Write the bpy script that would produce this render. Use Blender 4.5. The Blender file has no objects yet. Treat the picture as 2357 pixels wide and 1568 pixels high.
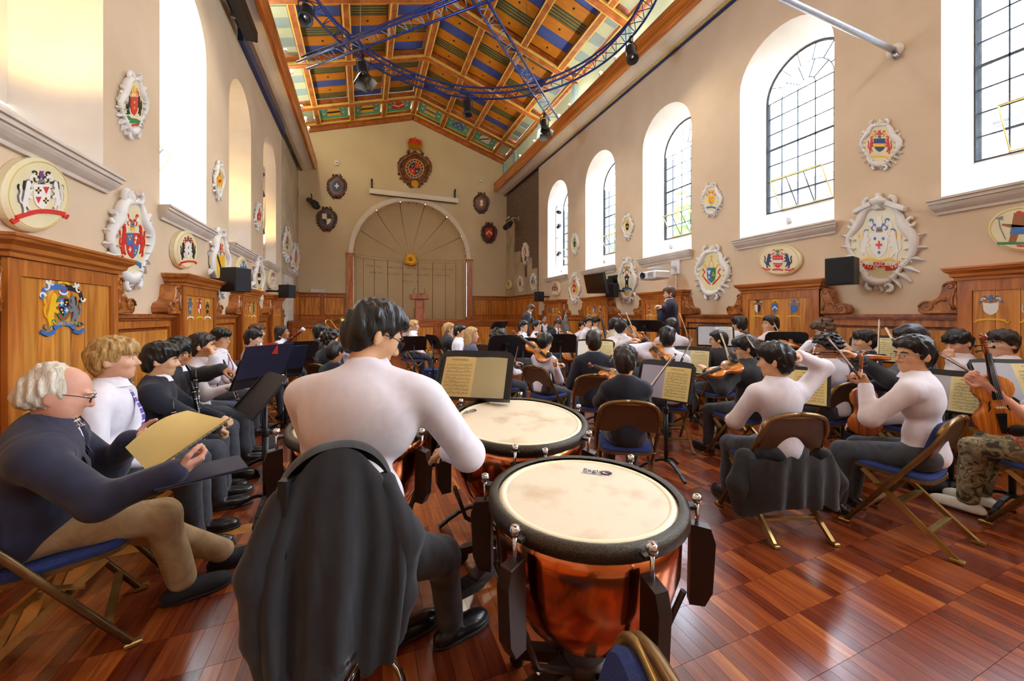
import bpy, bmesh, math, random
import numpy as np
from mathutils import Vector, Matrix, noise as mnoise

# ---------------------------------------------------------------- camera, sky, exposure
F, CX, HZ, VX, H = 865.0, 1178.5, 726.0, 838.0, 1.45      # photograph taken as 2357 x 1568
PSI = math.atan((CX - VX) / F); SN, CS = math.sin(PSI), math.cos(PSI)
DL, DR, D, Y0 = -2.38, 6.43, 17.3, -4.6                    # hall: left wall, right wall, end wall, rear wall
scene = bpy.context.scene
COL = scene.collection
cam = bpy.data.cameras.new('camera'); camo = bpy.data.objects.new('camera', cam); COL.objects.link(camo)
camo.location = (0, 0, H); camo.rotation_euler = (math.pi / 2, 0, -PSI)
cam.sensor_width = 36; cam.lens = F / 2357 * 36; cam.shift_y = -(784 - HZ) / 2357
cam.clip_start = 0.05; cam.clip_end = 300
scene.camera = camo
vs = scene.view_settings
vs.view_transform = 'Standard'; vs.look = 'None'; vs.gamma = 1.0; vs.use_curve_mapping = False
vs.exposure = 0.6
cy = scene.cycles
cy.max_bounces = 7; cy.diffuse_bounces = 4; cy.glossy_bounces = 3; cy.transmission_bounces = 4; cy.transparent_max_bounces = 8
cy.caustics_reflective = False; cy.caustics_refractive = False; cy.sample_clamp_indirect = 6.0; cy.blur_glossy = 0.6
cy.use_denoising = True
cy.use_light_tree = True
world = bpy.data.worlds.new('world'); scene.world = world; world.use_nodes = True
wn = world.node_tree; wn.nodes.clear()
wo = wn.nodes.new('ShaderNodeOutputWorld'); wb = wn.nodes.new('ShaderNodeBackground')
wb.inputs[0].default_value = (0.80, 0.90, 1.0, 1); wb.inputs[1].default_value = 22.0
wn.links.new(wb.outputs[0], wo.inputs[0])
def sun(name, rot, energy, col, ang):
    l = bpy.data.lights.new(name, 'SUN'); l.energy = energy; l.color = col; l.angle = ang
    o = bpy.data.objects.new(name, l); COL.objects.link(o); o.rotation_euler = rot; return o
sun('sun', (math.radians(38), 0, math.radians(200)), 3.0, (1, 0.95, 0.86), 0.03)

# pixel of the photograph -> point on a plane of the place
def ray(px, py):
    a = (px - CX) / F; return (SN + a * CS, CS - a * SN, (HZ - py) / F)
def onx(px, py, X):
    r = ray(px, py); t = X / r[0]; return Vector((X, r[1] * t, H + r[2] * t))
def ony(px, py, Y):
    r = ray(px, py); t = Y / r[1]; return Vector((r[0] * t, Y, H + r[2] * t))
def onz(px, py, Z=0.0):
    r = ray(px, py); t = (Z - H) / r[2]; return Vector((r[0] * t, r[1] * t, Z))
def atd(px, py, d):
    r = ray(px, py); return Vector((r[0] * d, r[1] * d, H + r[2] * d))
def pixof(p):
    d = p[0] * SN + p[1] * CS; return (CX + (p[0] * CS - p[1] * SN) / d * F, HZ - (p[2] - H) / d * F, d)
# ---------------------------------------------------------------- helpers
R = math.radians
pi = math.pi
def V(*a): return Vector(a if len(a) > 1 else a[0])
class MB:
    """collects geometry, then links it as ONE mesh object"""
    def __init__(s): s.v = []; s.f = []; s.m = []; s.s = []; s.M = None
    def add(s, vs, fs, mi=0, sm=False):
        b = len(s.v)
        if s.M is not None: vs = [s.M @ Vector(p) for p in vs]
        s.v += [tuple(p) for p in vs]
        for f in fs: s.f.append([b + i for i in f]); s.m.append(mi); s.s.append(sm)
        return s
    def box(s, x0, x1, y0, y1, z0, z1, mi=0, bev=0.0):
        if bev > 0:
            b = bev; vs = []; 
            for (z, i) in ((z0, b), (z0 + b, 0), (z1 - b, 0), (z1, b)):
                vs += [(x0 + i, y0 + i, z), (x1 - i, y0 + i, z), (x1 - i, y1 - i, z), (x0 + i, y1 - i, z)]
            fs = [(3, 2, 1, 0), (12, 13, 14, 15)]
            for k in range(3):
                for j in range(4):
                    fs.append((k * 4 + j, k * 4 + (j + 1) % 4, k * 4 + 4 + (j + 1) % 4, k * 4 + 4 + j))
            return s.add(vs, fs, mi)
        return s.add([(x0, y0, z0), (x1, y0, z0), (x1, y1, z0), (x0, y1, z0), (x0, y0, z1), (x1, y0, z1), (x1, y1, z1), (x0, y1, z1)],
                     [(3, 2, 1, 0), (4, 5, 6, 7), (0, 1, 5, 4), (1, 2, 6, 5), (2, 3, 7, 6), (3, 0, 4, 7)], mi)
    def obox(s, c, a, b, d, mi=0):
        c, a, b, d = V(c), V(a), V(b), V(d)
        vs = [c + a * i + b * j + d * k for k in (-1, 1) for (i, j) in ((-1, -1), (1, -1), (1, 1), (-1, 1))]
        return s.add(vs, [(3, 2, 1, 0), (4, 5, 6, 7), (0, 1, 5, 4), (1, 2, 6, 5), (2, 3, 7, 6), (3, 0, 4, 7)], mi)
    def bar(s, p, q, w, h, up=(0, 0, 1), mi=0):
        p, q = V(p), V(q); d = (q - p); u = V(up); x = d.cross(u)
        if x.length < 1e-6: x = d.cross(V(1, 0, 0))
        x.normalize(); y = x.cross(d).normalized()
        return s.obox((p + q) / 2, d / 2, x * w / 2, y * h / 2, mi)
    def tube(s, pts, r, n=8, closed=False, cap=True, mi=0, sm=True, flat=None):
        pts = [V(p) for p in pts]; k = len(pts)
        rs = r if isinstance(r, (list, tuple)) else [r] * k
        vs = []; up = None
        for i, p in enumerate(pts):
            if closed: t = pts[(i + 1) % k] - pts[i - 1]
            else: t = pts[min(i + 1, k - 1)] - pts[max(i - 1, 0)]
            if t.length < 1e-9: t = V(0, 0, 1)
            t.normalize()
            if up is None:
                up = V(0, 0, 1) if abs(t.z) < 0.9 else V(1, 0, 0)
                if flat is not None: up = V(flat)
            x = t.cross(up)
            if x.length < 1e-6: x = t.cross(V(0, 1, 0))
            x.normalize(); y = x.cross(t).normalized(); up = y
            for j in range(n):
                a = 2 * pi * j / n; vs.append(p + x * (math.cos(a) * rs[i]) + y * (math.sin(a) * rs[i]))
        fs = []
        for i in range(k if closed else k - 1):
            b0 = i * n; b1 = ((i + 1) % k) * n
            for j in range(n): fs.append((b0 + j, b0 + (j + 1) % n, b1 + (j + 1) % n, b1 + j))
        s.add(vs, fs, mi, sm)
        if cap and not closed:
            b = len(s.v) - n * k
            s.f.append([b + j for j in reversed(range(n))]); s.f.append([b + (k - 1) * n + j for j in range(n)]); s.m += [mi, mi]; s.s += [False, False]
        return s
    def cyl(s, p, q, r, r2=None, n=14, mi=0, cap=True): return s.tube([p, q], [r, r if r2 is None else r2], n, cap=cap, mi=mi)
    def lathe(s, prof, n=20, c=(0, 0, 0), mi=0, sm=True, ax=None, arc=2 * pi, cap=True):
        """prof: (radius, height); axis +z of the frame ax (Matrix) at c"""
        vs = []; full = abs(arc - 2 * pi) < 1e-6; m = n if full else n + 1
        for r, z in prof:
            for j in range(m):
                a = arc * j / n; vs.append(V(r * math.cos(a), r * math.sin(a), z))
        if ax is not None: vs = [ax @ p for p in vs]
        c = V(c); vs = [p + c for p in vs]; fs = []
        for i in range(len(prof) - 1):
            for j in range(n):
                fs.append((i * m + j, i * m + (j + 1) % m, (i + 1) * m + (j + 1) % m, (i + 1) * m + j))
        s.add(vs, fs, mi, sm)
        b = len(s.v) - len(vs)
        if full and cap:
            if prof[0][0] > 1e-5: s.f.append([b + j for j in reversed(range(m))]); s.m.append(mi); s.s.append(False)
            if prof[-1][0] > 1e-5: s.f.append([b + (len(prof) - 1) * m + j for j in range(m)]); s.m.append(mi); s.s.append(False)
        return s
    def ball(s, c, r, n=10, k=7, mi=0, ax=None):
        if not isinstance(r, (tuple, list)): r = (r, r, r)
        vs = []; fs = []; c = V(c)
        for i in range(k + 1):
            t = pi * i / k
            for j in range(n):
                a = 2 * pi * j / n
                p = V(r[0] * math.sin(t) * math.cos(a), r[1] * math.sin(t) * math.sin(a), r[2] * math.cos(t))
                vs.append((ax @ p if ax is not None else p) + c)
        for i in range(k):
            for j in range(n): fs.append((i * n + j, (i + 1) * n + j, (i + 1) * n + (j + 1) % n, i * n + (j + 1) % n))
        return s.add(vs, fs, mi, True)
    def prism(s, poly, o, u, v, w, d0=0.0, d1=0.01, bev=0.0, mi=0, back=False):
        """polygon in (u,v) at origin o, extruded along w from d0 to d1, front edge bevelled inwards"""
        o, u, v, w = V(o), V(u), V(v), V(w); n = len(poly)
        ar = sum(poly[i][0] * poly[(i + 1) % n][1] - poly[(i + 1) % n][0] * poly[i][1] for i in range(n))
        if ar < 0: poly = poly[::-1]
        rings = [(poly, d0)]
        if bev > 0:
            cx = sum(p[0] for p in poly) / n; cyy = sum(p[1] for p in poly) / n
            ins = []
            for i in range(n):
                a, b, c = poly[i - 1], poly[i], poly[(i + 1) % n]
                e1 = (b[0] - a[0], b[1] - a[1]); e2 = (c[0] - b[0], c[1] - b[1])
                l1 = math.hypot(*e1) or 1; l2 = math.hypot(*e2) or 1
                nx = -(e1[1] / l1 + e2[1] / l2); ny = (e1[0] / l1 + e2[0] / l2); ln = math.hypot(nx, ny) or 1
                ins.append((b[0] + nx / ln * bev, b[1] + ny / ln * bev))
            rings += [(poly, d1 - min(bev, (d1 - d0) * .6)), (ins, d1)]
        else: rings += [(poly, d1)]
        vs = []; fs = []
        for pl, dd in rings: vs += [o + u * p[0] + v * p[1] + w * dd for p in pl]
        for k in range(len(rings) - 1):
            for i in range(n): fs.append((k * n + i, k * n + (i + 1) % n, (k + 1) * n + (i + 1) % n, (k + 1) * n + i))
        fs.append([(len(rings) - 1) * n + i for i in range(n)])
        if back: fs.append([i for i in reversed(range(n))])
        if u.cross(v).dot(w) < 0: fs = [tuple(reversed(f)) for f in fs]
        return s.add(vs, fs, mi)
    def mould(s, prof, p, q, a, b, mi=0, cap=True, miter=(0, 0), sm=False):
        """profile of (a,b) offsets swept straight from p to q; miter shifts ends along the run per unit of a"""
        p, q, a, b = V(p), V(q), V(a), V(b); t = (q - p).normalized(); n = len(prof)
        vs = [p + a * x + b * y - t * (x * miter[0]) for x, y in prof] + [q + a * x + b * y + t * (x * miter[1]) for x, y in prof]
        fs = [(i, i + 1, n + i + 1, n + i) for i in range(n - 1)] + [(n - 1, 0, n, 2 * n - 1)]
        if cap: fs += [tuple(range(n - 1, -1, -1)), tuple(range(n, 2 * n))]
        if a.cross(b).dot(t) < 0: fs = [tuple(reversed(f)) for f in fs]
        return s.add(vs, fs, mi, sm)
    def grid(s, rows, mi=0, sm=True, closed=False):
        k = len(rows); n = len(rows[0]); vs = [p for r in rows for p in r]
        fs = [(i * n + j, i * n + (j + 1) % n, (i + 1) * n + (j + 1) % n, (i + 1) * n + j) for i in range(k - 1) for j in range(n if closed else n - 1)]
        return s.add(vs, fs, mi, sm)
    def build(s, name, mat=None, parent=None, loc=None):
        me = bpy.data.meshes.new(name); me.from_pydata(s.v, [], s.f)
        mats = mat if isinstance(mat, (list, tuple)) else [mat]
        for m in mats:
            if m is not None: me.materials.append(MT(m) if isinstance(m, str) else m)
        me.polygons.foreach_set('use_smooth', s.s)
        if len(mats) > 1: me.polygons.foreach_set('material_index', s.m)
        me.update()
        return obj(name, me, parent, loc)
def obj(name, me, parent=None, loc=None):
    o = bpy.data.objects.new(name, me); COL.objects.link(o)
    if loc is not None: o.location = loc
    if parent is not None:
        o.parent = parent
    return o
def tag(o, label=None, cat=None, group=None, kind=None):
    if label: o['label'] = label
    if cat: o['category'] = cat
    if group: o['group'] = group
    if kind: o['kind'] = kind
    return o
def thing(name, label, cat, loc=(0, 0, 0), rz=0.0, group=None):
    o = bpy.data.objects.new(name, None); COL.objects.link(o); o.location = loc; o.rotation_euler = (0, 0, rz)
    o.empty_display_size = 0.05
    return tag(o, label, cat, group)
def struct(name, mb, mat, parent=None):
    o = mb.build(name, mat, parent)
    if parent is None: o['kind'] = 'structure'
    return o
KIDS = {}
def copy_tree(o, loc=None, rz=None, label=None, parent=None):
    c = o.copy(); COL.objects.link(c)
    if parent is not None: c.parent = parent; c.matrix_parent_inverse = o.matrix_parent_inverse
    if loc is not None: c.location = loc
    if rz is not None: c.rotation_euler = (0, 0, rz)
    if label: c['label'] = label
    for ch in list(o.children): copy_tree(ch, parent=c)
    return c
GLYPH = {}
def text(name, s, mat, parent, o, u, v, size, extrude=0.002, align='CENTER', spacing=1.0, w=None):
    """flat lettering built as a mesh: origin o, reading along u, up along v"""
    key = (s, size, align, extrude, spacing)
    if key not in GLYPH:
        c = bpy.data.curves.new(name, 'FONT'); c.body = s; c.size = size; c.align_x = align; c.extrude = extrude
        c.space_character = spacing; c.resolution_u = 2
        t = bpy.data.objects.new(name, c)
        me = t.to_mesh(); GLYPH[key] = me.copy(); t.to_mesh_clear(); bpy.data.objects.remove(t); bpy.data.curves.remove(c)
    me = GLYPH[key].copy()
    me.materials.clear(); me.materials.append(MT(mat) if isinstance(mat, str) else mat)
    u, v = V(u).normalized(), V(v).normalized(); w = u.cross(v)
    M = Matrix(((u.x, v.x, w.x, o[0]), (u.y, v.y, w.y, o[1]), (u.z, v.z, w.z, o[2]), (0, 0, 0, 1)))
    me.transform(M); me.name = name
    return obj(name, me, parent)

# ---------------------------------------------------------------- materials (all procedural)
MATS = {}
def srgb(r, g, b):
    f = lambda c: (c / 255 / 12.92) if c <= 10 else ((c / 255 + 0.055) / 1.055) ** 2.4
    return (f(r), f(g), f(b), 1)
def MT(n): return MATS[n]
def newmat(name):
    m = bpy.data.materials.new(name); m.use_nodes = True; MATS[name] = m
    nt = m.node_tree; b = nt.nodes['Principled BSDF']; return m, nt, b
def nd(nt, t, **kw):
    n = nt.nodes.new('ShaderNode' + t)
    for k, v in kw.items():
        if k.startswith('i_'): n.inputs[k[2:].replace('_', ' ')].default_value = v
        else: setattr(n, k, v)
    return n
def ramp(nt, stops, interp='LINEAR'):
    n = nt.nodes.new('ShaderNodeValToRGB'); cr = n.color_ramp; cr.interpolation = interp
    while len(cr.elements) < len(stops): cr.elements.new(0.5)
    for e, (p, c) in zip(cr.elements, stops): e.position = p; e.color = c
    return n
def pm(name, c, rough=0.5, c2=None, scale=8.0, metal=0.0, bump=0.0, bscale=40.0, stretch=(1, 1, 1), coat=0.0, spec=0.5, detail=4.0, sss=0.0, sheen=0.0, var=0.0, emit=None, trans=0.0, ior=1.45, alpha=1.0):
    """plain procedural material: two colours mixed by stretched noise, noise bump"""
    m, nt, b = newmat(name); L = nt.links
    b.inputs['Roughness'].default_value = rough; b.inputs['Metallic'].default_value = metal
    b.inputs['Specular IOR Level'].default_value = spec; b.inputs['Coat Weight'].default_value = coat; b.inputs['Coat Roughness'].default_value = 0.12
    b.inputs['Base Color'].default_value = c; b.inputs['IOR'].default_value = ior
    if trans: b.inputs['Transmission Weight'].default_value = trans
    if sheen: b.inputs['Sheen Weight'].default_value = sheen
    if sss: b.inputs['Subsurface Weight'].default_value = sss; b.inputs['Subsurface Radius'].default_value = (0.012, 0.005, 0.003); b.inputs['Subsurface Scale'].default_value = 1.0
    if emit: b.inputs['Emission Color'].default_value = emit[0]; b.inputs['Emission Strength'].default_value = emit[1]
    if c2 is not None or bump or var:
        tc = nd(nt, 'TexCoord'); mp = nd(nt, 'Mapping'); mp.inputs['Scale'].default_value = stretch; L.new(tc.outputs['Object'], mp.inputs['Vector'])
    if c2 is not None:
        no = nd(nt, 'TexNoise', i_Scale=scale, i_Detail=detail); L.new(mp.outputs[0], no.inputs['Vector'])
        r = ramp(nt, [(0.32, c), (0.68, c2)]); L.new(no.outputs['Fac'], r.inputs[0]); out = r.outputs[0]
        if var:
            oi = nd(nt, 'ObjectInfo'); hs = nd(nt, 'HueSaturation'); ma = nd(nt, 'MapRange'); ma.inputs['To Min'].default_value = 1 - var; ma.inputs['To Max'].default_value = 1 + var
            L.new(oi.outputs['Random'], ma.inputs['Value']); L.new(ma.outputs[0], hs.inputs['Value']); L.new(out, hs.inputs['Color']); out = hs.outputs[0]
        L.new(out, b.inputs['Base Color'])
    if bump:
        n2 = nd(nt, 'TexNoise', i_Scale=bscale, i_Detail=3.0); L.new(mp.outputs[0], n2.inputs['Vector'])
        bp = nd(nt, 'Bump'); bp.inputs['Strength'].default_value = bump; bp.inputs['Distance'].default_value = 0.01
        L.new(n2.outputs['Fac'], bp.inputs['Height']); L.new(bp.outputs[0], b.inputs['Normal'])
    return m
def wood(name, ca, cb, cc, rough=0.32, stretch=(9, 9, 0.8), coat=0.25, var=0.12, sc=1.6):
    m, nt, b = newmat(name); L = nt.links
    tc = nd(nt, 'TexCoord'); oi = nd(nt, 'ObjectInfo'); ad = nd(nt, 'VectorMath', operation='ADD'); mp = nd(nt, 'Mapping'); mp.inputs['Scale'].default_value = stretch
    sc_ = nd(nt, 'VectorMath', operation='SCALE'); L.new(oi.outputs['Random'], sc_.inputs['Scale']); sc_.inputs[0].default_value = (37, 19, 23)
    L.new(tc.outputs['Object'], ad.inputs[0]); L.new(sc_.outputs[0], ad.inputs[1]); L.new(ad.outputs[0], mp.inputs['Vector'])
    n1 = nd(nt, 'TexNoise', i_Scale=sc, i_Detail=5.0, i_Distortion=0.9); L.new(mp.outputs[0], n1.inputs['Vector'])
    r = ramp(nt, [(0.28, ca), (0.5, cb), (0.74, cc)]); L.new(n1.outputs['Fac'], r.inputs[0])
    hs = nd(nt, 'HueSaturation'); ma = nd(nt, 'MapRange'); ma.inputs['To Min'].default_value = 1 - var; ma.inputs['To Max'].default_value = 1 + var
    L.new(oi.outputs['Random'], ma.inputs['Value']); L.new(ma.outputs[0], hs.inputs['Value']); L.new(r.outputs[0], hs.inputs['Color'])
    L.new(hs.outputs[0], b.inputs['Base Color'])
    n2 = nd(nt, 'TexNoise', i_Scale=sc * 7, i_Detail=3.0); L.new(mp.outputs[0], n2.inputs['Vector'])
    mr = nd(nt, 'MapRange'); mr.inputs['To Min'].default_value = rough - 0.06; mr.inputs['To Max'].default_value = rough + 0.1
    L.new(n2.outputs['Fac'], mr.inputs['Value']); L.new(mr.outputs[0], b.inputs['Roughness'])
    b.inputs['Coat Weight'].default_value = coat; b.inputs['Coat Roughness'].default_value = 0.18
    return m
S = srgb
pm('plaster', S(222, 199, 170), 0.85, S(211, 187, 157), 1.2, bump=0.12, bscale=9)
pm('plaster_gable', S(214, 196, 160), 0.85, S(206, 186, 150), 0.8, bump=0.05)
pm('reveal', S(236, 230, 222), 0.8, S(228, 220, 210), 2.0, bump=0.1, bscale=14)
pm('stucco_old', S(200, 184, 150), 0.9, S(170, 154, 124), 1.4, bump=0.4, bscale=12)
pm('stone', S(222, 212, 200), 0.75, S(208, 196, 182), 3.0, bump=0.15, bscale=30)
pm('white_trim', S(232, 222, 206), 0.55, S(224, 212, 196), 2.0)
pm('recess', S(206, 186, 146), 0.75, S(198, 176, 136), 1.0)
pm('relief', S(238, 237, 234), 0.6, S(226, 224, 220), 7.0, bump=0.25, bscale=60)
pm('cream_field', S(233, 222, 182), 0.45, S(226, 213, 170), 4.0, coat=0.1)
pm('gold', S(214, 160, 40), 0.32, S(180, 120, 24), 30, metal=0.75, bump=0.2, bscale=120)
pm('crest_red', S(205, 44, 30), 0.42); pm('crest_blue', S(58, 110, 180), 0.42); pm('crest_yellow', S(238, 184, 36), 0.4)
pm('crest_white', S(236, 232, 224), 0.45); pm('crest_black', S(24, 24, 26), 0.42); pm('crest_green', S(40, 128, 72), 0.42)
pm('crest_navy', S(30, 52, 104), 0.4); pm('crest_grey', S(120, 122, 130), 0.45); pm('crest_purple', S(110, 60, 130), 0.45); pm('crest_brown', S(150, 90, 40), 0.45)
pm('crest_teal', S(70, 176, 160), 0.5, S(96, 196, 180), 6)
wood('wood_panel', S(150, 82, 24), S(200, 126, 44), S(230, 164, 76))
wood('wood_frame', S(134, 68, 20), S(178, 100, 34), S(208, 132, 54), stretch=(9, 9, 0.8))
wood('wood_rail', S(136, 70, 22), S(180, 102, 36), S(210, 134, 56), stretch=(9, 0.8, 9))
wood('wood_railx', S(112, 54, 18), S(150, 78, 28), S(184, 106, 44), stretch=(0.8, 9, 9))
wood('wood_dark', S(92, 40, 12), S(132, 62, 20), S(160, 84, 32))
wood('wood_carved', S(100, 50, 14), S(158, 88, 30), S(204, 134, 58), stretch=(4, 4, 4), rough=0.25, coat=0.5)
wood('wood_crest', S(70, 34, 14), S(112, 62, 28), S(158, 98, 50), stretch=(5, 5, 5), rough=0.3, coat=0.4)
wood('wood_darkcrest', S(48, 22, 14), S(78, 38, 24), S(106, 56, 36), stretch=(5, 5, 5), rough=0.35, coat=0.3)
wood('roof_beam', S(128, 62, 22), S(166, 90, 36), S(190, 114, 52), stretch=(2, 2, 2), coat=0.05, rough=0.5)
wood('fascia', S(150, 76, 22), S(196, 112, 40), S(222, 146, 66), stretch=(6, 0.5, 6))
wood('lectern_wood', S(120, 64, 40), S(166, 100, 70), S(190, 124, 92))
pm('beam_gilt', S(222, 196, 110), 0.5, S(206, 176, 90), 5)
pm('board_orange', S(198, 128, 30), 0.55, S(180, 110, 22), 3, stretch=(1, 6, 1), var=0.06)
pm('board_blue', S(66, 88, 170), 0.65, S(58, 78, 156), 40, bump=0.3, bscale=160, var=0.06)
pm('board_olive', S(146, 128, 66), 0.6, S(120, 108, 60), 4, var=0.05)
pm('olive_line', S(64, 70, 52), 0.6)
pm('pale_green', S(206, 224, 204), 0.6, S(198, 218, 198), 3)
pm('pale_blue', S(160, 190, 206), 0.6, S(152, 182, 200), 3)
pm('black_metal', S(22, 22, 24), 0.42, S(28, 28, 30), 20, bump=0.05)
pm('black_plastic', S(30, 30, 34), 0.5, S(36, 36, 40), 30)
pm('speaker_cloth', S(34, 34, 38), 0.9, S(44, 44, 48), 200, bump=0.3, bscale=400)
pm('truss_blue', S(38, 52, 120), 0.35, S(46, 62, 134), 12, metal=0.55)
pm('truss_bright', S(150, 176, 222), 0.3, S(120, 146, 200), 12, metal=0.6)
pm('chrome', S(220, 220, 222), 0.12, metal=1.0)
pm('steel', S(170, 172, 176), 0.28, S(150, 152, 156), 20, metal=0.9)
pm('brass', S(206, 170, 90), 0.25, S(180, 140, 66), 10, metal=0.95)
pm('white_plastic', S(236, 236, 236), 0.4, S(228, 228, 230), 20)
pm('screen_black', S(10, 9, 10), 0.12, spec=0.6)
pm('alu_white', S(210, 216, 222), 0.3, S(198, 204, 212), 12, metal=0.5)
pm('lead', S(52, 54, 60), 0.5, S(66, 68, 72), 20, metal=0.3)
pm('stone_grey', S(150, 152, 156), 0.9, S(112, 114, 122), 10, bump=0.5, bscale=30)
def glass(name, tint=(0.9, 0.95, 1, 1)):
    m, nt, b = newmat(name); L = nt.links; out = nt.nodes['Material Output']
    tr = nd(nt, 'BsdfTransparent'); tr.inputs[0].default_value = tint; gl = nd(nt, 'BsdfGlossy'); gl.inputs['Roughness'].default_value = 0.03
    mx = nd(nt, 'MixShader'); mx.inputs[0].default_value = 0.07
    L.new(tr.outputs[0], mx.inputs[1]); L.new(gl.outputs[0], mx.inputs[2]); L.new(mx.outputs[0], out.inputs['Surface']); return m
glass('pane_glass'); glass('lens_glass', (0.97, 0.97, 0.97, 1))
pm('lamp_glow', (1, 1, 1, 1), 0.5, emit=((1, 0.86, 0.6, 1), 60.0))
def brick(name, c1, c2, mortar, scale, bw=0.5, rh=0.25, ms=0.02, vec='Object', rot=(0, 0, 0), bump=0.5, rough=0.85):
    m, nt, b = newmat(name); L = nt.links
    tc = nd(nt, 'TexCoord'); mp = nd(nt, 'Mapping'); mp.inputs['Rotation'].default_value = rot; L.new(tc.outputs[vec], mp.inputs['Vector'])
    br = nd(nt, 'TexBrick'); br.inputs['Color1'].default_value = c1; br.inputs['Color2'].default_value = c2; br.inputs['Mortar'].default_value = mortar
    br.inputs['Scale'].default_value = scale; br.inputs['Brick Width'].default_value = bw; br.inputs['Row Height'].default_value = rh; br.inputs['Mortar Size'].default_value = ms
    L.new(mp.outputs[0], br.inputs['Vector']); L.new(br.outputs['Color'], b.inputs['Base Color']); b.inputs['Roughness'].default_value = rough
    bp = nd(nt, 'Bump'); bp.inputs['Strength'].default_value = bump; bp.inputs['Distance'].default_value = 0.01; bp.invert = True
    L.new(br.outputs['Fac'], bp.inputs['Height']); L.new(bp.outputs[0], b.inputs['Normal']); return m
brick('brick_dark', S(112, 84, 66), S(92, 68, 54), S(150, 132, 108), 4.0, rot=(0, R(90), R(90)))
brick('brick_out', S(120, 116, 118), S(100, 98, 104), S(160, 158, 156), 3.0, rot=(0, R(90), R(90)))
brick('tile_out', S(176, 130, 118), S(160, 116, 106), S(120, 96, 92), 3.0, rot=(0, 0, R(90)))
# ---------------------------------------------------------------- the hall
WC = [1.56 + 2.59 * i for i in range(-2, 5)]        # window centres along the hall
WHW, ZS, ZSP = 0.745, 2.84, 5.51                    # opening: half width, sill, springing
GE, GHW, GZ0, GZS = 0.65, 0.68, 3.36, 5.39          # glass plane: depth, half width, foot, springing
XR = (DL + DR) / 2; ZE, ZR = 8.96, 10.34            # ridge line, eaves, ridge height
def arch(c, hw, zs, n=16): return [(c + hw * math.cos(pi * i / n), zs + hw * math.sin(pi * i / n)) for i in range(n + 1)]
def arched_wall(X, sg, ya, yb, z1, centres):
    m = MB(); y = ya
    q = lambda a, b, c, d, mi=0: m.add([a, b, c, d], [(0, 1, 2, 3)], mi)
    for c in centres:
        q((X, y, -.06), (X, c - WHW, -.06), (X, c - WHW, z1), (X, y, z1))
        q((X, c - WHW, -.06), (X, c + WHW, -.06), (X, c + WHW, ZS), (X, c - WHW, ZS))
        A = arch(c, WHW, ZSP); G = arch(c, GHW, GZS); Xg = X + sg * GE
        for (a, b), (g, h) in zip(zip(A, A[1:]), zip(G, G[1:])):
            q((X, a[0], a[1]), (X, b[0], b[1]), (X, b[0], z1), (X, a[0], z1))
            m.add([(X, a[0], a[1]), (X, b[0], b[1]), (Xg, h[0], h[1]), (Xg, g[0], g[1])], [(0, 1, 2, 3)], 1, True)
        for s in (-1, 1):
            q((X, c + s * WHW, ZS), (X, c + s * WHW, ZSP), (Xg, c + s * GHW, GZS), (Xg, c + s * GHW, GZ0), 1)
        q((X, c - WHW, ZS), (X, c + WHW, ZS), (Xg, c + GHW, GZ0), (Xg, c - GHW, GZ0), 1)
        y = c + WHW
    q((X, y, -.06), (X, yb, -.06), (X, yb, z1), (X, y, z1))
    return m
YB = 13.45
struct('wall_right', arched_wall(DR, 1, Y0, YB, ZE, WC), ['plaster', 'reveal'])
struct('wall_left', arched_wall(DL, -1, Y0, YB, ZE, WC), ['plaster', 'reveal'])
m = MB(); m.add([(DR, YB, 0), (DR + .1, YB, 0), (DR + .1, YB, ZE), (DR, YB, ZE), (DR + .1, D, 0), (DR + .1, D, ZE)], [(0, 1, 2, 3), (1, 4, 5, 2)])
wrb = struct('wall_right_brick', m, 'brick_dark')
m = MB(); m.add([(DL, YB, 0), (DL - .1, YB, 0), (DL - .1, YB, ZE), (DL, YB, ZE), (DL - .1, D, 0), (DL - .1, D, ZE)], [(0, 1, 2, 3), (1, 4, 5, 2)])
struct('wall_left_stucco', m, 'stucco_old')
def slab(pts, X, mat, t, name='stucco_patch', par=None):   # flat slab on a side wall, outline in photograph pixels
    P = [onx(px, py, X) for px, py in pts]; o = V(X, 0, 0); sg = -1 if X > 0 else 1
    return MB().prism([(p.y, p.z) for p in P], o, (0, 1, 0), (0, 0, 1), (sg, 0, 0), 0, t, 0.004).build(name, mat, par)
XB = DR + .1
slab([(1165, 505), (1172, 497), (1180, 503), (1186, 520), (1183, 612), (1165, 640)], XB, 'stucco_old', 0.03, par=wrb)
slab([(1165, 690), (1165, 640), (1183, 612), (1183, 582), (1199, 578), (1199, 604), (1213, 602), (1213, 596), (1225, 592), (1225, 620), (1238, 616), (1238, 690)], XB, 'stucco_old', 0.035, par=wrb)
MB().box(XB - .05, XB - .002, onx(1215, 640, XB).y, onx(1210, 640, XB).y, 3.1, 4.0).build('slit_window', 'brick_dark', wrb)

# end wall with the arched recess
AX0, AX1, AZ = -0.42, 4.5, 4.08                       # recess jambs, springing
ac, ar = (AX0 + AX1) / 2, (AX1 - AX0) / 2
m = MB(); q = lambda *p, mi=0: m.add(p, [(0, 1, 2, 3)], mi)
q((DL - .1, D, 0), (AX0, D, 0), (AX0, D, ZE), (DL - .1, D, ZE)); q((AX1, D, 0), (DR + .1, D, 0), (DR + .1, D, ZE), (AX1, D, ZE))
A = arch(ac, ar, AZ, 24)
for a, b in zip(A, A[1:]): q((a[0], D, a[1]), (b[0], D, b[1]), (b[0], D, ZE), (a[0], D, ZE))
m.add([(DL - .1, D, ZE), (DR + .1, D, ZE), (XR, D, ZR + .15)], [(0, 1, 2)])
q((AX0, D, 0), (AX1, D, 0), (AX1, D, 1.2), (AX0, D, 1.2))
wback = struct('wall_back', m, 'plaster_gable')
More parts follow.
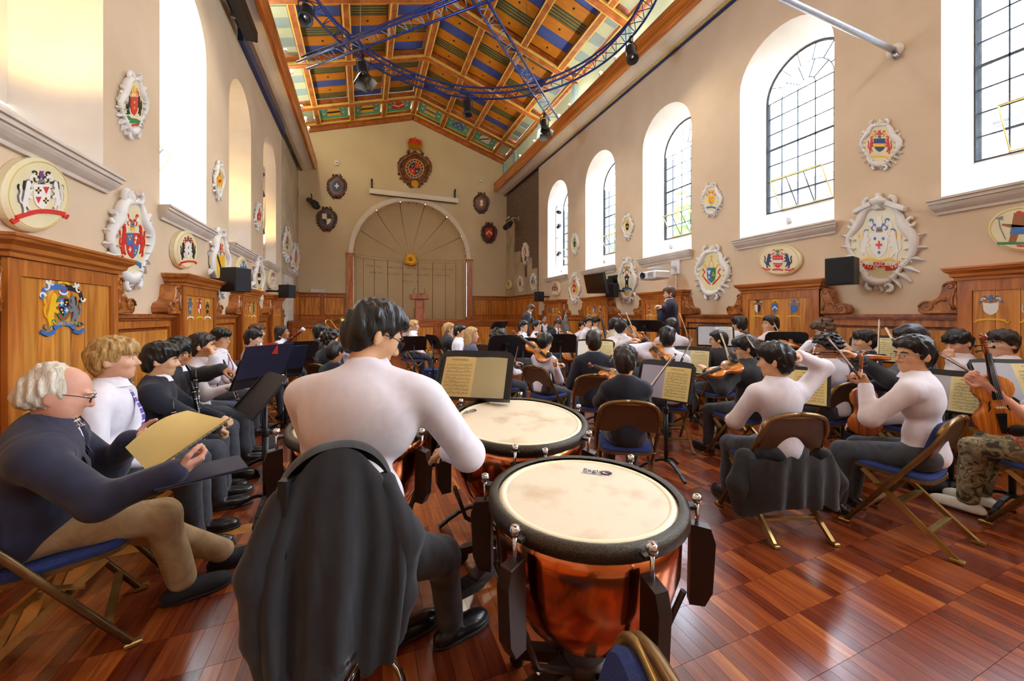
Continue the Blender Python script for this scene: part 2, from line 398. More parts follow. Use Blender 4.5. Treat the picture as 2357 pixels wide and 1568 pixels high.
struct('wall_rear', MB().add([(DL, Y0, 0), (DR, Y0, 0), (DR, Y0, ZE), (XR, Y0, ZR + .2), (DL, Y0, ZE)], [(0, 1, 2, 3, 4)]), 'plaster')
DEP = 1.0
def apse(b, z): return V(ac - ar * math.cos(b), D + DEP * math.sin(b), z)
m = MB()                                              # backing behind the recess panels
m.grid([[apse(pi * j / 20, z) + V(0, .03, 0) for j in range(21)] for z in (1.2, AZ)])
m.grid([[V(ac + ar * math.sin(al) * math.cos(be), D + .03 + DEP * math.cos(al), AZ + ar * math.sin(al) * math.sin(be)) for be in [pi * j / 20 for j in range(21)]] for al in [pi / 2 * i / 8 for i in range(9)]])
wrec = struct('wall_recess', m, 'wood_dark')
NP = 11
for k in range(NP):                                   # upright panels
    b0 = pi * k / NP + .006; b1 = pi * (k + 1) / NP - .006
    MB().grid([[apse(b0 + (b1 - b0) * j / 4, z) for j in range(5)] for z in (1.22, AZ - .1)]).build('recess_panel', 'recess', wrec)
for k in range(7):                                    # rays of the half dome
    b0 = pi * (k - .12 + .2 * 0) / 7 if k else 0.0; b1 = pi * (k + 1) / 7
    b0 = pi * k / 7 + .006; b1 = pi * (k + 1) / 7 - .006
    MB().grid([[V(ac + ar * math.sin(al) * math.cos(b0 + (b1 - b0) * j / 6), D + DEP * math.cos(al), AZ + ar * math.sin(al) * math.sin(b0 + (b1 - b0) * j / 6)) for j in range(7)] for al in [.02 + (pi / 2 - .02) * i / 8 for i in range(9)]]).build('dome_panel', 'recess', wrec)
m = MB(); 
for zz in (AZ - .09, AZ + .02): m.tube([apse(pi * j / 24, zz) - V(0, .012, 0) for j in range(25)], 0.018, 6)
m.grid([[apse(pi * j / 24, z) - V(0, .004, 0) for j in range(25)] for z in (AZ - .08, AZ + .01)])
m.build('string_course', 'recess', wrec)
# moulded archivolt
prof = [(0.0, 0.0), (0.03, 0.03), (0.06, 0.035), (0.10, 0.05), (0.16, 0.055), (0.2, 0.04), (0.2, 0.0)]
m = MB()
rows = []
for i in range(41):
    t = pi * i / 40; rows.append([V(ac + (ar + a) * math.cos(t), D - b, AZ + (ar + a) * math.sin(t)) for a, b in prof])
m.grid(rows, sm=False); m.build('trim_1', 'white_trim')['kind'] = 'structure'
for x0, x1 in ((AX0 - .28, AX0 + .02), (AX1 - .02, AX1 + .28)):
    t = thing('pilaster', 'brown wooden pilaster with moulded capital at the %s side of the arched recess' % ('left' if x0 < 1 else 'right'), 'pilaster', (x0, D, 1.27))
    t['kind'] = 'structure'
    w = x1 - x0
    MB().box(0.03, w - .03, -.10, 0, .12, AZ - 1.27 - .14, bev=.004).build('shaft', 'wood_frame', t)
    MB().box(0, w, -.13, 0, 0, .12, bev=.01).build('base', 'wood_frame', t)
    MB().box(0.01, w - .01, -.12, 0, AZ - 1.41, AZ - 1.33).box(-.03, w + .03, -.15, 0, AZ - 1.33, AZ - 1.27, bev=.012).build('capital', 'wood_frame', t)
# stage
YS, ZST = 14.6, 1.27
struct('stage_floor', MB().box(DL, DR, YS - .04, D + DEP, ZST - .06, ZST), 'wood_railx')
m = MB().box(DL, DR, YS, YS + .05, 0, ZST - .06); sf = struct('stage_front', m, 'wood_dark')
nb = 7
for k in range(nb):
    x0 = DL + .1 + k * (DR - DL - .2) / nb; x1 = DL + .1 + (k + 1) * (DR - DL - .2) / nb
    t = MB(); w = .12
    t.box(x0, x1, YS - .02, YS, ZST - .24, ZST - .07).box(x0, x1, YS - .02, YS, 0, .18).box(x0, x0 + w, YS - .02, YS, .18, ZST - .24).box(x1 - w, x1, YS - .02, YS, .18, ZST - .24)
    t.build('panel_frame', 'wood_railx', sf)
    MB().box(x0 + w + .04, x1 - w - .04, YS - .012, YS, .22, ZST - .28, bev=.008).build('stage_panel', 'wood_panel', sf)
# panelling behind the stage and along the right end
def dado(name, p, q, z0, z1, n, nrm, mp='wood_panel', t=0.03, rail=0.09):
    """framed panelling from p to q (xy), n panels, standing out along nrm"""
    p, q, nn = V(p[0], p[1], 0), V(q[0], q[1], 0), V(nrm[0], nrm[1], 0); u = (q - p); L = u.length; u.normalize()
    B = lambda a0, a1, c0, c1, d0, d1, mm: mm.obox(p + u * ((a0 + a1) / 2) + nn * ((d0 + d1) / 2) + V(0, 0, (c0 + c1) / 2), u * ((a1 - a0) / 2), nn * ((d1 - d0) / 2), V(0, 0, (c1 - c0) / 2))
    back = B(0, L, z0, z1, 0, t * .4, MB()); o = struct(name, back, 'wood_dark')
    fr = MB(); B(0, L, z1 - .14, z1 - .02, t * .4, t, fr); B(0, L, z0, z0 + .16, t * .4, t, fr)
    w = L / n
    for k in range(n + 1):
        a = k * w; B(max(0, a - rail / 2), min(L, a + rail / 2), z0 + .16, z1 - .14, t * .4, t, fr)
    fr.build('panel_frame', 'wood_frame', o)
    cap = MB(); B(0, L, z1 - .03, z1 + .015, 0, t + .05, cap); B(0, L, z1 - .055, z1 - .03, 0, t + .025, cap); cap.build('cap_rail', 'wood_railx', o)
    for k in range(n):
        B(k * w + rail / 2 + .03, (k + 1) * w - rail / 2 - .03, z0 + .2, z1 - .18, t * .4, t * .8, MB()).build('wood_panel', mp, o)
    return o
ZD2 = 2.36
dado('panelling_back_left', (DL - .1, D - .002), (AX0 - .3, D - .002), ZST, ZD2, 2, (0, -1))
dado('panelling_back_right', (AX1 + .3, D - .002), (DR + .1, D - .002), ZST, ZD2, 2, (0, -1))
dado('panelling_right', (XB - .04, YB + .02), (XB - .04, YS - .06), 0, ZD2 - .03, 2, (-1, 0))
dado('panelling_right_stage', (XB - .04, YS - .04), (XB - .04, D - .06), ZST, ZD2 - .03, 4, (-1, 0))
dado('panelling_left_stage', (DL - .06, YS + 1.0), (DL - .06, D - .06), ZST, ZD2, 2, (1, 0))

# floor: ladder parquet, inlaid lines, strips built one by one where they can be told apart
def floor_mat():
    m, nt, b = newmat('parquet'); L = nt.links
    g = nd(nt, 'NewGeometry'); oi = nd(nt, 'ObjectInfo'); ad = nd(nt, 'Math', operation='ADD'); fr = nd(nt, 'Math', operation='FRACT')
    L.new(g.outputs['Random Per Island'], ad.inputs[0]); L.new(oi.outputs['Random'], ad.inputs[1]); L.new(ad.outputs[0], fr.inputs[0])
    tc = nd(nt, 'TexCoord'); wp = nd(nt, 'VectorMath', operation='MULTIPLY'); wp.inputs[1].default_value = (60, 5, 1); L.new(g.outputs['Position'], wp.inputs[0])
    off = nd(nt, 'VectorMath', operation='SCALE'); off.inputs[0].default_value = (13, 31, 7); L.new(fr.outputs[0], off.inputs['Scale'])
    sm = nd(nt, 'VectorMath', operation='ADD'); L.new(wp.outputs[0], sm.inputs[0]); L.new(off.outputs[0], sm.inputs[1])
    n1 = nd(nt, 'TexNoise', i_Scale=0.55, i_Detail=4.0, i_Distortion=0.5); L.new(sm.outputs[0], n1.inputs['Vector'])
    r = ramp(nt, [(0.0, S(84, 30, 16)), (0.3, S(112, 46, 24)), (0.6, S(134, 62, 30)), (0.85, S(156, 80, 36)), (1.0, S(186, 108, 48))])
    mx = nd(nt, 'Math', operation='MULTIPLY_ADD'); mx.inputs[1].default_value = 0.75; L.new(fr.outputs[0], mx.inputs[0])
    n2 = nd(nt, 'Math', operation='MULTIPLY_ADD'); n2.inputs[1].default_value = 0.9; n2.inputs[2].default_value = -0.33; L.new(n1.outputs['Fac'], n2.inputs[0]); L.new(n2.outputs[0], mx.inputs[2])
    L.new(mx.outputs[0], r.inputs[0]); L.new(r.outputs[0], b.inputs['Base Color'])
    n3 = nd(nt, 'TexNoise', i_Scale=3.0, i_Detail=3.0); L.new(g.outputs['Position'], n3.inputs['Vector'])
    mr = nd(nt, 'MapRange'); mr.inputs['To Min'].default_value = 0.17; mr.inputs['To Max'].default_value = 0.30; L.new(n3.outputs['Fac'], mr.inputs['Value']); L.new(mr.outputs[0], b.inputs['Roughness'])
    b.inputs['Coat Weight'].default_value = 0.5; b.inputs['Coat Roughness'].default_value = 0.16; b.inputs['Specular IOR Level'].default_value = 0.5
floor_mat()
pm('floor_joint', S(46, 20, 12), 0.7)
pm('inlay', S(196, 132, 56), 0.3, S(178, 112, 42), 4, stretch=(1, 1, 1), coat=0.3)
fl = struct('floor', MB().box(DL - .1, DR + .1, Y0, D, -.06, -.004), 'floor_joint')
PW, PL = 0.068, 0.2365
INL = [(6.52, 6.62, DL, DR), (6.86, 6.96, DL, DR), (2.98, 3.1, DL, -.2)]
INLX = [(-1.56, -1.46)]
def inlaid(x, y): return any(a - PL * .5 < y < b + PL * .5 and c <= x <= d for a, b, c, d in INL) or any(a - PW * .5 < x < b + PW * .5 for a, b in INLX)
rng = random.Random(4)
cand = []
nx0, nx1 = int((DL + .02) / PW), int((DR - .02) / PW); ny0, ny1 = int(-0.2 / PL), int((YS - .3) / PL)
for j in range(ny0, ny1):
    for i in range(nx0, nx1):
        x, y = (i + .5) * PW, (j + .5) * PL + .01
        if x < DL + .05 or x > DR - .05 : continue
        cand.append((x, y))
def vis(c):
    p = pixof((c[0], c[1], 0))
    if p[2] < .3 or not (-20 < p[0] < 2377 and 850 < p[1] < 1580): return 1e9
    free = (p[0] > 1590 and p[1] > 1210) or (930 < p[0] < 1120 and 1180 < p[1] < 1568) or (p[0] < 600 and p[1] > 1330) or (1560 < p[0] and p[1] > 1400)
    return p[2] + (0 if free else 4)
order = sorted(cand, key=vis); own = order[:290]; rest = order[290:]
m = MB().box(-PW / 2 + .0008, PW / 2 - .0008, -PL / 2 + .0008, PL / 2 - .0008, -.004, 0)
me0 = None
for x, y in own:
    if me0 is None: o = m.build('floor_strip', 'parquet', fl, (x, y, 0)); me0 = o.data
    else: obj('floor_strip', me0, fl, (x, y, 0))
vv = np.array([(-1, -1, -.004), (1, -1, -.004), (1, 1, -.004), (-1, 1, -.004), (-1, -1, 0), (1, -1, 0), (1, 1, 0), (-1, 1, 0)], float)
vv[:, 0] *= PW / 2 - .0008; vv[:, 1] *= PL / 2 - .0008
ff = np.array([(4, 5, 6, 7), (0, 1, 5, 4), (1, 2, 6, 5), (2, 3, 7, 6), (3, 0, 4, 7)])
C_ = np.array([(x, y, 0) for x, y in rest]); n_ = len(C_)
vs_ = (C_[:, None, :] + vv[None]).reshape(-1, 3); fs_ = (ff[None] + 8 * np.arange(n_)[:, None, None]).reshape(-1, 4)
me = bpy.data.meshes.new('parquet_field'); me.from_pydata(vs_.tolist(), [], fs_.tolist()); me.materials.append(MT('parquet'))
pf = obj('parquet_field', me, fl); pf['kind'] = 'stuff'
for a, b, c, d in INL: MB().box(c + .05, d - .05, a, b, -.004, .0008).build('inlay_strip', 'inlay', fl)
for a, b in INLX: MB().box(a, b, -.5, 6.5, -.004, 0.0012).build('inlay_strip', 'inlay', fl)

# windows
def window(n, X, sg, c, full=True):
    Xg = X + sg * (GE - .01); bar = MB(); hw = GHW
    o_ = V(Xg, c, 0); P = lambda u, z, d=0: V(Xg - sg * d, c + u, z)
    A = [P(hw, GZ0)] + [P(y - c, z) for y, z in arch(c, hw - .01, GZS, 20)] + [P(-hw, GZ0)]
    fr = MB().tube([P(hw - .01, GZ0)] + A[1:-1] + [P(-hw + .01, GZ0)], 0.022, 4, closed=True, sm=False)
    w = struct('window_%d' % n, fr, 'lead')
    cols = [-hw, -.408, -.136, .136, .408, hw]; rows = [GZ0 + (GZS - GZ0) * k / 7 for k in range(8)]
    bb = lambda a, b, t=.014: MB().bar(a, b, t, .02, up=(sg, 0, 0)).build('glazing_bar', 'lead', w)
    for u in cols[1:-1]: bb(P(u, GZ0), P(u, GZS + (0 if abs(u) > .2 else .0)))
    for k, z in enumerate(rows[1:]): bb(P(-hw, z), P(hw, z), .034 if k in (3,) else .014)
    hop = (1, 4, 0, 2)                                  # hopper: columns 1-3, two lowest rows
    for k in range(5):
        for j in range(7):
            if full and hop[0] <= k < hop[1] and hop[2] <= j < hop[3]: continue
            MB().prism([(cols[k], rows[j]), (cols[k + 1], rows[j]), (cols[k + 1], rows[j + 1]), (cols[k], rows[j + 1])], o_, (0, 1, 0), (0, 0, 1), (-sg, 0, 0), -.002, .002, back=True).build('pane', 'pane_glass', w)
    for r0, r1, ns in ((.136, .408, 5), (.408, hw - .01, 7)):
        for k in range(ns):
            a0, a1 = pi * k / ns, pi * (k + 1) / ns
            pts = [(r0 * math.cos(a0 + (a1 - a0) * t / 3), GZS + r0 * math.sin(a0 + (a1 - a0) * t / 3)) for t in range(4)] + [(r1 * math.cos(a1 + (a0 - a1) * t / 3), GZS + r1 * math.sin(a1 + (a0 - a1) * t / 3)) for t in range(4)]
            MB().prism(pts, o_, (0, 1, 0), (0, 0, 1), (-sg, 0, 0), -.002, .002, back=True).build('pane', 'pane_glass', w)
            if k: bb(P(r0 * math.cos(a0), GZS + r0 * math.sin(a0)), P(r1 * math.cos(a0), GZS + r1 * math.sin(a0)), .012)
        MB().tube([P(r0 * math.cos(pi * t / 14), GZS + r0 * math.sin(pi * t / 14)) for t in range(15)], .008, 4).build('glazing_bar', 'lead', w)
    MB().prism([(.136 * math.cos(pi * t / 8), GZS + .136 * math.sin(pi * t / 8)) for t in range(9)], o_, (0, 1, 0), (0, 0, 1), (-sg, 0, 0), -.002, .002, back=True).build('pane', 'pane_glass', w)
    if full:                                            # the lowest light tilts into the room
        h0, h1 = rows[0] + .01, rows[2] - .01; ang = R(32); up = V(-sg * math.sin(ang), 0, math.cos(ang)); oo = V(Xg - sg * .03, c, h0)
        Q = lambda u, t: oo + V(0, u, 0) + up * t
        hf = MB().tube([Q(-.40, 0), Q(.40, 0), Q(.40, h1 - h0), Q(-.40, h1 - h0)], .014, 4, closed=True, sm=False).build('hopper_frame', 'beam_gilt', w)
        for u in (-.136, .136): MB().bar(Q(u, 0), Q(u, h1 - h0), .012, .012).build('hopper_bar', 'lead', hf)
        MB().bar(Q(-.4, (h1 - h0) / 2), Q(.4, (h1 - h0) / 2), .012, .012).build('hopper_bar', 'lead', hf)
        us = [-.40, -.136, .136, .40]
        for k in range(3):
            for j in range(2):
                t0, t1 = (h1 - h0) * j / 2, (h1 - h0) * (j + 1) / 2
                MB().add([Q(us[k], t0), Q(us[k + 1], t0), Q(us[k + 1], t1), Q(us[k], t1)], [(0, 1, 2, 3)]).build('hopper_pane', 'pane_glass', hf)
    m = MB(); kx = .05                                  # outer stone edge seen beside the glass
    for s in (-1, 1): m.box(Xg + sg * .02, Xg + sg * .3, c + s * hw - (.05 if s > 0 else 0), c + s * hw + (.05 if s < 0 else 0), GZ0, GZS) if sg > 0 else None
    if sg > 0: m.build('stone_jamb', 'stone_grey', w)
    return w
for n, c in enumerate(WC[2:]): window(n + 1, DR, 1, c, True)
window(6, DL, -1, WC[4], True)
def blind(c, X, sg, n):
    w = struct('window_%d' % n, MB().prism([(GHW, GZ0), *[(u - c, z) for u, z in arch(c, GHW, GZS)], (-GHW, GZ0)], V(X + sg * (GE - .01), c, 0), (0, 1, 0), (0, 0, 1), (-sg, 0, 0), 0, .02, back=True), 'reveal'); return w
for n, c in enumerate((WC[0], WC[1], WC[2], WC[3], WC[5], WC[6])): blind(c, DL, -1, 7 + n)
# sills
sp = [(0, 0), (.03, 0), (.035, .03), (.06, .05), (.085, .075), (.10, .10), (.10, .115), (.12, .12), (.12, .155), (.14, .16), (.14, .185), (0, .185)]
k = 1
for X, a in ((DR, (-1, 0, 0)), (DL, (1, 0, 0))):
    for c in WC[1:]:
        k += 1
        m = MB().mould(sp, (X, c - WHW - .02, ZS - .19), (X, c + WHW + .02, ZS - .19), a, (0, 0, 1), miter=(.45, .45))
        m.build('trim_%d' % k, 'stone')['kind'] = 'structure'
# cornice: soffit, gilt line, navy strip, fascia, pale frieze with pilasters
for X, s, side in ((DR, -1, 'right'), (DL, 1, 'left')):
    ya, yb = Y0, D - .002; a = (s, 0, 0); P0, P1 = (X, ya, 0), (X, yb, 0)
    m = MB()
    m.mould([(0, 7.30), (.03, 7.28), (.03, 7.34), (0, 7.36)], P0, P1, a, (0, 0, 1), mi=1)
    m.mould([(.03, 7.34), (.06, 7.34), (.06, 7.38), (.03, 7.4)], P0, P1, a, (0, 0, 1), mi=2)
    m.mould([(.06, 7.37), (.14, 7.36), (.22, 7.38), (.34, 7.44), (.44, 7.46), (.44, 7.50), (0, 7.50), (0, 7.4)], P0, P1, a, (0, 0, 1), mi=0, sm=False)
    c = m.build('trim_cornice_' + side, ['white_trim', 'crest_navy', 'beam_gilt']); c['kind'] = 'structure'
    MB().mould([(.44, 7.45), (.53, 7.42), (.56, 7.46), (.56, 7.52), (.54, 7.55), (.54, 7.76), (.57, 7.8), (.57, 7.84), (.50, 7.84), (.44, 7.80)], P0, P1, a, (0, 0, 1)).build('fascia', 'fascia', c)
    m = MB().mould([(0.0, 7.5), (.012, 7.5), (.012, ZE), (0, ZE)], P0, P1, a, (0, 0, 1)); m.build('frieze', 'pale_green', c)
    for y in [15.8 - 2.6 * i for i in range(7)] + [D - .12]:
        MB().box(X + s * .012 if s > 0 else X - .12, X + s * .12 if s > 0 else X - .012, y - .11, y + .11, 7.5, ZE - .05).build('pilaster_strip', 'pale_blue', c)
# roof: boards between beams
RL = math.hypot(XR - DL, ZR - ZE); tz = (ZR - ZE) / RL; tx = (XR - DL) / RL
cel = struct('ceiling', MB().add([(DL - .1, Y0, ZE + .45), (XR, Y0, ZR + .5), (XR, D, ZR + .5), (DL - .1, D, ZE + .45), (DR + .1, Y0, ZE + .45), (DR + .1, D, ZE + .45)], [(0, 1, 2, 3), (1, 4, 5, 2)]), 'wood_dark')
PUR = [0.0, 1.29, 2.58, 3.90, RL - .06]
RAF = [D - .12] + [15.8 - 2.6 * i for i in range(8)]
for s in (-1, 1):
    T = lambda t, y, h: V(XR + s * tx * t, y, ZR - tz * t + 0) + V(s * tz, 0, tx) * h
    ud, yd, hd = V(s * tx, 0, -tz), V(0, 1, 0), V(s * tz, 0, tx)
    for y in RAF:
        if y < Y0: continue
        m = MB().obox(T(RL / 2, y, .14), ud * RL / 2, yd * .085, hd * .14)
        for d in (-1, 1): m.obox(T(RL / 2, y + d * .105, .05), ud * RL / 2, yd * .024, hd * .03, 1)
        m.build('rafter', ['roof_beam', 'beam_gilt'], cel)
    for k, t in enumerate(PUR):
        for a, b in zip(RAF, RAF[1:]):
            if b < Y0: continue
            m = MB().obox(T(t, (a + b) / 2, .16), ud * .07, yd * ((a - b) / 2 - .1), hd * .14)
            for d in (-1, 1): m.obox(T(t + d * .085, (a + b) / 2, .05), ud * .02, yd * ((a - b) / 2 - .1), hd * .028, 1)
            m.build('purlin', ['roof_beam', 'beam_gilt'], cel)
    for bi, (a, b) in enumerate(zip(RAF, RAF[1:])):
        if a < 3: break
        if bi == 0: continue
        st = (a - b - .26) / 6
        for ci in range(4):
            t0, t1 = PUR[ci] + .1, PUR[ci + 1] - .09
            for j in range(6):
                y1 = a - .13 - j * st; y0 = y1 - st + .006
                if ci == 3: kind = 'pale_blue' if j % 2 else 'pale_green'; mats = [kind]
                else:
                    pt = (j + 2 * ci + bi * 2 + (0 if s < 0 else 1)) % 4
                    kind = ('board_blue', 'board_orange', 'board_olive', 'board_orange')[pt]; mats = [kind, 'olive_line'] if kind == 'board_olive' else [kind, 'black_metal']
                h = .27 if kind in ('board_orange', 'pale_green') else .285
                m = MB().obox(T((t0 + t1) / 2, (y0 + y1) / 2, h + .01), ud * ((t1 - t0) / 2), yd * ((y1 - y0) / 2), hd * .01)
                if kind == 'board_olive':
                    for g in range(4): m.obox(T((t0 + t1) / 2, y0 + (y1 - y0) * (g + .5) / 4, h - .002), ud * ((t1 - t0) / 2), yd * .022, hd * .004, 1)
                elif kind == 'board_orange': m.lathe([(.0, -.012), (.03, -.012), (.035, 0), (.035, .01)], 8, T((t0 + t1) / 2, (y0 + y1) / 2, h), 1, ax=Matrix((ud, yd, hd)).transposed())
                m.build('ceiling_board', mats, cel)
    # painted shields in the bay by the end wall
    a, b = RAF[0], RAF[1]
    for ci in range(4):
        t0, t1 = PUR[ci] + .1, PUR[ci + 1] - .09; y0, y1 = b + .14, a - .12
        pc = MB().obox(T((t0 + t1) / 2, (y0 + y1) / 2, .2), ud * ((t1 - t0) / 2), yd * ((y1 - y0) / 2), hd * .01).build('painted_panel', 'crest_teal' if ci < 3 else 'pale_green', cel)
        if ci == 3: continue
        fm = MB(); fr = lambda t, y, w, l: fm.obox(T(t, y, .185), ud * w, yd * l, hd * .012)
        fr(t0 + .03, (y0 + y1) / 2, .03, (y1 - y0) / 2); fr(t1 - .03, (y0 + y1) / 2, .03, (y1 - y0) / 2); fr((t0 + t1) / 2, y0 + .03, (t1 - t0) / 2, .03); fr((t0 + t1) / 2, y1 - .03, (t1 - t0) / 2, .03)
        fm.build('panel_moulding', 'beam_gilt', pc)
        CEILSH = globals().setdefault('CEILSH', []); CEILSH.append((pc, s, ci, T((t0 + t1) / 2, (y0 + y1) / 2, .188), ud.copy(), hd.copy()))
    MB().obox(T(RL / 2, D - .06, .05), ud * RL / 2, yd * .05, hd * .2).build('wall_plate', 'roof_beam', cel)

# light of the place: portals in the window openings guide the daylight
def portal(X, sg, c):
    l = bpy.data.lights.new('window_portal', 'AREA'); l.shape = 'RECTANGLE'; l.size = 1.36; l.size_y = 2.7; l.cycles.is_portal = True
    o = bpy.data.objects.new('window_portal', l); COL.objects.link(o); o.location = (X + sg * (GE + .05), c, 4.7)
    o.rotation_euler = (0, R(90) * sg, 0)
for c in WC: portal(DR, 1, c)
portal(DL, -1, WC[4])
def lamp(name, loc, energy, col=(1, .82, .55), size=.04, kind='POINT', aim=None, ang=60, blend=.6):
    l = bpy.data.lights.new(name, kind); l.energy = energy; l.color = col; l.shadow_soft_size = size
    if kind == 'SPOT': l.spot_size = R(ang); l.spot_blend = blend
    o = bpy.data.objects.new(name, l); COL.objects.link(o); o.location = loc
    if aim is not None: o.rotation_euler = (V(aim) - V(loc)).to_track_quat('-Z', 'Y').to_euler()
    return o
# ---------------------------------------------------------------- wainscot, tall panels, carved consoles
ZRAIL = H
PDEP, PHW, PTOP = 0.19, 0.60, 1.99
TALL = {}
ORD = ['nearest the camera', 'second', 'third', 'fourth', 'fifth']
def tall_panel(X, s, c, side, n):
    t = thing('tall_panel', 'tall wooden heraldry panel, number %s along the %s wall' % (['zero', 'one', 'two', 'three', 'four', 'five'][n], side), 'panel', (X, c, 0)); t['kind'] = 'structure'
    MB().box(0, s * (PDEP - .03), -PHW, PHW, 0, PTOP - .15).build('carcass', 'wood_dark', t)
    d0, d1 = s * (PDEP - .03), s * PDEP; w = .11
    fr = MB()
    for a, b in ((-PHW, -PHW + w), (PHW - w, PHW)): fr.box(d0, d1, a, b, 0, PTOP - .15, bev=.003)
    fr.box(d0, d1, -PHW + w, PHW - w, PTOP - .27, PTOP - .15).box(d0, d1, -PHW + w, PHW - w, 0, .2)
    fr.build('panel_frame', 'wood_frame', t)
    nb = 6; bw = (2 * PHW - 2 * w) / nb
    for k in range(nb):
        a = -PHW + w + k * bw
        MB().box(d0, s * (PDEP - .016), a + .0015, a + bw - .0015, .2, PTOP - .27, bev=.0015).build('board', 'wood_panel', t)
    pr = [(0, 0), (.02, 0), (.022, .03), (.045, .045), (.05, .075), (.085, .105), (.09, .125), (.10, .13), (.10, .15), (0, .15)]
    cz = PTOP - .15; cm = MB()
    cm.mould(pr, (d1, -PHW, cz), (d1, PHW, cz), (s, 0, 0), (0, 0, 1), miter=(1, 1))
    for e, dr in ((-PHW, -1), (PHW, 1)):
        cm.mould(pr, (0, e, cz), (d1, e, cz), (0, dr, 0), (0, 0, 1), miter=(0, 1), cap=True)
    cm.box(0, d1, -PHW, PHW, cz, PTOP - .002)
    cm.build('cornice', 'wood_rail', t)
    return t
def console(X, s, y, d, label):
    """carved scroll bracket on the rail, rising towards the tall panel; d = direction away from the panel"""
    t = thing('scroll_bracket', label, 'bracket', (X, y, ZRAIL + .017))
    S_ = [(0, 0), (.30, 0), (.33, .03), (.335, .08), (.31, .125), (.26, .15), (.21, .155), (.175, .18), (.15, .22), (.135, .27), (.13, .31), (.12, .35), (.09, .375), (.05, .38), (.02, .365), (0, .34)]
    MB().prism([(d * a, b) for a, b in S_], (0, 0, 0), (0, 1, 0), (0, 0, 1), (s, 0, 0), 0, .17, .012).build('scroll_body', 'wood_carved', t)
    f = s * .172
    for cc, r, tn in (((.25, .085), .075, 1.6), ((.065, .315), .05, 1.4)):
        MB().tube([(f, d * (cc[0] + r * (1 - q / 18) * math.cos(2 * pi * tn * q / 18)), cc[1] + r * (1 - q / 18) * math.sin(2 * pi * tn * q / 18)) for q in range(17)], [.013 * (1 - q / 24) for q in range(17)], 6).build('volute', 'wood_carved', t)
    lf = MB()
    for k in range(6):
        a = .5 + k * .28; b = V(f, d * .12, .1); L = .09
        lf.ball(b + V(0, d * math.cos(a) * L * .7, math.sin(a) * L * .8), (.012, .018, .03), 6, 4)
    lf.tube([(f, d * (.03 + .02 * math.sin(q)), .05 + q * .06) for q in range(5)], [.02, .018, .016, .012, .008], 6)
    lf.build('carved_leaf', 'wood_carved', t)['kind'] = 'stuff'
pw = ['beside the first tall panel', 'beside the second tall panel', 'beside the third tall panel', 'beside the fourth tall panel', 'beside the fifth tall panel']
for X, s, side in ((DR, -1, 'right'), (DL, 1, 'left')):
    a = Y0
    cs_ = [c - .05 for c in WC[1:]] if side == 'right' else [c - .02 for c in WC[1:]]
    for n, c in enumerate(cs_):
        TALL[side, n] = tall_panel(X, s, c, side, n)
        if c - PHW - a > .2:
            o = dado('wainscot', (X, a), (X, c - PHW - .004), 0, ZRAIL, 1, (s, 0), t=.07)
        a = c + PHW + .004
    dado('wainscot', (X, a), (X, YB - .02), 0, ZRAIL, 1, (s, 0), t=.07)
    for n, c in enumerate(cs_):
        if n == 0: continue
        for d in (-1, 1):
            if c + d * (PHW + .4) < .9: continue
            console(X, s, c + d * (PHW + .003), d, 'carved scroll bracket on the %s side of the %s tall panel, %s wall' % ('far' if d > 0 else 'near', ['first', 'second', 'third', 'fourth', 'fifth'][n - 1], side))
# door surround on the left beyond the panels
t = thing('door_surround', 'pale stone door surround with moulded head at the stage end of left wall', 'doorway', (DL - .1, 14.75, 0)); t['kind'] = 'structure'
m = MB()
for a, b in ((-1.0, -.72), (.3, .58)): MB().box(0, .14, a, b, 0, 2.5, bev=.01).build('jamb', 'stone', t)
MB().box(0, .14, -1.0, .58, 2.5, 2.78, bev=.01).build('lintel', 'stone', t)
MB().mould([(0, 0), (.16, 0), (.18, .04), (.24, .08), (.26, .12), (.28, .13), (.28, .17), (0, .17)], (0, -1.06, 2.78), (0, .64, 2.78), (1, 0, 0), (0, 0, 1), miter=(.3, .3)).build('cornice', 'stone', t)
MB().box(.002, .04, -.72, .3, 0, 2.5).build('door_leaf', 'stone', t)
# ---------------------------------------------------------------- heraldry
CM = ['crest_red', 'crest_blue', 'crest_yellow', 'crest_white', 'crest_black', 'crest_green', 'crest_navy', 'crest_grey', 'crest_purple', 'crest_brown', 'gold']
CI = {k: i for i, k in enumerate(['red', 'blue', 'yellow', 'white', 'black', 'green', 'navy', 'grey', 'purple', 'brown', 'gold'])}
LION = [(.30, 0), (.52, 0), (.48, .06), (.40, .10), (.46, .22), (.58, .18), (.70, .10), (.82, .10), (.80, .16), (.72, .20), (.62, .32), (.62, .44), (.72, .46), (.86, .42), (.98, .46), (.94, .52), (.80, .54), (.74, .60), (.88, .64), (1.0, .72), (.92, .76), (.78, .70), (.76, .80), (.84, .86), (.82, .94), (.70, 1.0), (.56, .98), (.48, .90), (.44, .78), (.36, .66), (.30, .50), (.22, .40), (.20, .26), (.28, .16)]
HEAT = [(-1, 1), (1, 1), (1, .1), (.92, -.3), (.7, -.65), (.4, -.87), (0, -1.05), (-.4, -.87), (-.7, -.65), (-.92, -.3), (-1, .1)]
OVAL = [(math.cos(2 * pi * k / 24), math.sin(2 * pi * k / 24)) for k in range(24)]
def clip(poly, ax, val, sg):
    out = []; n = len(poly); ins = lambda p: (p[ax] - val) * sg >= 0
    for i in range(n):
        a, b = poly[i - 1], poly[i]
        if ins(a) != ins(b):
            t = (val - a[ax]) / (b[ax] - a[ax]); out.append((a[0] + (b[0] - a[0]) * t, a[1] + (b[1] - a[1]) * t))
        if ins(b): out.append(b)
    return out
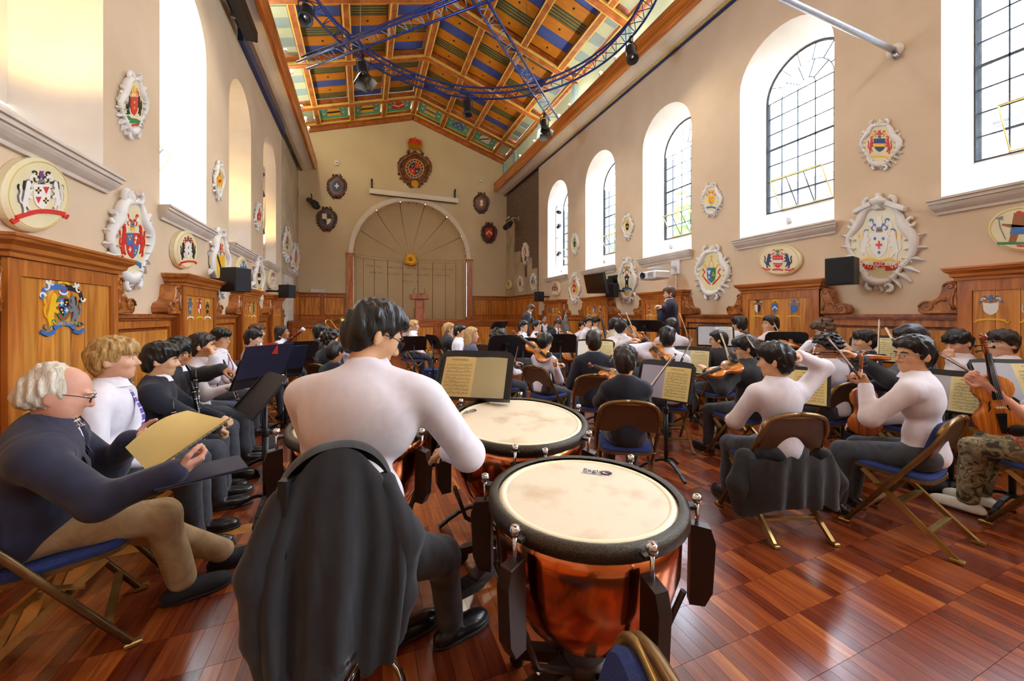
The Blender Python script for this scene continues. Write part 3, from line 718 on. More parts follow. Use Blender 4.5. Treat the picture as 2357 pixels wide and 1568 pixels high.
class Arms:
    """coat of arms laid on a plane: unit square (-1..1) of half size hw x hh"""
    def __init__(s, o, u, v, w, hw, hh, t=.003): s.m = MB(); s.o, s.u, s.v, s.w = V(o), V(u) * hw, V(v) * hh, V(w); s.t = t; s.lev = 0
    def poly(s, pts, col, cx=0, cy_=0, sx=1, sy=1, lift=1):
        s.lev += 1; d = s.t * lift + s.lev * .00022
        s.m.prism([(cx + x * sx, cy_ + y * sy) for x, y in pts], s.o, s.u, s.v, s.w, 0, d, mi=CI[col])
    def stroke(s, pts, w0, w1, col, lift=1):
        n = len(pts); L = []; Rr = []
        for i, p in enumerate(pts):
            a = pts[max(i - 1, 0)]; b = pts[min(i + 1, n - 1)]; dx, dy = b[0] - a[0], b[1] - a[1]; l = math.hypot(dx, dy) or 1
            w = w0 + (w1 - w0) * i / (n - 1); L.append((p[0] - dy / l * w, p[1] + dx / l * w)); Rr.append((p[0] + dy / l * w, p[1] - dx / l * w))
        s.lev += 1; d = s.t * lift + s.lev * .00022
        for i in range(n - 1): s.m.prism([L[i], L[i + 1], Rr[i + 1], Rr[i]], s.o, s.u, s.v, s.w, 0, d, mi=CI[col])
    def curl(s, x, y, r, a0, turn, w0, col, n=9):
        s.stroke([(x + r * (1 - .75 * k / n) * math.cos(a0 + turn * k / n), y + r * (1 - .75 * k / n) * math.sin(a0 + turn * k / n)) for k in range(n + 1)], w0, w0 * .25, col)
    def shield(s, cols, div='quarter', cx=0, cy_=-.05, sx=.36, sy=.42, shape=HEAT, charges=None):
        if div == 'plain': s.poly(shape, cols[0], cx, cy_, sx, sy)
        elif div == 'quarter':
            for k, (a, b) in enumerate(((-1, 1), (1, 1), (-1, -1), (1, -1))): s.poly(clip(clip(shape, 0, 0, a), 1, .05, b), cols[k], cx, cy_, sx, sy)
        elif div == 'pale':
            for k, a in enumerate((-1, 1)): s.poly(clip(shape, 0, 0, a), cols[k], cx, cy_, sx, sy)
        elif div == 'fess':
            s.poly(shape, cols[0], cx, cy_, sx, sy); s.poly(clip(clip(shape, 1, -.25, 1), 1, .25, -1), cols[1], cx, cy_, sx, sy)
        elif div == 'bend':
            s.poly(shape, cols[0], cx, cy_, sx, sy); s.stroke([(cx - sx * .9, cy_ + sy * .95), (cx + sx * .55, cy_ - sy * .7)], sx * .16, sx * .16, cols[1])
        elif div == 'chevron':
            s.poly(shape, cols[0], cx, cy_, sx, sy); s.stroke([(cx - sx * .9, cy_ - sy * .3), (cx, cy_ + sy * .35), (cx + sx * .9, cy_ - sy * .3)], sx * .17, sx * .17, cols[1])
        elif div == 'bars':
            s.poly(shape, cols[0], cx, cy_, sx, sy)
            for k in range(3): s.poly(clip(clip(shape, 1, -.7 + k * .55, 1), 1, -.45 + k * .55, -1), cols[1], cx, cy_, sx, sy)
        for (x, y, k, c, r) in (charges or []):
            X_, Y_ = cx + x * sx, cy_ + y * sy; rr = r * sx
            if k == 'star': s.poly([(math.sin(2 * pi * q / 10) * (1 if q % 2 == 0 else .42), math.cos(2 * pi * q / 10) * (1 if q % 2 == 0 else .42)) for q in range(10)], c, X_, Y_, rr, rr * .9)
            elif k == 'cross':
                s.poly([(-1, -.3), (1, -.3), (1, .3), (-1, .3)], c, X_, Y_, rr, rr); s.poly([(-.3, -1), (.3, -1), (.3, 1), (-.3, 1)], c, X_, Y_, rr, rr)
            elif k == 'tri': s.poly([(-1, 1), (1, 1), (0, -1)], c, X_, Y_, rr, rr)
            elif k == 'lion': s.poly([(a - .55, b - .5) for a, b in LION], c, X_, Y_, rr * 2, rr * 2)
            elif k == 'fleur':
                s.poly([(-.2, -1), (.2, -1), (.28, 0), (0, 1), (-.28, 0)], c, X_, Y_, rr, rr); s.poly([(-1, .2), (-.5, .6), (-.2, -.2), (.2, -.2), (.5, .6), (1, .2), (.7, -.2), (0, -.5), (-.7, -.2)], c, X_, Y_, rr, rr)
            else: s.poly([(math.cos(2 * pi * q / 8), math.sin(2 * pi * q / 8)) for q in range(8)], c, X_, Y_, rr, rr * .9)
    def supporter(s, sd, col, x=.42, y=-.55, sx=.5, sy=1.0, mane=None):
        f = lambda a, b: (sd * (x + (1 - a) * sx), y + b * sy)
        s.poly([f(a, b) for a, b in LION], col, lift=1.3)
        s.stroke([f(.24, .30), f(.06, .36), f(.0, .52), f(.1, .64), f(.02, .78)], .03, .02, col)
        s.poly([f(.02, .86), f(.08, .78), f(.0, .70), f(-.05, .80)], mane or col)
        if mane: s.stroke([f(.50, .95), f(.42, .80), f(.44, .66)], .05, .03, mane)
    def mantle(s, c1, c2, y=.55, k=1.0, sym=True):
        for sd in ((-1, 1) if sym else (-1,)):
            for (x, yy, r, a0, tn, w, c) in ((.22, y, .16, 2.6, -4.4, .05, c1), (.42, y + .04, .15, 2.8, -4.6, .05, c2), (.56, y - .16, .13, 2.4, -4.0, .045, c1), (.44, y - .28, .12, 1.6, 4.2, .045, c2), (.30, y + .22, .11, .4, 4.0, .04, c1)):
                s.curl(sd * x * k, yy, r, a0 if sd > 0 else pi - a0, tn * sd, w, c)
    def helm(s, col='grey', y=.48, r=.12):
        s.poly([(-.8, -1), (.8, -1), (1, 0), (.7, .9), (0, 1.1), (-.7, .9), (-1, 0)], col, 0, y, r, r * 1.1); s.poly([(-.5, -.1), (.7, -.1), (.7, .25), (-.5, .25)], 'black', 0, y, r, r)
    def crown(s, col='gold', y=.5, r=.2, cap=None):
        if cap: s.poly([(-.9, .1), (.9, .1), (.8, .8), (0, 1.05), (-.8, .8)], cap, 0, y, r, r)
        s.poly([(-.8, -.5), (.8, -.5), (1, .5), (.5, .1), (.3, .6), (0, .15), (-.3, .6), (-.5, .1), (-1, .5)], col, 0, y, r, r * .9)
    def crestbit(s, col, y=.78, r=.12): s.poly([(-.7, -1), (.5, -1), (.9, -.2), (.5, .4), (.8, 1), (0, .8), (-.5, 1), (-.9, .1)], col, 0, y, r, r * 1.2)
    def ribbon(s, col, y=-.78, w=.8, h=.08, sag=.1, tail=True, edge=None):
        P = [(w * (k / 6 - 1), y + sag * math.cos(pi * (k / 6 - 1) * .5) - sag) for k in range(13)] if sag > 0 else [(w * (k / 6 - 1), y - sag * math.cos(pi * (k / 6 - 1) * .5)) for k in range(13)]
        if edge: s.stroke(P, h * 1.2, h * 1.2, edge)
        s.stroke(P, h, h, col, 1.5)
        if tail:
            for sd in (-1, 1): s.stroke([(sd * w * .92, P[0][1] - h), (sd * (w + .08), P[0][1] - h * 2.2), (sd * (w + .16), P[0][1] - h * .6)], h * .8, h * .6, edge or col)
    def done(s, parent, name='painted_arms', label=None):
        o = s.m.build(name, CM, parent)
        if label: o['label'] = label
        return o
def simple_arms(A, rng, pal=None):
    """a small coat of arms told apart by its colours"""
    c = pal or [rng.choice(['red', 'blue', 'yellow', 'white', 'black', 'green']) for _ in range(4)]
    A.mantle(c[0], c[1]); A.shield([c[2], c[3], c[3], c[2]], rng.choice(['quarter', 'fess', 'bend', 'chevron', 'pale']), sx=.4, sy=.42)
    A.helm(); A.crestbit(c[0]); A.ribbon('yellow' if rng.random() < .5 else 'white', h=.06)

# ---- moulded cartouches
def leaf3(m, o, u, v, w, bx, by, ang, L, W, h=.03, curl=.25, mi=0):
    """acanthus-like leaf: raised midrib, turned tip"""
    rows = []
    for k in range(6):
        t = k / 5; a = ang + curl * t * t; x = bx + math.cos(ang + curl * t * .5) * L * t; y = by + math.sin(ang + curl * t * .5) * L * t
        ww = W * math.sin(pi * min(1, .18 + .82 * t)) * .5 + W * .03; nx, ny = -math.sin(a), math.cos(a)
        rows.append([o + u * (x + nx * ww) + v * (y + ny * ww) + w * .002, o + u * x + v * y + w * (h * (1 - .5 * t)), o + u * (x - nx * ww) + v * (y - ny * ww) + w * .002])
    m.grid(rows, mi, False)
def volute3(m, o, u, v, w, cx, cy_, r, a0, turn, rad, d=.03, n=18):
    m.tube([o + u * (cx + r * (1 - .8 * k / n) * math.cos(a0 + turn * k / n)) + v * (cy_ + r * (1 - .8 * k / n) * math.sin(a0 + turn * k / n)) + w * d for k in range(n + 1)], [rad * (1 - .45 * k / n) for k in range(n + 1)], 6, flat=w)
def cartouche(bb, X, style, draw, label, wallaxis='x', group=None, rel='relief', field='cream_field', parts=True):
    """bb = left, top, right, bottom in the photograph, on the wall plane"""
    fn = (lambda a, b: onx(a, b, X)) if wallaxis == 'x' else (lambda a, b: ony(a, b, X))
    mx, my = (bb[0] + bb[2]) / 2, (bb[1] + bb[3]) / 2
    c = fn(mx, my); lft = fn(bb[0], my); rgt = fn(bb[2], my)
    hw = (rgt - lft).length / 2; cc = (lft + rgt) / 2
    hh = (fn(mx, bb[1]).z - fn(mx, bb[3]).z) / 2
    u = (rgt - lft).normalized(); v = V(0, 0, 1); w = u.cross(v)
    o = V(cc.x, cc.y, c.z) + w * .003
    t = thing('oval_plaque' if style == 'oval' else 'cartouche', label, 'plaque' if style == 'oval' else 'cartouche', o, 0, group); O = V(0, 0, 0)
    T = min(.09, .1 * hw + .035)
    if style == 'oval':
        E = [(hw * math.cos(2 * pi * k / 40), hh * math.sin(2 * pi * k / 40)) for k in range(40)]
        MB().prism(E, O, u, v, w, 0, T, T * .3).build('rim', 'cream_field', t)
        MB().tube([u * (x * .9) + v * (y * .9) + w * T for x, y in E], .004, 4, closed=True).build('line_border', 'beam_gilt', t)
        A = Arms(w * T, u, v, w, hw * .78, hh * .78); draw(A); A.done(t); return t
    # field and rolled frame
    if style == 'carved': shp = lambda a: .80 + .05 * math.cos(2 * a) + .03 * math.sin(5 * a)
    else: shp = lambda a: .74 + .05 * math.cos(4 * a + .3) + .05 * math.cos(6 * a) * (1 if math.sin(a) > 0 else .4)
    N = 56; ks = .86 if style == 'carved' else 1.0
    ol = [(hw * shp(2 * pi * k / N) * math.cos(2 * pi * k / N), hh * shp(2 * pi * k / N) * math.sin(2 * pi * k / N)) for k in range(N)]
    MB().prism([(x * .96, y * .96) for x, y in ol], O, u, v, w, 0, T * .5).build('field', field, t)
    rad = .1 * min(hw, hh * .8)
    MB().tube([u * x + v * y + w * (T * .45) for x, y in ol], [rad * (1 + .35 * math.sin(3 * 2 * pi * k / N + .7)) for k in range(N)], 8, closed=True, flat=w).build('rolled_frame', rel, t)
    sc = MB(); big = hw > .22; scs = []
    def vol(*a):
        if big: b = MB(); volute3(b, *a); b.build('scroll', rel, t)
        else: volute3(sc, *a)
    for sd in (-1, 1):
        vol(O, u, v, w, sd * hw * .26, hh * .80, .17 * hw, pi / 2, -sd * 5.2, rad * .7, T * .6)
        vol(O, u, v, w, sd * hw * .78, hh * .38, .16 * hw, pi / 2 if sd > 0 else pi / 2, sd * 5.0, rad * .65, T * .5)
        vol(O, u, v, w, sd * hw * .2, -hh * .84, .15 * hw, -pi / 2, sd * 5.0, rad * .65, T * .6)
        if style in ('scroll', 'urn'): vol(O, u, v, w, sd * hw * .8, -hh * .12, .13 * hw, -pi / 2, -sd * 5.0, rad * .6, T * .4)
    if not big: sc.build('scrollwork', rel, t)['kind'] = 'stuff'
    fin = MB()
    if style == 'urn':
        ax = Matrix((u, w, v)).transposed()
        fin.lathe([(.1, 0), (.16, .03), (.06, .1), (.2, .2), (.24, .3), (.22, .36), (.1, .4), (.07, .48), (.1, .52), (0, .58)], 12, v * (hh * .66) + w * .05, ax=ax @ Matrix.Scale(hh * .6, 3)); fin.build('urn_finial', rel, t)
        for sd in (-1, 1):
            MB().prism([(sd * hw * .16, hh * .74), (sd * hw * .62, hh * .60), (sd * hw * .66, hh * .68), (sd * hw * .2, hh * .84)], O, u, v, w, 0, T * 1.3, .01).build('broken_pediment', rel, t)
    else:
        for k in range(5): leaf3(fin, O, u, v, w, 0, hh * .74, pi / 2 + (k - 2) * .42, hh * (.26 - .03 * abs(k - 2)), hw * .16, T * .9)
        fin.build('shell_crest', rel, t)
    lm = MB()
    if style in ('leafy', 'urn', 'carved'):
        for sd in (-1, 1):
            for k in range(6):
                a0 = -pi / 2 + sd * (.35 + k * .26); r0 = .74
                mm = lm
                leaf3(mm, O, u, v, w, hw * r0 * math.cos(a0) * .85, hh * r0 * math.sin(a0) * .9, (a0 + sd * .55), hh * .3, hw * .18, T * 1.1, curl=-sd * .4)
    if style == 'scroll' or style == 'carved':
        for k in range(14):
            a0 = 2 * pi * k / 14 + .2
            leaf3(lm, O, u, v, w, hw * .78 * math.cos(a0), hh * .78 * math.sin(a0), a0 + (.5 if k % 2 else -.5), hw * .24, hw * .16, T * .9)
    for k in range(3): leaf3(lm, O, u, v, w, 0, -hh * .72, -pi / 2 + (k - 1) * .5, hh * .24, hw * .2, T)
    lm.build('carved_leaves', rel, t)['kind'] = 'stuff'
    k = .62 if style != 'carved' else .52
    A = Arms(w * (T * .5), u, v, w, hw * k, hh * k * .95); draw(A); A.done(t)
    return t
def D_(fn): return fn
def dr_lb(A):
    A.mantle('red', 'white', .52); A.helm(y=.5); A.crown('yellow', .36, .13); A.shield(['blue', 'red', 'red', 'blue'], sx=.42, sy=.42, cy_=-.2, charges=[(-.5, .5, 'dot', 'yellow', .12), (-.3, .75, 'dot', 'yellow', .1), (-.7, .7, 'dot', 'yellow', .1), (.5, .6, 'cross', 'white', .2), (.35, .25, 'cross', 'white', .15), (-.5, -.3, 'cross', 'white', .2), (.45, -.4, 'dot', 'yellow', .12), (.3, -.6, 'dot', 'yellow', .1)])
    for sd in (-1, 1): A.supporter(sd, 'red', .4, -.6, .45, 1.05)
    A.ribbon('blue', -.88, .55, .06, -.12)
def dr_la(A):
    A.mantle('yellow', 'red', .5); A.crestbit('yellow'); A.shield(['red', 'red', 'red', 'red'], 'plain', sx=.4, sy=.45, charges=[(0, .4, 'dot', 'yellow', .2), (0, -.2, 'dot', 'yellow', .2)])
    for sd in (-1, 1): A.supporter(sd, 'black', .38, -.55, .45, 1.0, 'white')
    A.stroke([(-.9, -.5), (-.4, -.75), (.2, -.8), (.8, -.95)], .14, .1, 'green'); A.ribbon('red', -.98, .5, .05, .05)
def dr_lc(A):
    A.mantle('black', 'white', .5, .8); A.helm('grey', .4, .13); A.crestbit('purple', .72, .1); A.crown('red', .26, .1); A.shield(['white'] * 4, 'plain', sx=.32, sy=.42, charges=[(-.45, .5, 'cross', 'black', .36), (-.45, .5, 'dot', 'yellow', .13), (.5, .5, 'tri', 'red', .4), (-.45, -.3, 'tri', 'red', .36), (.45, -.35, 'cross', 'black', .34), (.45, -.35, 'dot', 'yellow', .13)])
    for sd in (-1, 1): A.supporter(sd, 'grey', .36, -.62, .5, 1.15, 'black'); A.supporter(sd, 'white', .37, -.6, .46, 1.1)
    A.ribbon('red', -.72, .95, .07, -.16)
def dr_ld(A):
    A.mantle('black', 'red', .5); A.shield(['white'] * 4, 'plain', sx=.34, sy=.5, charges=[(0, .4, 'lion', 'black', .3), (0, -.4, 'lion', 'black', .3)])
    for sd in (-1, 1): A.supporter(sd, 'black', .4, -.65, .42, 1.1)
    A.crestbit('red'); A.ribbon('red', -.85, .85, .06, -.08)
def dr_le(A):
    A.mantle('red', 'yellow', .55); A.helm(y=.5); A.shield(['yellow', 'black'], 'bend', sx=.62, sy=.55, cy_=-.2); A.crestbit('red'); A.ribbon('red', -.85, .8, .07, -.1)
def dr_rb(A):
    A.mantle('blue', 'white', .5); A.helm('grey', .44, .13); A.crestbit('white', .74, .16); A.shield(['white'] * 4, 'plain', sx=.34, sy=.42, charges=[(0, 0, 'cross', 'red', .4), (-.5, .5, 'dot', 'blue', .18), (.5, .5, 'dot', 'blue', .18), (0, -.6, 'dot', 'blue', .18)])
    for sd in (-1, 1): A.supporter(sd, 'white', .36, -.55, .5, 1.0, 'yellow')
    A.stroke([(-.9, -.62), (-.4, -.5), (0, -.58), (.4, -.5), (.9, -.62)], .035, .035, 'yellow'); A.stroke([(-.85, -.66), (-.6, -.8), (-.25, -.82)], .075, .075, 'red'); A.stroke([(-.22, -.7), (0, -.72), (.22, -.7)], .075, .075, 'red'); A.stroke([(.25, -.82), (.6, -.78), (.85, -.64)], .075, .075, 'red')
def dr_rc(A):
    A.poly([(-.3, .9), (.1, .95), (.35, .6), (.3, .15), (.45, -.3), (.35, -.8), (.1, -.8), (.1, -.3), (-.1, -.1), (-.25, -.8), (-.5, -.8), (-.4, -.2), (-.35, .2), (-.7, .3), (-.75, .2), (-.4, .05)], 'brown'); A.poly([(-.4, .1), (.35, .1), (.4, -.3), (-.45, -.3)], 'blue'); A.poly([(math.cos(q * .7), math.sin(q * .7)) for q in range(9)], 'red', -.12, .9, .12, .12)
    A.stroke([(-.85, .6), (-.8, .1), (-.6, -.6)], .02, .02, 'grey'); A.poly([(-1, .6), (-.7, .75), (-.7, .5)], 'grey'); A.stroke([(-.9, -.85), (0, -.8), (.9, -.9)], .08, .05, 'green'); A.stroke([(-.2, -.95), (.8, -1.02)], .06, .04, 'red')
def dr_rd(A):
    A.mantle('red', 'white', .5, .7); A.helm(y=.4, r=.1); A.crestbit('green', .7, .1); A.shield(['red', 'white'], 'fess', sx=.3, sy=.5, cy_=-.15, charges=[(x, y, 'star', 'white', .2) for x in (-.55, 0, .55) for y in (.62, -.52)])
    for sd in (-1, 1): A.supporter(sd, 'navy', .38, -.7, .42, 1.2); A.stroke([(sd * .45, -.8), (sd * .7, -.85), (sd * .95, -.68)], .07, .05, 'red')
    A.ribbon('red', -.85, .3, .06, -.06, False)
def dr_re(A):
    A.mantle('red', 'yellow', .55); A.shield(['yellow'] * 4, 'plain', sx=.42, sy=.45, charges=[(x, y, 'dot', 'red', .14) for x, y in ((-.4, .5), (0, .3), (.4, -.3), (-.1, -.4), (.2, -.55), (-.4, 0))] + [(.5, .5, 'star', 'blue', .2), (-.3, -.5, 'star', 'blue', .2)]); A.ribbon('blue', -.7, .75, .08, .12); A.crestbit('yellow')
def dr_rf(A):
    A.poly([(-1, -.6), (1, -.6), (1.1, .1), (.6, .7), (0, 1.5), (-.6, .7), (-1.1, .1)], 'yellow', 0, .42, .2, .3); A.poly([(-.6, -.5), (-.1, -.5), (-.1, .9), (-.6, .3)], 'white', 0, .42, .2, .3); A.poly([(.1, -.5), (.6, -.5), (.6, .3), (.1, .9)], 'white', 0, .42, .2, .3)
    for sd in (-1, 1): A.curl(sd * .55, .5, .16, pi / 2, -sd * 5, .04, 'yellow'); A.stroke([(sd * .5, .4), (sd * .25, .1), (sd * .35, -.7)], .035, .03, 'yellow'); A.stroke([(sd * .75, .2), (sd * .55, 0), (sd * .75, -.2), (sd * .5, -.45), (sd * .1, -.75)], .045, .045, 'red')
    A.shield(['blue', 'green'], 'pale', sx=.36, sy=.45, cy_=-.18, charges=[(-.5, .3, 'tri', 'white', .4), (-.5, -.3, 'cross', 'white', .22), (.5, .2, 'tri', 'yellow', -.35), (.5, .1, 'cross', 'red', .2)]); A.poly([(-.3, -1), (.3, -1), (.3, 1), (-.3, 1)], 'yellow', 0, .92, .1, .12); A.poly([(-1, -.3), (1, -.3), (1, .3), (-1, .3)], 'yellow', 0, .94, .1, .12)
def dr_rg(A):
    A.mantle('black', 'white', .6); A.crown('red', .36, .22); A.shield(['black'] * 4, 'plain', sx=.34, sy=.5, cy_=-.22, charges=[(0, .6, 'dot', 'white', .3), (0, -.4, 'star', 'yellow', .55)])
    for sd in (-1, 1): A.poly(OVAL, 'white', sd * .42, -.2, .2, .38)
    A.ribbon('blue', -.66, .75, .07, -.1); A.curl(0, -.85, .3, 0, 6, .04, 'yellow'); A.crestbit('red', .88, .1)
def rnd(seed, pal):
    def f(A):
        r = random.Random(seed); simple_arms(A, r, pal)
        if seed % 2:
            for sd in (-1, 1): A.supporter(sd, pal[seed % 3], .42, -.6, .4, 1.0)
    return f
XL, XRr = DL, DR
LW = [((262, 158, 332, 318), 'leafy', dr_la, 'white leafy cartouche with red and green arms high between left windows'),
      ((231, 430, 343, 668), 'leafy', dr_lb, 'large white cartouche with two red lions and quartered shield, left wall'),
      ((-22, 357, 138, 530), 'oval', dr_lc, 'cream oval plaque with white stags and black crosses above the lion panel'),
      ((389, 530, 443, 618), 'oval', dr_ld, 'cream oval plaque with black bears and red ribbon on left wall'),
      ((476, 520, 522, 690), 'scroll', dr_le, 'tall white cartouche with yellow shield and black diagonal band, left wall'),
      ((487, 367, 512, 462), 'scroll', rnd(3, ['yellow', 'yellow', 'yellow', 'red']), 'narrow white cartouche with yellow arms high on the left wall'),
      ((535, 590, 563, 652), 'oval', rnd(5, ['blue', 'yellow', 'blue', 'blue']), 'small cream oval with blue and gold arms behind the wall speaker'),
      ((577, 588, 604, 692), 'scroll', rnd(8, ['grey', 'yellow', 'black', 'white']), 'white scrolled cartouche with dark arms right of the wall speaker, left wall'),
      ((583, 462, 600, 533), 'scroll', rnd(9, ['red', 'yellow', 'red', 'white']), 'small white cartouche high beside the farthest left window'),
      ((611, 620, 629, 668), 'oval', rnd(11, ['red', 'blue', 'white', 'red']), 'smallest cream oval plaque on the left wall near the doorway')]
for bb, st, dr, lb in LW: cartouche(bb, XL, st, dr, lb)
cartouche((645, 525, 668, 600), DL - .1, 'leafy', rnd(12, ['red', 'yellow', 'brown', 'white']), 'white cartouche above the pale door surround, left one')
cartouche((668, 562, 686, 628), DL - .1, 'scroll', rnd(13, ['red', 'white', 'red', 'yellow']), 'white cartouche above the pale door surround, right one')
RW = [((1977, 272, 2083, 393), 'leafy', rnd(21, ['red', 'yellow', 'navy', 'yellow']), 'white leafy cartouche with red and black arms below the stay rod, right wall'),
      ((1943, 443, 2127, 677), 'urn', dr_rb, 'largest white cartouche with urn finial and red motto ribbon, right wall'),
      ((2278, 475, 2452, 580), 'oval', dr_rc, 'cream oval plaque with axe bearing figure cut by right picture edge'),
      ((1750, 562, 1849, 634), 'oval', dr_rd, 'cream oval plaque with two black dogs and red starred shield'),
      ((1614, 419, 1667, 501), 'leafy', dr_re, 'white leafy cartouche with yellow shield high between right windows'),
      ((1599, 562, 1688, 691), 'leafy', dr_rf, 'white palm leaf cartouche with golden mitre and blue green shield'),
      ((1423, 590, 1471, 700), 'scroll', dr_rg, 'white scrolled cartouche with black shield and yellow star beside the projector'),
      ((1432, 491, 1461, 553), 'scroll', rnd(24, ['yellow', 'yellow', 'black', 'yellow']), 'white cartouche with black and yellow bars high on right wall'),
      ((1310, 626, 1339, 701), 'scroll', rnd(25, ['red', 'yellow', 'red', 'white']), 'white cartouche with red arms left of the tilted television'),
      ((1315, 536, 1335, 588), 'scroll', rnd(26, ['green', 'yellow', 'black', 'green']), 'small white cartouche with green arms high on right wall'),
      ((1271, 647, 1292, 681), 'oval', rnd(27, ['red', 'yellow', 'blue', 'yellow']), 'small pale oval plaque right of the brick wall')]
for bb, st, dr, lb in RW: cartouche(bb, XRr, st, dr, lb)
for bb, st, sd, pal, lb in (((1202, 558, 1220, 611), 'scroll', 31, ['red', 'white', 'white', 'red'], 'white cartouche on the dark brick wall'), ((1192, 634, 1206, 673), 'scroll', 32, ['blue', 'white', 'red', 'blue'], 'left of the two small cartouches low on the old wall'), ((1221, 629, 1237, 669), 'scroll', 33, ['blue', 'yellow', 'blue', 'yellow'], 'right of the two small cartouches low on the old wall'), ((1167, 644, 1179, 667), 'oval', 34, ['yellow', 'brown', 'brown', 'yellow'], 'tiny round plaque in the corner of the old wall')):
    cartouche(bb, XB - (.036 if bb[1] > 600 else 0), st, rnd(sd, pal), lb)
# dark carved cartouches and the royal arms on the end wall
def dr_dk(kind):
    def f(A):
        A.shield([kind[0], kind[1], kind[1], kind[0]], kind[2], sx=.8, sy=.85, cy_=0, shape=HEAT if kind[2] != 'plain' else OVAL, charges=kind[3])
    return f
for bb, kd, lb in (((751, 400, 799, 460), ('navy', 'navy', 'plain', [(0, .1, 'cross', 'white', .5)]), 'dark carved wooden cartouche, upper left of the arch'), ((727, 475, 777, 535), ('white', 'black', 'quarter', [(0, 0, 'cross', 'yellow', .3)]), 'dark carved wooden cartouche, lower left of the arch'),
                   ((1088, 442, 1127, 494), ('brown', 'brown', 'plain', [(0, .3, 'dot', 'white', .4), (0, -.3, 'dot', 'white', .4)]), 'dark carved wooden cartouche, upper right of the arch'), ((1106, 511, 1144, 562), ('red', 'white', 'chevron', []), 'dark carved wooden cartouche, lower right of the arch')):
    cartouche(bb, D, 'carved', dr_dk(kd), lb, 'y', rel='wood_darkcrest', field='wood_darkcrest')
def dr_royal(A):
    E = OVAL
    A.poly(E, 'yellow', 0, 0, .98, 1.0); A.poly(E, 'navy', 0, 0, .92, .94); A.poly(E, 'yellow', 0, 0, .7, .74)
    A.shield(['navy', 'red', 'red', 'navy'], 'quarter', 0, 0, .64, .68, E, [(-.4, .42, 'fleur', 'gold', .26), (.4, .42, 'lion', 'gold', .28), (-.4, -.42, 'lion', 'gold', .28), (.4, -.42, 'fleur', 'gold', .26)])
    for k in range(16):
        a = 2 * pi * k / 16 + .2; A.poly([(-1, -1), (1, -1), (1, 1), (-1, 1)], 'yellow', .81 * math.cos(a), .84 * math.sin(a), .045, .05)
rc = cartouche((912, 345, 995, 433), D, 'carved', dr_royal, 'gilded royal arms in a carved oak surround high on the end wall', 'y', rel='wood_crest', field='wood_crest')
cw = ony(955, 350, D); A = Arms(V(0, -.12, .98), V(1, 0, 0), V(0, 0, 1), V(0, -1, 0), .36, .36, .05); A.crown('gold', 0, .9, 'red'); A.poly([(-.3, -1), (.3, -1), (.3, 1), (-.3, 1)], 'gold', 0, .75, .25, .3); A.poly([(-1, -.3), (1, -.3), (1, .3), (-1, .3)], 'gold', 0, .8, .25, .3)
A.done(rc, 'crown', 'gilt crown with red cap')
A = Arms(V(0, -.14, -.72), V(1, 0, 0), V(0, 0, 1), V(0, -1, 0), .16, .16, .03); A.poly(OVAL, 'gold'); A.done(rc, 'pendant')
# sunburst in the recess
sb = thing('sunburst', 'small gilded sunburst boss at the centre of the arched recess', 'ornament', (ac, D + DEP - .06, AZ + .02)); A = Arms((0, 0, 0), (1, 0, 0), (0, 0, 1), (0, -1, 0), .36, .36, .03)
A.poly([(math.cos(2 * pi * k / 32) * (1 if k % 2 else .55), math.sin(2 * pi * k / 32) * (1 if k % 2 else .55)) for k in range(32)], 'gold'); A.done(sb, 'rays')
MB().ball((0, -.06, 0), (.09, .06, .09)).build('boss', 'gold', sb); m = MB()
for k in range(5): m.ball((-.2 + k * .1, -.05, -.24 - .03 * math.cos(k - 2)), (.08, .05, .06), 8, 5)
m.build('cloud', 'gold', sb)
# lettering of the recess
def apse_text(s, z, width, size):
    n = len(s); par = wrec
    for k, ch in enumerate(s):
        if ch == ' ': continue
        xx = -width / 2 + width * (k + .5) / n; bt = math.acos(max(-1, min(1, -xx / ar))); p = apse(bt, z); tn = (apse(bt + .01, z) - apse(bt - .01, z)).normalized()
        yield ch, p + V(0, -.006, 0), tn
for s, z, wd in (('SCORPIVS  EGREGIAM  MOLEM  PERCVSSIT  ELISAE', 3.62, 4.0), ('RVRSVS  ELISSA  AEDES  DEDICAT  EGREGIAS', 3.33, 3.6), ('MCMLX', 3.0, .75)):
    for ch, p, tn in apse_text(s, z, wd, .1): text('carved_letter', ch, 'wood_railx', wrec, p, tn, (0, 0, 1), .13, .002)
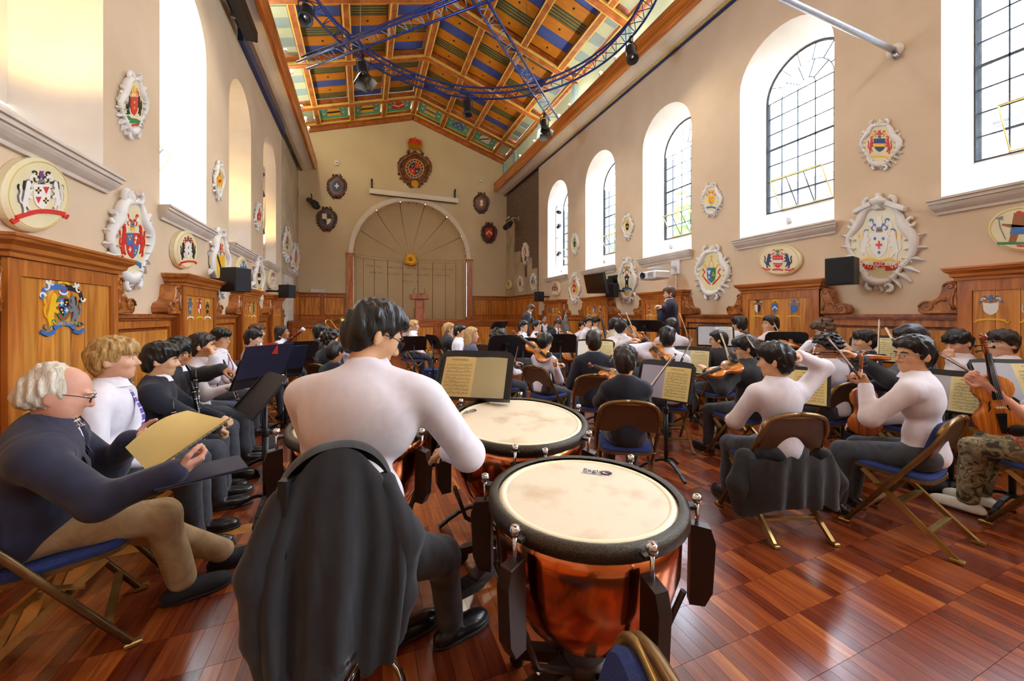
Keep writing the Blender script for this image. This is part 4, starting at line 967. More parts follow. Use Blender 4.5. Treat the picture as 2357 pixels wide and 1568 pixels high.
# painted arms on the tall panels
def on_panel(side, n, items):
    t = TALL[side, n]; s = 1 if side == 'left' else -1; Xf = (DL if side == 'left' else DR) + s * (PDEP - .014)
    u = V(0, 1, 0) if side == 'left' else V(0, -1, 0)
    for bb, dr in items:
        a, b = onx(bb[0], (bb[1] + bb[3]) / 2, Xf), onx(bb[2], (bb[1] + bb[3]) / 2, Xf); mxp = (bb[0] + bb[2]) / 2
        z1, z0 = onx(mxp, bb[1], Xf).z, onx(mxp, bb[3], Xf).z; c = V(Xf, (a.y + b.y) / 2, (z0 + z1) / 2) - t.location
        A = Arms(c, u, (0, 0, 1), (s, 0, 0), abs(b.y - a.y) / 2, (z1 - z0) / 2, .0015); dr(A); A.done(t)
def dr_big(A):
    for sd, c1, c2 in ((-1, 'blue', 'white'), (1, 'black', 'white')):
        A.stroke([(sd * .1, .78), (sd * .5, .74), (sd * .8, .62), (sd * .92, .3)], .11, .07, c1); A.curl(sd * .75, .72, .2, pi / 2, sd * 4, .06, c2); A.curl(sd * .45, .88, .16, pi / 2, -sd * 4, .05, c2); A.curl(sd * .9, .4, .15, 0, -sd * 4, .05, c2)
    A.stroke([(-.25, .9), (0, .98), (.25, .9)], .05, .05, 'yellow'); A.poly(OVAL, 'white', 0, .6, .2, .12); A.poly(OVAL, 'blue', 0, .68, .18, .13); A.poly(OVAL, 'red', -.1, .66, .05, .05); A.poly(OVAL, 'red', .12, .66, .05, .05)
    A.poly(OVAL, 'green', 0, .02, .33, .46); A.poly(OVAL, 'red', 0, .02, .29, .41); A.poly(OVAL, 'green', 0, .02, .235, .345)
    A.shield(['blue', 'black', 'black', 'blue'], 'quarter', 0, .04, .22, .31, charges=[(-.5, .5, 'cross', 'white', .4), (.5, .6, 'dot', 'yellow', .2), (.3, .3, 'dot', 'white', .15), (-.5, -.3, 'dot', 'yellow', .2), (-.3, -.6, 'dot', 'white', .15), (.5, -.35, 'cross', 'white', .36)])
    A.supporter(-1, 'yellow', .22, -.72, .62, 1.25); A.supporter(1, 'crest' and 'grey', .22, -.62, .55, 1.12, 'black')
    A.stroke([(-.45, -.72), (-.25, -.58), (0, -.54), (.25, -.58), (.45, -.72)], .085, .085, 'blue', 1.5)
    for sd in (-1, 1): A.stroke([(sd * .42, -.82), (sd * .7, -.92), (sd * .98, -.8)], .07, .06, 'blue', 1.4); A.curl(sd * .75, -.62, .16, 0, sd * 5, .03, 'grey'); A.curl(sd * .5, -.5, .12, 0, -sd * 4, .03, 'green')
on_panel('left', 1, [((90, 646, 193, 774), dr_big)])
on_panel('left', 2, [((429, 685, 446, 735), rnd(40, ['blue', 'yellow', 'blue', 'yellow'])), ((450, 685, 467, 735), rnd(42, ['red', 'white', 'red', 'white'])), ((469, 685, 485, 735), rnd(44, ['yellow', 'white', 'black', 'yellow']))])
on_panel('left', 3, [((559, 695, 568, 730), rnd(46, ['brown', 'yellow', 'black', 'yellow'])), ((570, 695, 578, 730), rnd(48, ['red', 'white', 'red', 'white'])), ((580, 695, 588, 730), rnd(50, ['green', 'yellow', 'green', 'green']))])
on_panel('left', 4, [((627, 700, 633, 728), rnd(52, ['blue', 'white', 'red', 'blue'])), ((634, 700, 640, 728), rnd(54, ['red', 'red', 'red', 'yellow'])), ((641, 700, 646, 728), rnd(56, ['blue', 'blue', 'white', 'blue']))])
on_panel('right', 1, [((2238, 677, 2326, 742), rnd(60, ['blue', 'white', 'white', 'white'])), ((2345, 675, 2440, 742), rnd(61, ['yellow', 'white', 'blue', 'yellow']))])
on_panel('right', 2, [((1729, 688, 1760, 732), rnd(62, ['black', 'white', 'white', 'black'])), ((1768, 684, 1800, 732), rnd(64, ['yellow', 'yellow', 'blue', 'white'])), ((1808, 688, 1848, 732), rnd(66, ['blue', 'yellow', 'blue', 'blue']))])
on_panel('right', 3, [((1487, 700, 1504, 728), rnd(68, ['red', 'white', 'red', 'white'])), ((1506, 698, 1528, 728), rnd(70, ['black', 'yellow', 'yellow', 'black'])), ((1536, 698, 1556, 728), rnd(71, ['blue', 'yellow', 'white', 'blue']))])
on_panel('right', 4, [((1350, 703, 1361, 727), rnd(72, ['yellow', 'red', 'yellow', 'red'])), ((1362, 703, 1374, 727), rnd(74, ['blue', 'blue', 'white', 'blue'])), ((1375, 703, 1387, 727), rnd(76, ['white', 'red', 'red', 'white']))])
on_panel('right', 5, [((1261, 704, 1269, 725), rnd(78, ['blue', 'yellow', 'blue', 'green'])), ((1270, 704, 1276, 725), rnd(80, ['white', 'red', 'white', 'red'])), ((1277, 703, 1286, 726), rnd(82, ['yellow', 'green', 'yellow', 'green']))])
t_, Z_ = TALL['left', 1], 0
p0 = onx(144, 745, DL + PDEP - .01) - t_.location
text('motto', 'CRAIGNEZ HONTE', 'crest_yellow', t_, p0 + V(.006, 0, -.01), (0, 1, 0), (0, 0, 1), .035, .0008)
text('caption', 'The House of ...', 'beam_gilt', t_, p0 + V(.002, 0, -.17), (0, 1, 0), (0, 0, 1), .02, .0005) if False else None
pr = onx(2035, 612, DR - .07)
for s_, px, py, tl in (('VIRTUTE', 1993, 612, -.35), ('NON', 2033, 609, 0), ('VERBIS', 2075, 608, .3)):
    p = onx(px, py, DR - .075); text('motto_lettering', s_, 'crest_white', None, (DR - .077, p.y, p.z - .02), V(0, -1, tl), V(0, tl, 1), .075, .001)
for o in [o for o in COL.objects if o.name.startswith('motto_lettering')]:
    tgt = next(x for x in COL.objects if x.get('label', '').startswith('largest white cartouche')); 
    o.parent = tgt; o.matrix_parent_inverse = Matrix.Translation(tgt.location).inverted()
# shields of the ceiling
CS_ = {(-1, 0): (['red', 'white'], 'chevron'), (-1, 1): (['yellow', 'black'], 'fess'), (-1, 2): (['yellow', 'black'], 'fess'), (1, 0): (['yellow', 'blue'], 'fess'), (1, 1): (['blue', 'blue'], 'plain'), (1, 2): (['white', 'black'], 'bend')}
for pc, s, ci, c, ud, hd in CEILSH:
    cols, dv = CS_[s, ci]; A = Arms(c, ud * s if False else V(0, 0, 0) + ud * s, V(0, 1, 0) * -1, -hd, .5, .5, .004); A.u = ud * s * .5; A.v = V(0, -1, 0) * -.5; A.w = -hd
    A.mantle('white', 'red', .3, 1.3); A.mantle('white', 'grey', -.4, 1.3); A.shield(cols, dv, sx=.5, sy=.55, cy_=.05, charges=[(-.4, .4, 'cross', 'white', .2), (.4, .4, 'cross', 'white', .2), (0, -.3, 'cross', 'white', .2)] if ci == 1 and s == 1 else [])
    A.ribbon('white', -.85, .7, .05, .08); A.done(pc, 'painted_shield')
# ---------------------------------------------------------------- lamps, truss, audio-visual things
# cornice lamps
def cornice_lamp(px, py, X, label, light=True, energy=24):
    p = onx(px, py, X); s = -1 if X > 0 else 1
    t = thing('cornice_lamp', label, 'lamp', (X, p.y, 7.84), 0, 'small spotlights along the cornice')
    z = max(.06, min(.3, p.z - 7.84))
    MB().cyl((0, 0, 0), (0, 0, z - .03), .012, n=6).build('stem', 'white_plastic', t)
    MB().lathe([(.02, -.04), (.045, -.03), (.05, .04), (.045, .05)], 12, (0, 0, z)).build('can', 'white_plastic', t)
    MB().ball((0, 0, z + .05), .042, 10, 6).build('bulb', 'lamp_glow', t)
    if light: lamp('cornice_light', (X, p.y, 7.84 + z + .14), energy, (1, .86, .62), .06)
FX = .52
for k, (px, py) in enumerate([(1558, 30), (1418, 163), (1383, 197), (1311, 265), (1287, 289), (1230, 342), (1197, 373)]): cornice_lamp(px, py, DR - FX, '%s lit cornice spotlight from the top right, right wall' % ['first', 'second', 'third', 'fourth', 'fifth', 'sixth', 'seventh'][k], k in (0, 1, 3, 5))
for k, (px, py) in enumerate([(657, 120), (671, 158), (694, 248), (703, 275), (710, 296)]): cornice_lamp(px, py, DL + FX, '%s lit cornice spotlight from the top, left wall' % ['first', 'second', 'third', 'fourth', 'fifth'][k], k in (0, 2, 4))
for y in (3.2, .6, -2.0):                                 # the row goes on over and behind the camera
    for X in (DL + FX, DR - FX):
        lamp('cornice_light', (X, y, 8.05), 24, (1, .86, .62), .06)
        MB().lathe([(.02, 7.84), (.045, 7.9), (.05, 7.97), (.03, 7.98)], 10, (X, y, 0)).build('spotlight_can', 'white_plastic')
for o in [o for o in COL.objects if o.name.startswith('spotlight_can')]:
    tag(o, 'white cornice spotlight above the camera end of the hall', 'lamp', 'cornice spotlights at the camera end')
# warm niche lamps behind the left sills, arch lamps on the right sills
for c, e in ((WC[1], 50), (WC[2], 50), (WC[3], 85), (WC[5], 95), (WC[6], 80)):
    lamp('niche_light', (DL - .25, c - .45, ZS + .45), e, (1, .66, .22), .05, 'SPOT', (DL - .3, c + .5, 5.2), 110)
    m = MB().lathe([(.03, 0), (.045, .02), (.045, .1), (.03, .11)], 10, (DL - .25, c - .45, ZS + .24))
    tag(m.build('sill_lamp', 'white_plastic'), 'small white uplighter on the sill of left window %s, counted from the camera' % ['zero', 'one', 'two', 'three', 'four', 'five', 'six'][WC.index(c)], 'lamp', 'uplighters on the left sills')
for c in WC[2:]:
    lamp('arch_light', (DR + .18, c, ZS + .35), 60, (1, .76, .38), .05, 'SPOT', (DR + .3, c, 6.3), 60)
    m = MB().lathe([(.03, 0), (.045, .02), (.045, .09), (.03, .1)], 10, (DR + .18, c, ZS + .155))
    tag(m.build('sill_lamp', 'white_plastic'), 'small white uplighter on the sill of right window %s, counted from the camera' % ['zero', 'one', 'two', 'three', 'four', 'five', 'six'][WC.index(c)], 'lamp', 'uplighters on the right sills')
# circular truss with crossing ladder trusses
RC, RR, RZ = V(1.98, 6.72, 7.39), 3.2, 7.39
tr = thing('ring_truss', 'blue circular lighting truss with crossing ladder trusses hanging from the roof', 'truss', RC)
N = 64
for r, z in ((RR - .14, 0), (RR + .14, 0), (RR, .22)):
    MB().tube([(r * math.cos(2 * pi * k / N), r * math.sin(2 * pi * k / N), z) for k in range(N)], .024, 6, closed=True).build('chord', 'truss_blue', tr)
m = MB()
for k in range(N):
    a, b = 2 * pi * k / N, 2 * pi * (k + .5) / N; c2 = 2 * pi * (k + 1) / N; f = lambda r, a, z: V(r * math.cos(a), r * math.sin(a), z)
    m.cyl(f(RR - .14, a, 0), f(RR, b, .22), .008, n=5).cyl(f(RR, b, .22), f(RR + .14, c2, 0), .008, n=5).cyl(f(RR + .14, a, 0), f(RR - .14, b, 0), .008, n=5).cyl(f(RR - .14, b, 0), f(RR + .14, c2, 0), .008, n=5)
m.build('web_rods', 'truss_blue', tr)['kind'] = 'stuff'
for q, (mat0, ang) in enumerate((('truss_blue', R(45)), ('truss_blue', R(135)))):
    d = V(math.cos(ang), math.sin(ang), 0); e = V(-d.y, d.x, 0); L = 4.72
    for s in (-1, 1):
        for i in (-1, 0, 1):
            lo, hi = (-L, -RR - .3) if i < 0 else ((-RR - .3, RR + .3) if i == 0 else (RR + .3, L))
            MB().cyl(d * lo + e * (s * .13) + V(0, 0, -.05), d * hi + e * (s * .13) + V(0, 0, -.05), .025, n=8).build('chord', 'truss_bright' if i else mat0, tr)
    MB().cyl(d * -L + V(0, 0, .16), d * L + V(0, 0, .16), .025, n=8).build('chord', mat0, tr)
    m = MB(); n = 44
    for k in range(n):
        a = -L + 2 * L * k / n; b = a + L / n; s = 1 if k % 2 else -1
        m.cyl(d * a + e * (s * .13) + V(0, 0, -.05), d * b + e * (-s * .13) + V(0, 0, -.05), .009, n=5).cyl(d * a + e * (s * .13) + V(0, 0, -.05), d * b + V(0, 0, .16), .009, n=5)
    m.build('web_rods', 'truss_bright', tr)['kind'] = 'stuff'
for a in (R(50), R(130), R(230), R(310)):
    p = V(RR * math.cos(a), RR * math.sin(a), .24); xx = RC.x + p.x; top = ZR - abs(xx - XR) * (ZR - ZE) / (XR - DL) + .05 - RZ
    MB().cyl(p, V(p.x, p.y, top), .006, n=5).build('suspension_wire', 'steel', tr)
# spotlights hung on the ring
def par_lamp(p, aim, label, flaps=True, light=0, sz=.5):
    t = thing('stage_spotlight', label, 'spotlight', p)
    d = (V(aim) - V(p)).normalized(); ax = d.to_track_quat('Z', 'Y').to_matrix(); o = V(0, 0, -.26)
    MB().lathe([(.07, -.2), (.10, -.17), (.105, .1), (.125, .12), (.125, .2), (.11, .2), (.09, .12)], 16, o, ax=ax).build('housing', 'black_plastic', t)
    MB().tube([o + V(.13, 0, 0), V(.13, 0, -.06), V(0, 0, 0), V(-.13, 0, -.06), o + V(-.13, 0, 0)], .012, 6).build('yoke', 'black_metal', t)
    MB().box(-.03, .03, -.03, .03, -.02, .1).build('clamp', 'black_metal', t)
    MB().lathe([(0, .125), (.1, .12)], 14, o, ax=ax).build('lens', 'chrome', t)
    if flaps:
        for k in range(4):
            a = k * pi / 2; e = ax @ V(math.cos(a), math.sin(a), 0); g = ax @ V(-math.sin(a), math.cos(a), 0); b = o + ax @ V(0, 0, .2) + e * .12
            MB().add([b - g * .11, b + g * .11, b + d * .16 + e * .1 + g * .15, b + d * .16 + e * .1 - g * .15], [(0, 1, 2, 3)]).build('barn_door', 'black_metal' if k != 2 else 'white_plastic', t)
    if light: lamp('spot_light', V(p) + o + d * .24, light, (1, .88, .7), .1, 'SPOT', aim, 150, .9)
    return t
onr = lambda px, py: onz(px, py, RZ - .135)
par_lamp(onr(835, 135), (1.0, 7.0, 0), 'black spotlight with barn doors on the left of the ring truss', True, 100)
par_lamp(onr(1076, 226), (3, 9.5, 0), 'small black spotlight at the lowest point of the ring truss', False, 100)
par_lamp(RC + V(.7071, .7071, 0) * 4.2 + V(-.092, .092, -.185), (4, 7, 0), 'black spotlight with barn doors at the end of the crossing truss', True, 100)
par_lamp(onr(1453, 95), (4.5, 3.5, 0), 'black moving head light on the right of the ring truss', False, 100)
par_lamp(onr(705, 0), (-1, 4, 0), 'black spotlight at the upper left of the ring truss', False, 100)
for x, y, e in ((1.0, 3.3, 60), (3.2, 3.3, 60)):  # unseen pair added as general fill light over the players
    par_lamp((x, y + .35, RZ - .135), (x + (x - 2.1) * .8, 2.0, 0), 'added black spotlight, out of view on the camera side of the ring truss, %s of the pair' % ('left' if x < 2 else 'right'), False, e)
# light bar along the left cornice
def wbox(name, label, cat, X, bb, d, mat, s):
    a, b = onx(bb[0], bb[3], X), onx(bb[2], bb[3], X)
p0, p1 = onx(528, 0, DL + .3), onx(584, 93, DL + .3)
t = thing('light_batten', 'long black lighting batten fixed under the left cornice', 'light', (DL + .05, 0, 0))
MB().box(.1, .32, 3.9, p1.y, 6.98, 7.2, bev=.01).build('housing', 'black_metal', t)
for y in (4.5, p1.y - .5): MB().box(0.0, .12, y - .03, y + .03, 7.05, 7.28).build('bracket', 'steel', t)
tag(MB().box(DL + .002, DL + .1, p1.y + .1, 13.4, 7.02, 7.26).build('cable_tray', 'crest_navy'), 'dark blue cable tray under the left cornice', 'cable tray')
# tie rod across the top right
p = onx(2062, 118, DR); q = V(DL + .01, p.y, p.z + .06)
t = thing('tie_rod', 'white steel tie rod crossing the hall, anchored high on the right wall', 'rod', p)
dv = (q - p); MB().cyl((-.02, 0, 0), dv, .035, n=12).build('rod', 'alu_white', t)
MB().lathe([(.09, .002), (.09, .03), (.04, .06)], 12, (0, 0, 0), ax=Matrix.Rotation(-pi / 2, 3, 'Y')).build('wall_plate', 'white_trim', t)
MB().cyl((-.05, 0, -.02), (-.06, -.04, -.13), .03, n=8).build('anchor_lug', 'steel', t)
# projection screen housing
a, b = ony(850, 434, D), ony(1052, 455, D)
t = thing('projection_screen', 'long white roller screen housing above the arch', 'screen', (a.x, D - .02, a.z))
w_ = b.x - a.x
MB().box(0, w_, -.2, 0, -.26, -.04, bev=.012).build('housing', 'white_trim', t)
MB().box(.05, w_ - .05, -.14, -.06, -.275, -.255).build('screen_edge', 'black_plastic', t)
for x in (.1, w_ - .12):
    MB().box(x - .03, x + .03, -.1, 0, -.05, .34).build('bracket', 'black_metal', t); MB().cyl((x, -.08, .3), (x, -.16, .36), .035, n=8).build('camera_head', 'black_plastic', t)
for px, py, wd in ((775, 376, 'left'), (1106, 420, 'right')):
    p = ony(px, py, D); t = thing('motion_sensor', 'small white sensor on the gable, %s of the royal arms' % wd, 'sensor', (p.x, D - .003, p.z))
    MB().box(-.07, .07, -.09, 0, -.09, .09, bev=.02).build('casing', 'white_plastic', t); MB().box(-.05, .05, -.1, -.085, -.03, 0).build('lens', 'black_plastic', t)
p = ony(732, 672, D - .1); tag(MB().box(p.x - .26, p.x + .26, D - .14, D - .03, ZD2 + .016, ZD2 + .16, bev=.01).build('wireless_box', 'white_plastic'), 'white box standing on the panelling left of the arch', 'box')
# par bars in the corners
def par_bar(px0, py0, px1, py1, X, label):
    a, b = onx(px0, py0, X), onx(px1, py1, X); s = -1 if X > 0 else 1; c = (a + b) / 2 + V(s * .5, 0, 0)
    t = thing('theatre_spotlight', label, 'spotlight', (X, c.y, c.z)); d = V(s * .5, -.75, -.45).normalized(); ax = d.to_track_quat('Z', 'Y').to_matrix()
    MB().cyl((0, 0, .42), (s * .55, 0, .42), .022, n=8).build('wall_arm', 'white_plastic', t)
    MB().box(0 if s > 0 else -.02, .02 if s > 0 else 0, -.1, .1, .3, .52).build('wall_plate', 'steel', t)
    for k, y in enumerate((-.18, .18)):
        o = V(s * .5, y, .1)
        MB().lathe([(.05, -.3), (.09, -.25), (.1, .1), (.12, .14), (.12, .4), (.1, .4)], 14, o, ax=ax).build('housing', 'black_plastic', t)
        MB().tube([o + V(0, -.14, 0), o + V(0, -.12, .22), o + V(0, .12, .22), o + V(0, .14, 0)], .012, 6).build('yoke', 'black_metal', t)
    MB().cyl((s * .5, -.35, .36), (s * .5, .35, .36), .02, n=8).build('cross_bar', 'black_metal', t)
par_bar(1165, 545, 1230, 500, XB, 'pair of black theatre spotlights on the brick wall arm')
par_bar(660, 430, 706, 498, DL - .1, 'pair of black theatre spotlights on the left stage wall')
# loudspeakers
def speaker(px, py, w, h, d, X, out, yaw, label, tilt=0, z=None):
    p = onx(px, py, X); s = -1 if X > 0 else 1
    Xc = X + s * out; k = onx(px, py, Xc)
    t = thing('loudspeaker', label, 'speaker', k, yaw)
    MB().box(-d / 2, d / 2, -w / 2, w / 2, -h / 2, h / 2, bev=.008).build('cabinet', 'black_plastic', t)
    MB().box(d / 2 - .002, d / 2 + .008, -w / 2 + .01, w / 2 - .01, -h / 2 + .01, h / 2 - .01).build('grille', 'speaker_cloth', t)
    iv = Matrix.Rotation(-yaw, 3, 'Z'); wp = iv @ (V(X, k.y, k.z) - k)
    MB().cyl(iv @ V(-s * d * .3, 0, 0), wp, .025, n=8).ball(iv @ V(-s * (d / 2 + .05), 0, 0), .045, 8, 6).build('wall_bracket', 'black_metal', t)
    return t
speaker(1938, 625, .30, .36, .26, DR, .44, pi + .25, 'black loudspeaker on the right wall beside the largest cartouche')
speaker(1409, 669, .24, .36, .24, DR, .42, pi + .35, 'dark grey loudspeaker on the right wall below the television bracket')
speaker(1241, 683, .28, .36, .24, DR, .42, pi + .2, 'small black loudspeaker at the end of the right stage panelling')
speaker(543, 645, .30, .40, .30, DL, .38, -.6, 'black loudspeaker on the left wall before the gold oval')
speaker(661, 671, .28, .34, .28, DL, .48, -.5, 'black loudspeaker on the left wall beside the doorway')
# television on a swing arm
k = atd(1369, 653, 9.9)
t = thing('television', 'large black flat television tilted on a wall arm above the right panels', 'television', k, 0)
a, b, c2, d2 = atd(1341, 634, 10.6), atd(1385, 626, 9.2), atd(1396, 676, 9.2), atd(1351, 675, 10.6)
u = ((b - a) + (c2 - d2)).normalized(); v = ((a - d2) + (b - c2)).normalized(); w3 = u.cross(v).normalized(); v = w3.cross(u).normalized()
hw_, hh_ = .48, .27
hw_ = ((b - a).length + (c2 - d2).length) / 4; hh_ = ((a - d2).length + (b - c2).length) / 4
MB().prism([(-hw_, -hh_), (hw_, -hh_), (hw_, hh_), (-hw_, hh_)], (0, 0, 0), u, v, w3, -.05, .015, .006, back=True).build('casing', 'black_plastic', t)
MB().prism([(-hw_ + .02, -hh_ + .03), (hw_ - .02, -hh_ + .03), (hw_ - .02, hh_ - .02), (-hw_ + .02, hh_ - .02)], (0, 0, 0), u, v, w3, .015, .018).build('screen', 'screen_black', t)
wl = onx(1412, 648, DR) - k; m = MB().bar(w3 * -.05, w3 * -.25 + wl * .45, .05, .12).bar(w3 * -.25 + wl * .45, wl, .05, .12); m.build('swing_arm', 'black_metal', t)
MB().box(wl.x - .044, wl.x - .008, wl.y - .2, wl.y + .2, wl.z - .16, wl.z + .16).build('wall_plate', 'black_metal', t)
# projector
k = onx(1506, 634, DR - .62)
t = thing('projector', 'white video projector on a wall arm above the conductor', 'projector', k)
MB().box(-.19, .19, -.26, .26, -.09, .08, bev=.025).build('casing', 'white_plastic', t)
MB().lathe([(.065, 0), (.07, .03), (.05, .035), (.045, .02), (0, .015)], 16, (-.19, .13, 0), ax=Matrix.Rotation(-pi / 2, 3, 'Y')).build('lens', 'black_plastic', t)
m = MB()
for j in range(5): m.box(-.1945, -.189, -.18, -.02, -.05 + j * .022, -.042 + j * .022)
m.build('vent_grille', 'black_plastic', t)['kind'] = 'stuff'
MB().box(-.1, .1, -.1, .1, .14, .17).bar((0, 0, .16), (.6, 0, .2), .06, .05).box(-.03, .03, -.03, .03, .08, .16).build('mount_arm', 'white_plastic', t)
MB().box(.58, .615, -.12, .12, .05, .35).build('wall_plate', 'white_plastic', t)
MB().box(.595, .617, -.02, .02, -.6, .05).build('cable_trunking', 'white_plastic', t)
# lectern on the stage
p = ony(965, 737, YS + .45)
t = thing('lectern', 'light brown wooden lectern with two microphones on the stage', 'lectern', (p.x, YS + .45, ZST), .1)
MB().box(-.24, .24, -.2, .2, 0, .06, bev=.01).build('base', 'lectern_wood', t)
MB().box(-.17, .17, -.13, .13, .06, .46, bev=.008).box(-.14, .14, -.11, .11, .46, .82, bev=.008).build('column', 'lectern_wood', t)
for x in (-.15, .15): MB().box(x - .025, x + .025, -.15, -.13, .06, .8).build('fillet', 'lectern_wood', t)
MB().box(-.33, .33, -.24, .24, .8, 1.0, bev=.03).build('desk', 'lectern_wood', t)
for x in (-.2, .24):
    MB().tube([(x, .05, 1.0), (x, .04, 1.15), (x - .05 * (1 if x > 0 else -1), .0, 1.24)], .008, 6).build('microphone', 'black_metal', t)
MB().box(.02, .2, -.02, .1, 1.0, 1.03).build('clock', 'black_plastic', t)
# lighting booms in the last windows
for X, s, c, lb in ((DR, 1, WC[6], 'white lighting boom with lamps standing in the farthest right window'), (DL, -1, WC[6], 'white lighting boom with lamps standing in the farthest left window')):
    x = X + s * .12; y = c + .32 if s > 0 else c - .05
    t = thing('lighting_boom', lb, 'light stand', (x, y, ZS + .12))
    MB().tube([(0, 0, 0), (0, 0, 2.35), (0, -.05, 2.45), (0, -.18, 2.45)], .025, 8).build('upright', 'white_trim', t)
    for j in range(5):
        MB().cyl((0, 0, .3 + j * .5), (0, -.22, .3 + j * .5), .015, n=6).build('rung', 'white_trim', t)
        q = V(s * .02, -.2, .22 + j * .5)
        if j in (1, 3, 4): MB().lathe([(.03, -.12), (.06, -.1), (.065, .08), (.05, .09)], 10, q, ax=Matrix.Rotation(R(70 if j % 2 else 110), 3, 'X')).build('lamp_head', 'black_plastic', t)
    if s > 0: MB().ball((-.02, .0, .06), .05, 8, 6).build('glowing_lamp', 'lamp_glow', t)
# outside: annexe and trees seen through the right windows
t = thing('annexe_building', 'low stone annexe with tiled roof outside the right windows', 'building', (12.5, 6, -1)); 
MB().box(0, .4, -9, 3.0, 0, 6.6).build('facade', 'brick_out', t)
MB().box(-.25, .1, -9.2, 3.2, 6.6, 6.95).build('eaves_band', 'white_trim', t)
MB().add([(-.4, -9.4, 6.95), (-.4, 3.4, 6.95), (4, 2, 9.2), (4, -8, 9.2)], [(0, 1, 2, 3)]).build('roof', 'tile_out', t)
for k in range(5): MB().box(-.03, .05, -7.6 + 2.3 * k, -6.6 + 2.3 * k, 3.4, 5.6).build('window_recess', 'crest_navy', t)
pm('foliage', S(120, 160, 70), 0.6, S(90, 134, 52), 3)
rg = random.Random(7)
for k, (x, y, h, r) in enumerate(((15, 14, 8.2, 2.3), (16, 21.5, 8.6, 2.5), (16, 29, 9, 2.6))):
    t = thing('garden_tree', 'leafy green tree outside the right windows, %s' % ['nearest to the annexe', 'in the middle', 'farthest off'][k], 'tree', (x, y, -1))
    MB().tube([(0, 0, 0), (.1, .1, h * .4), (0, .2, h * .8)], [.22, .16, .08], 8).build('trunk', 'wood_dark', t)
    n = 900; P = np.array([[max(-1, min(1, rg.gauss(0, .45))) * r, max(-1, min(1, rg.gauss(0, .45))) * r, h * .75 + max(-1, min(1, rg.gauss(0, .45))) * r] for _ in range(n)]); vs_ = []; fs_ = []
    for i, p_ in enumerate(P):
        a = V(rg.uniform(-1, 1), rg.uniform(-1, 1), rg.uniform(-1, 1)).normalized() * .22; b = a.cross(V(rg.uniform(-1, 1), rg.uniform(-1, 1), 1)).normalized() * .13; c3 = V(p_)
        vs_ += [c3 - a, c3 + b, c3 + a, c3 - b]; fs_.append((4 * i, 4 * i + 1, 4 * i + 2, 4 * i + 3))
    MB().add(vs_, fs_).build('foliage', 'foliage', t)['kind'] = 'stuff'
tag(MB().box(DR + .8, 40, -20, 40, -1.2, -1).build('ground_outside', 'stone'), None, None, None, 'structure')
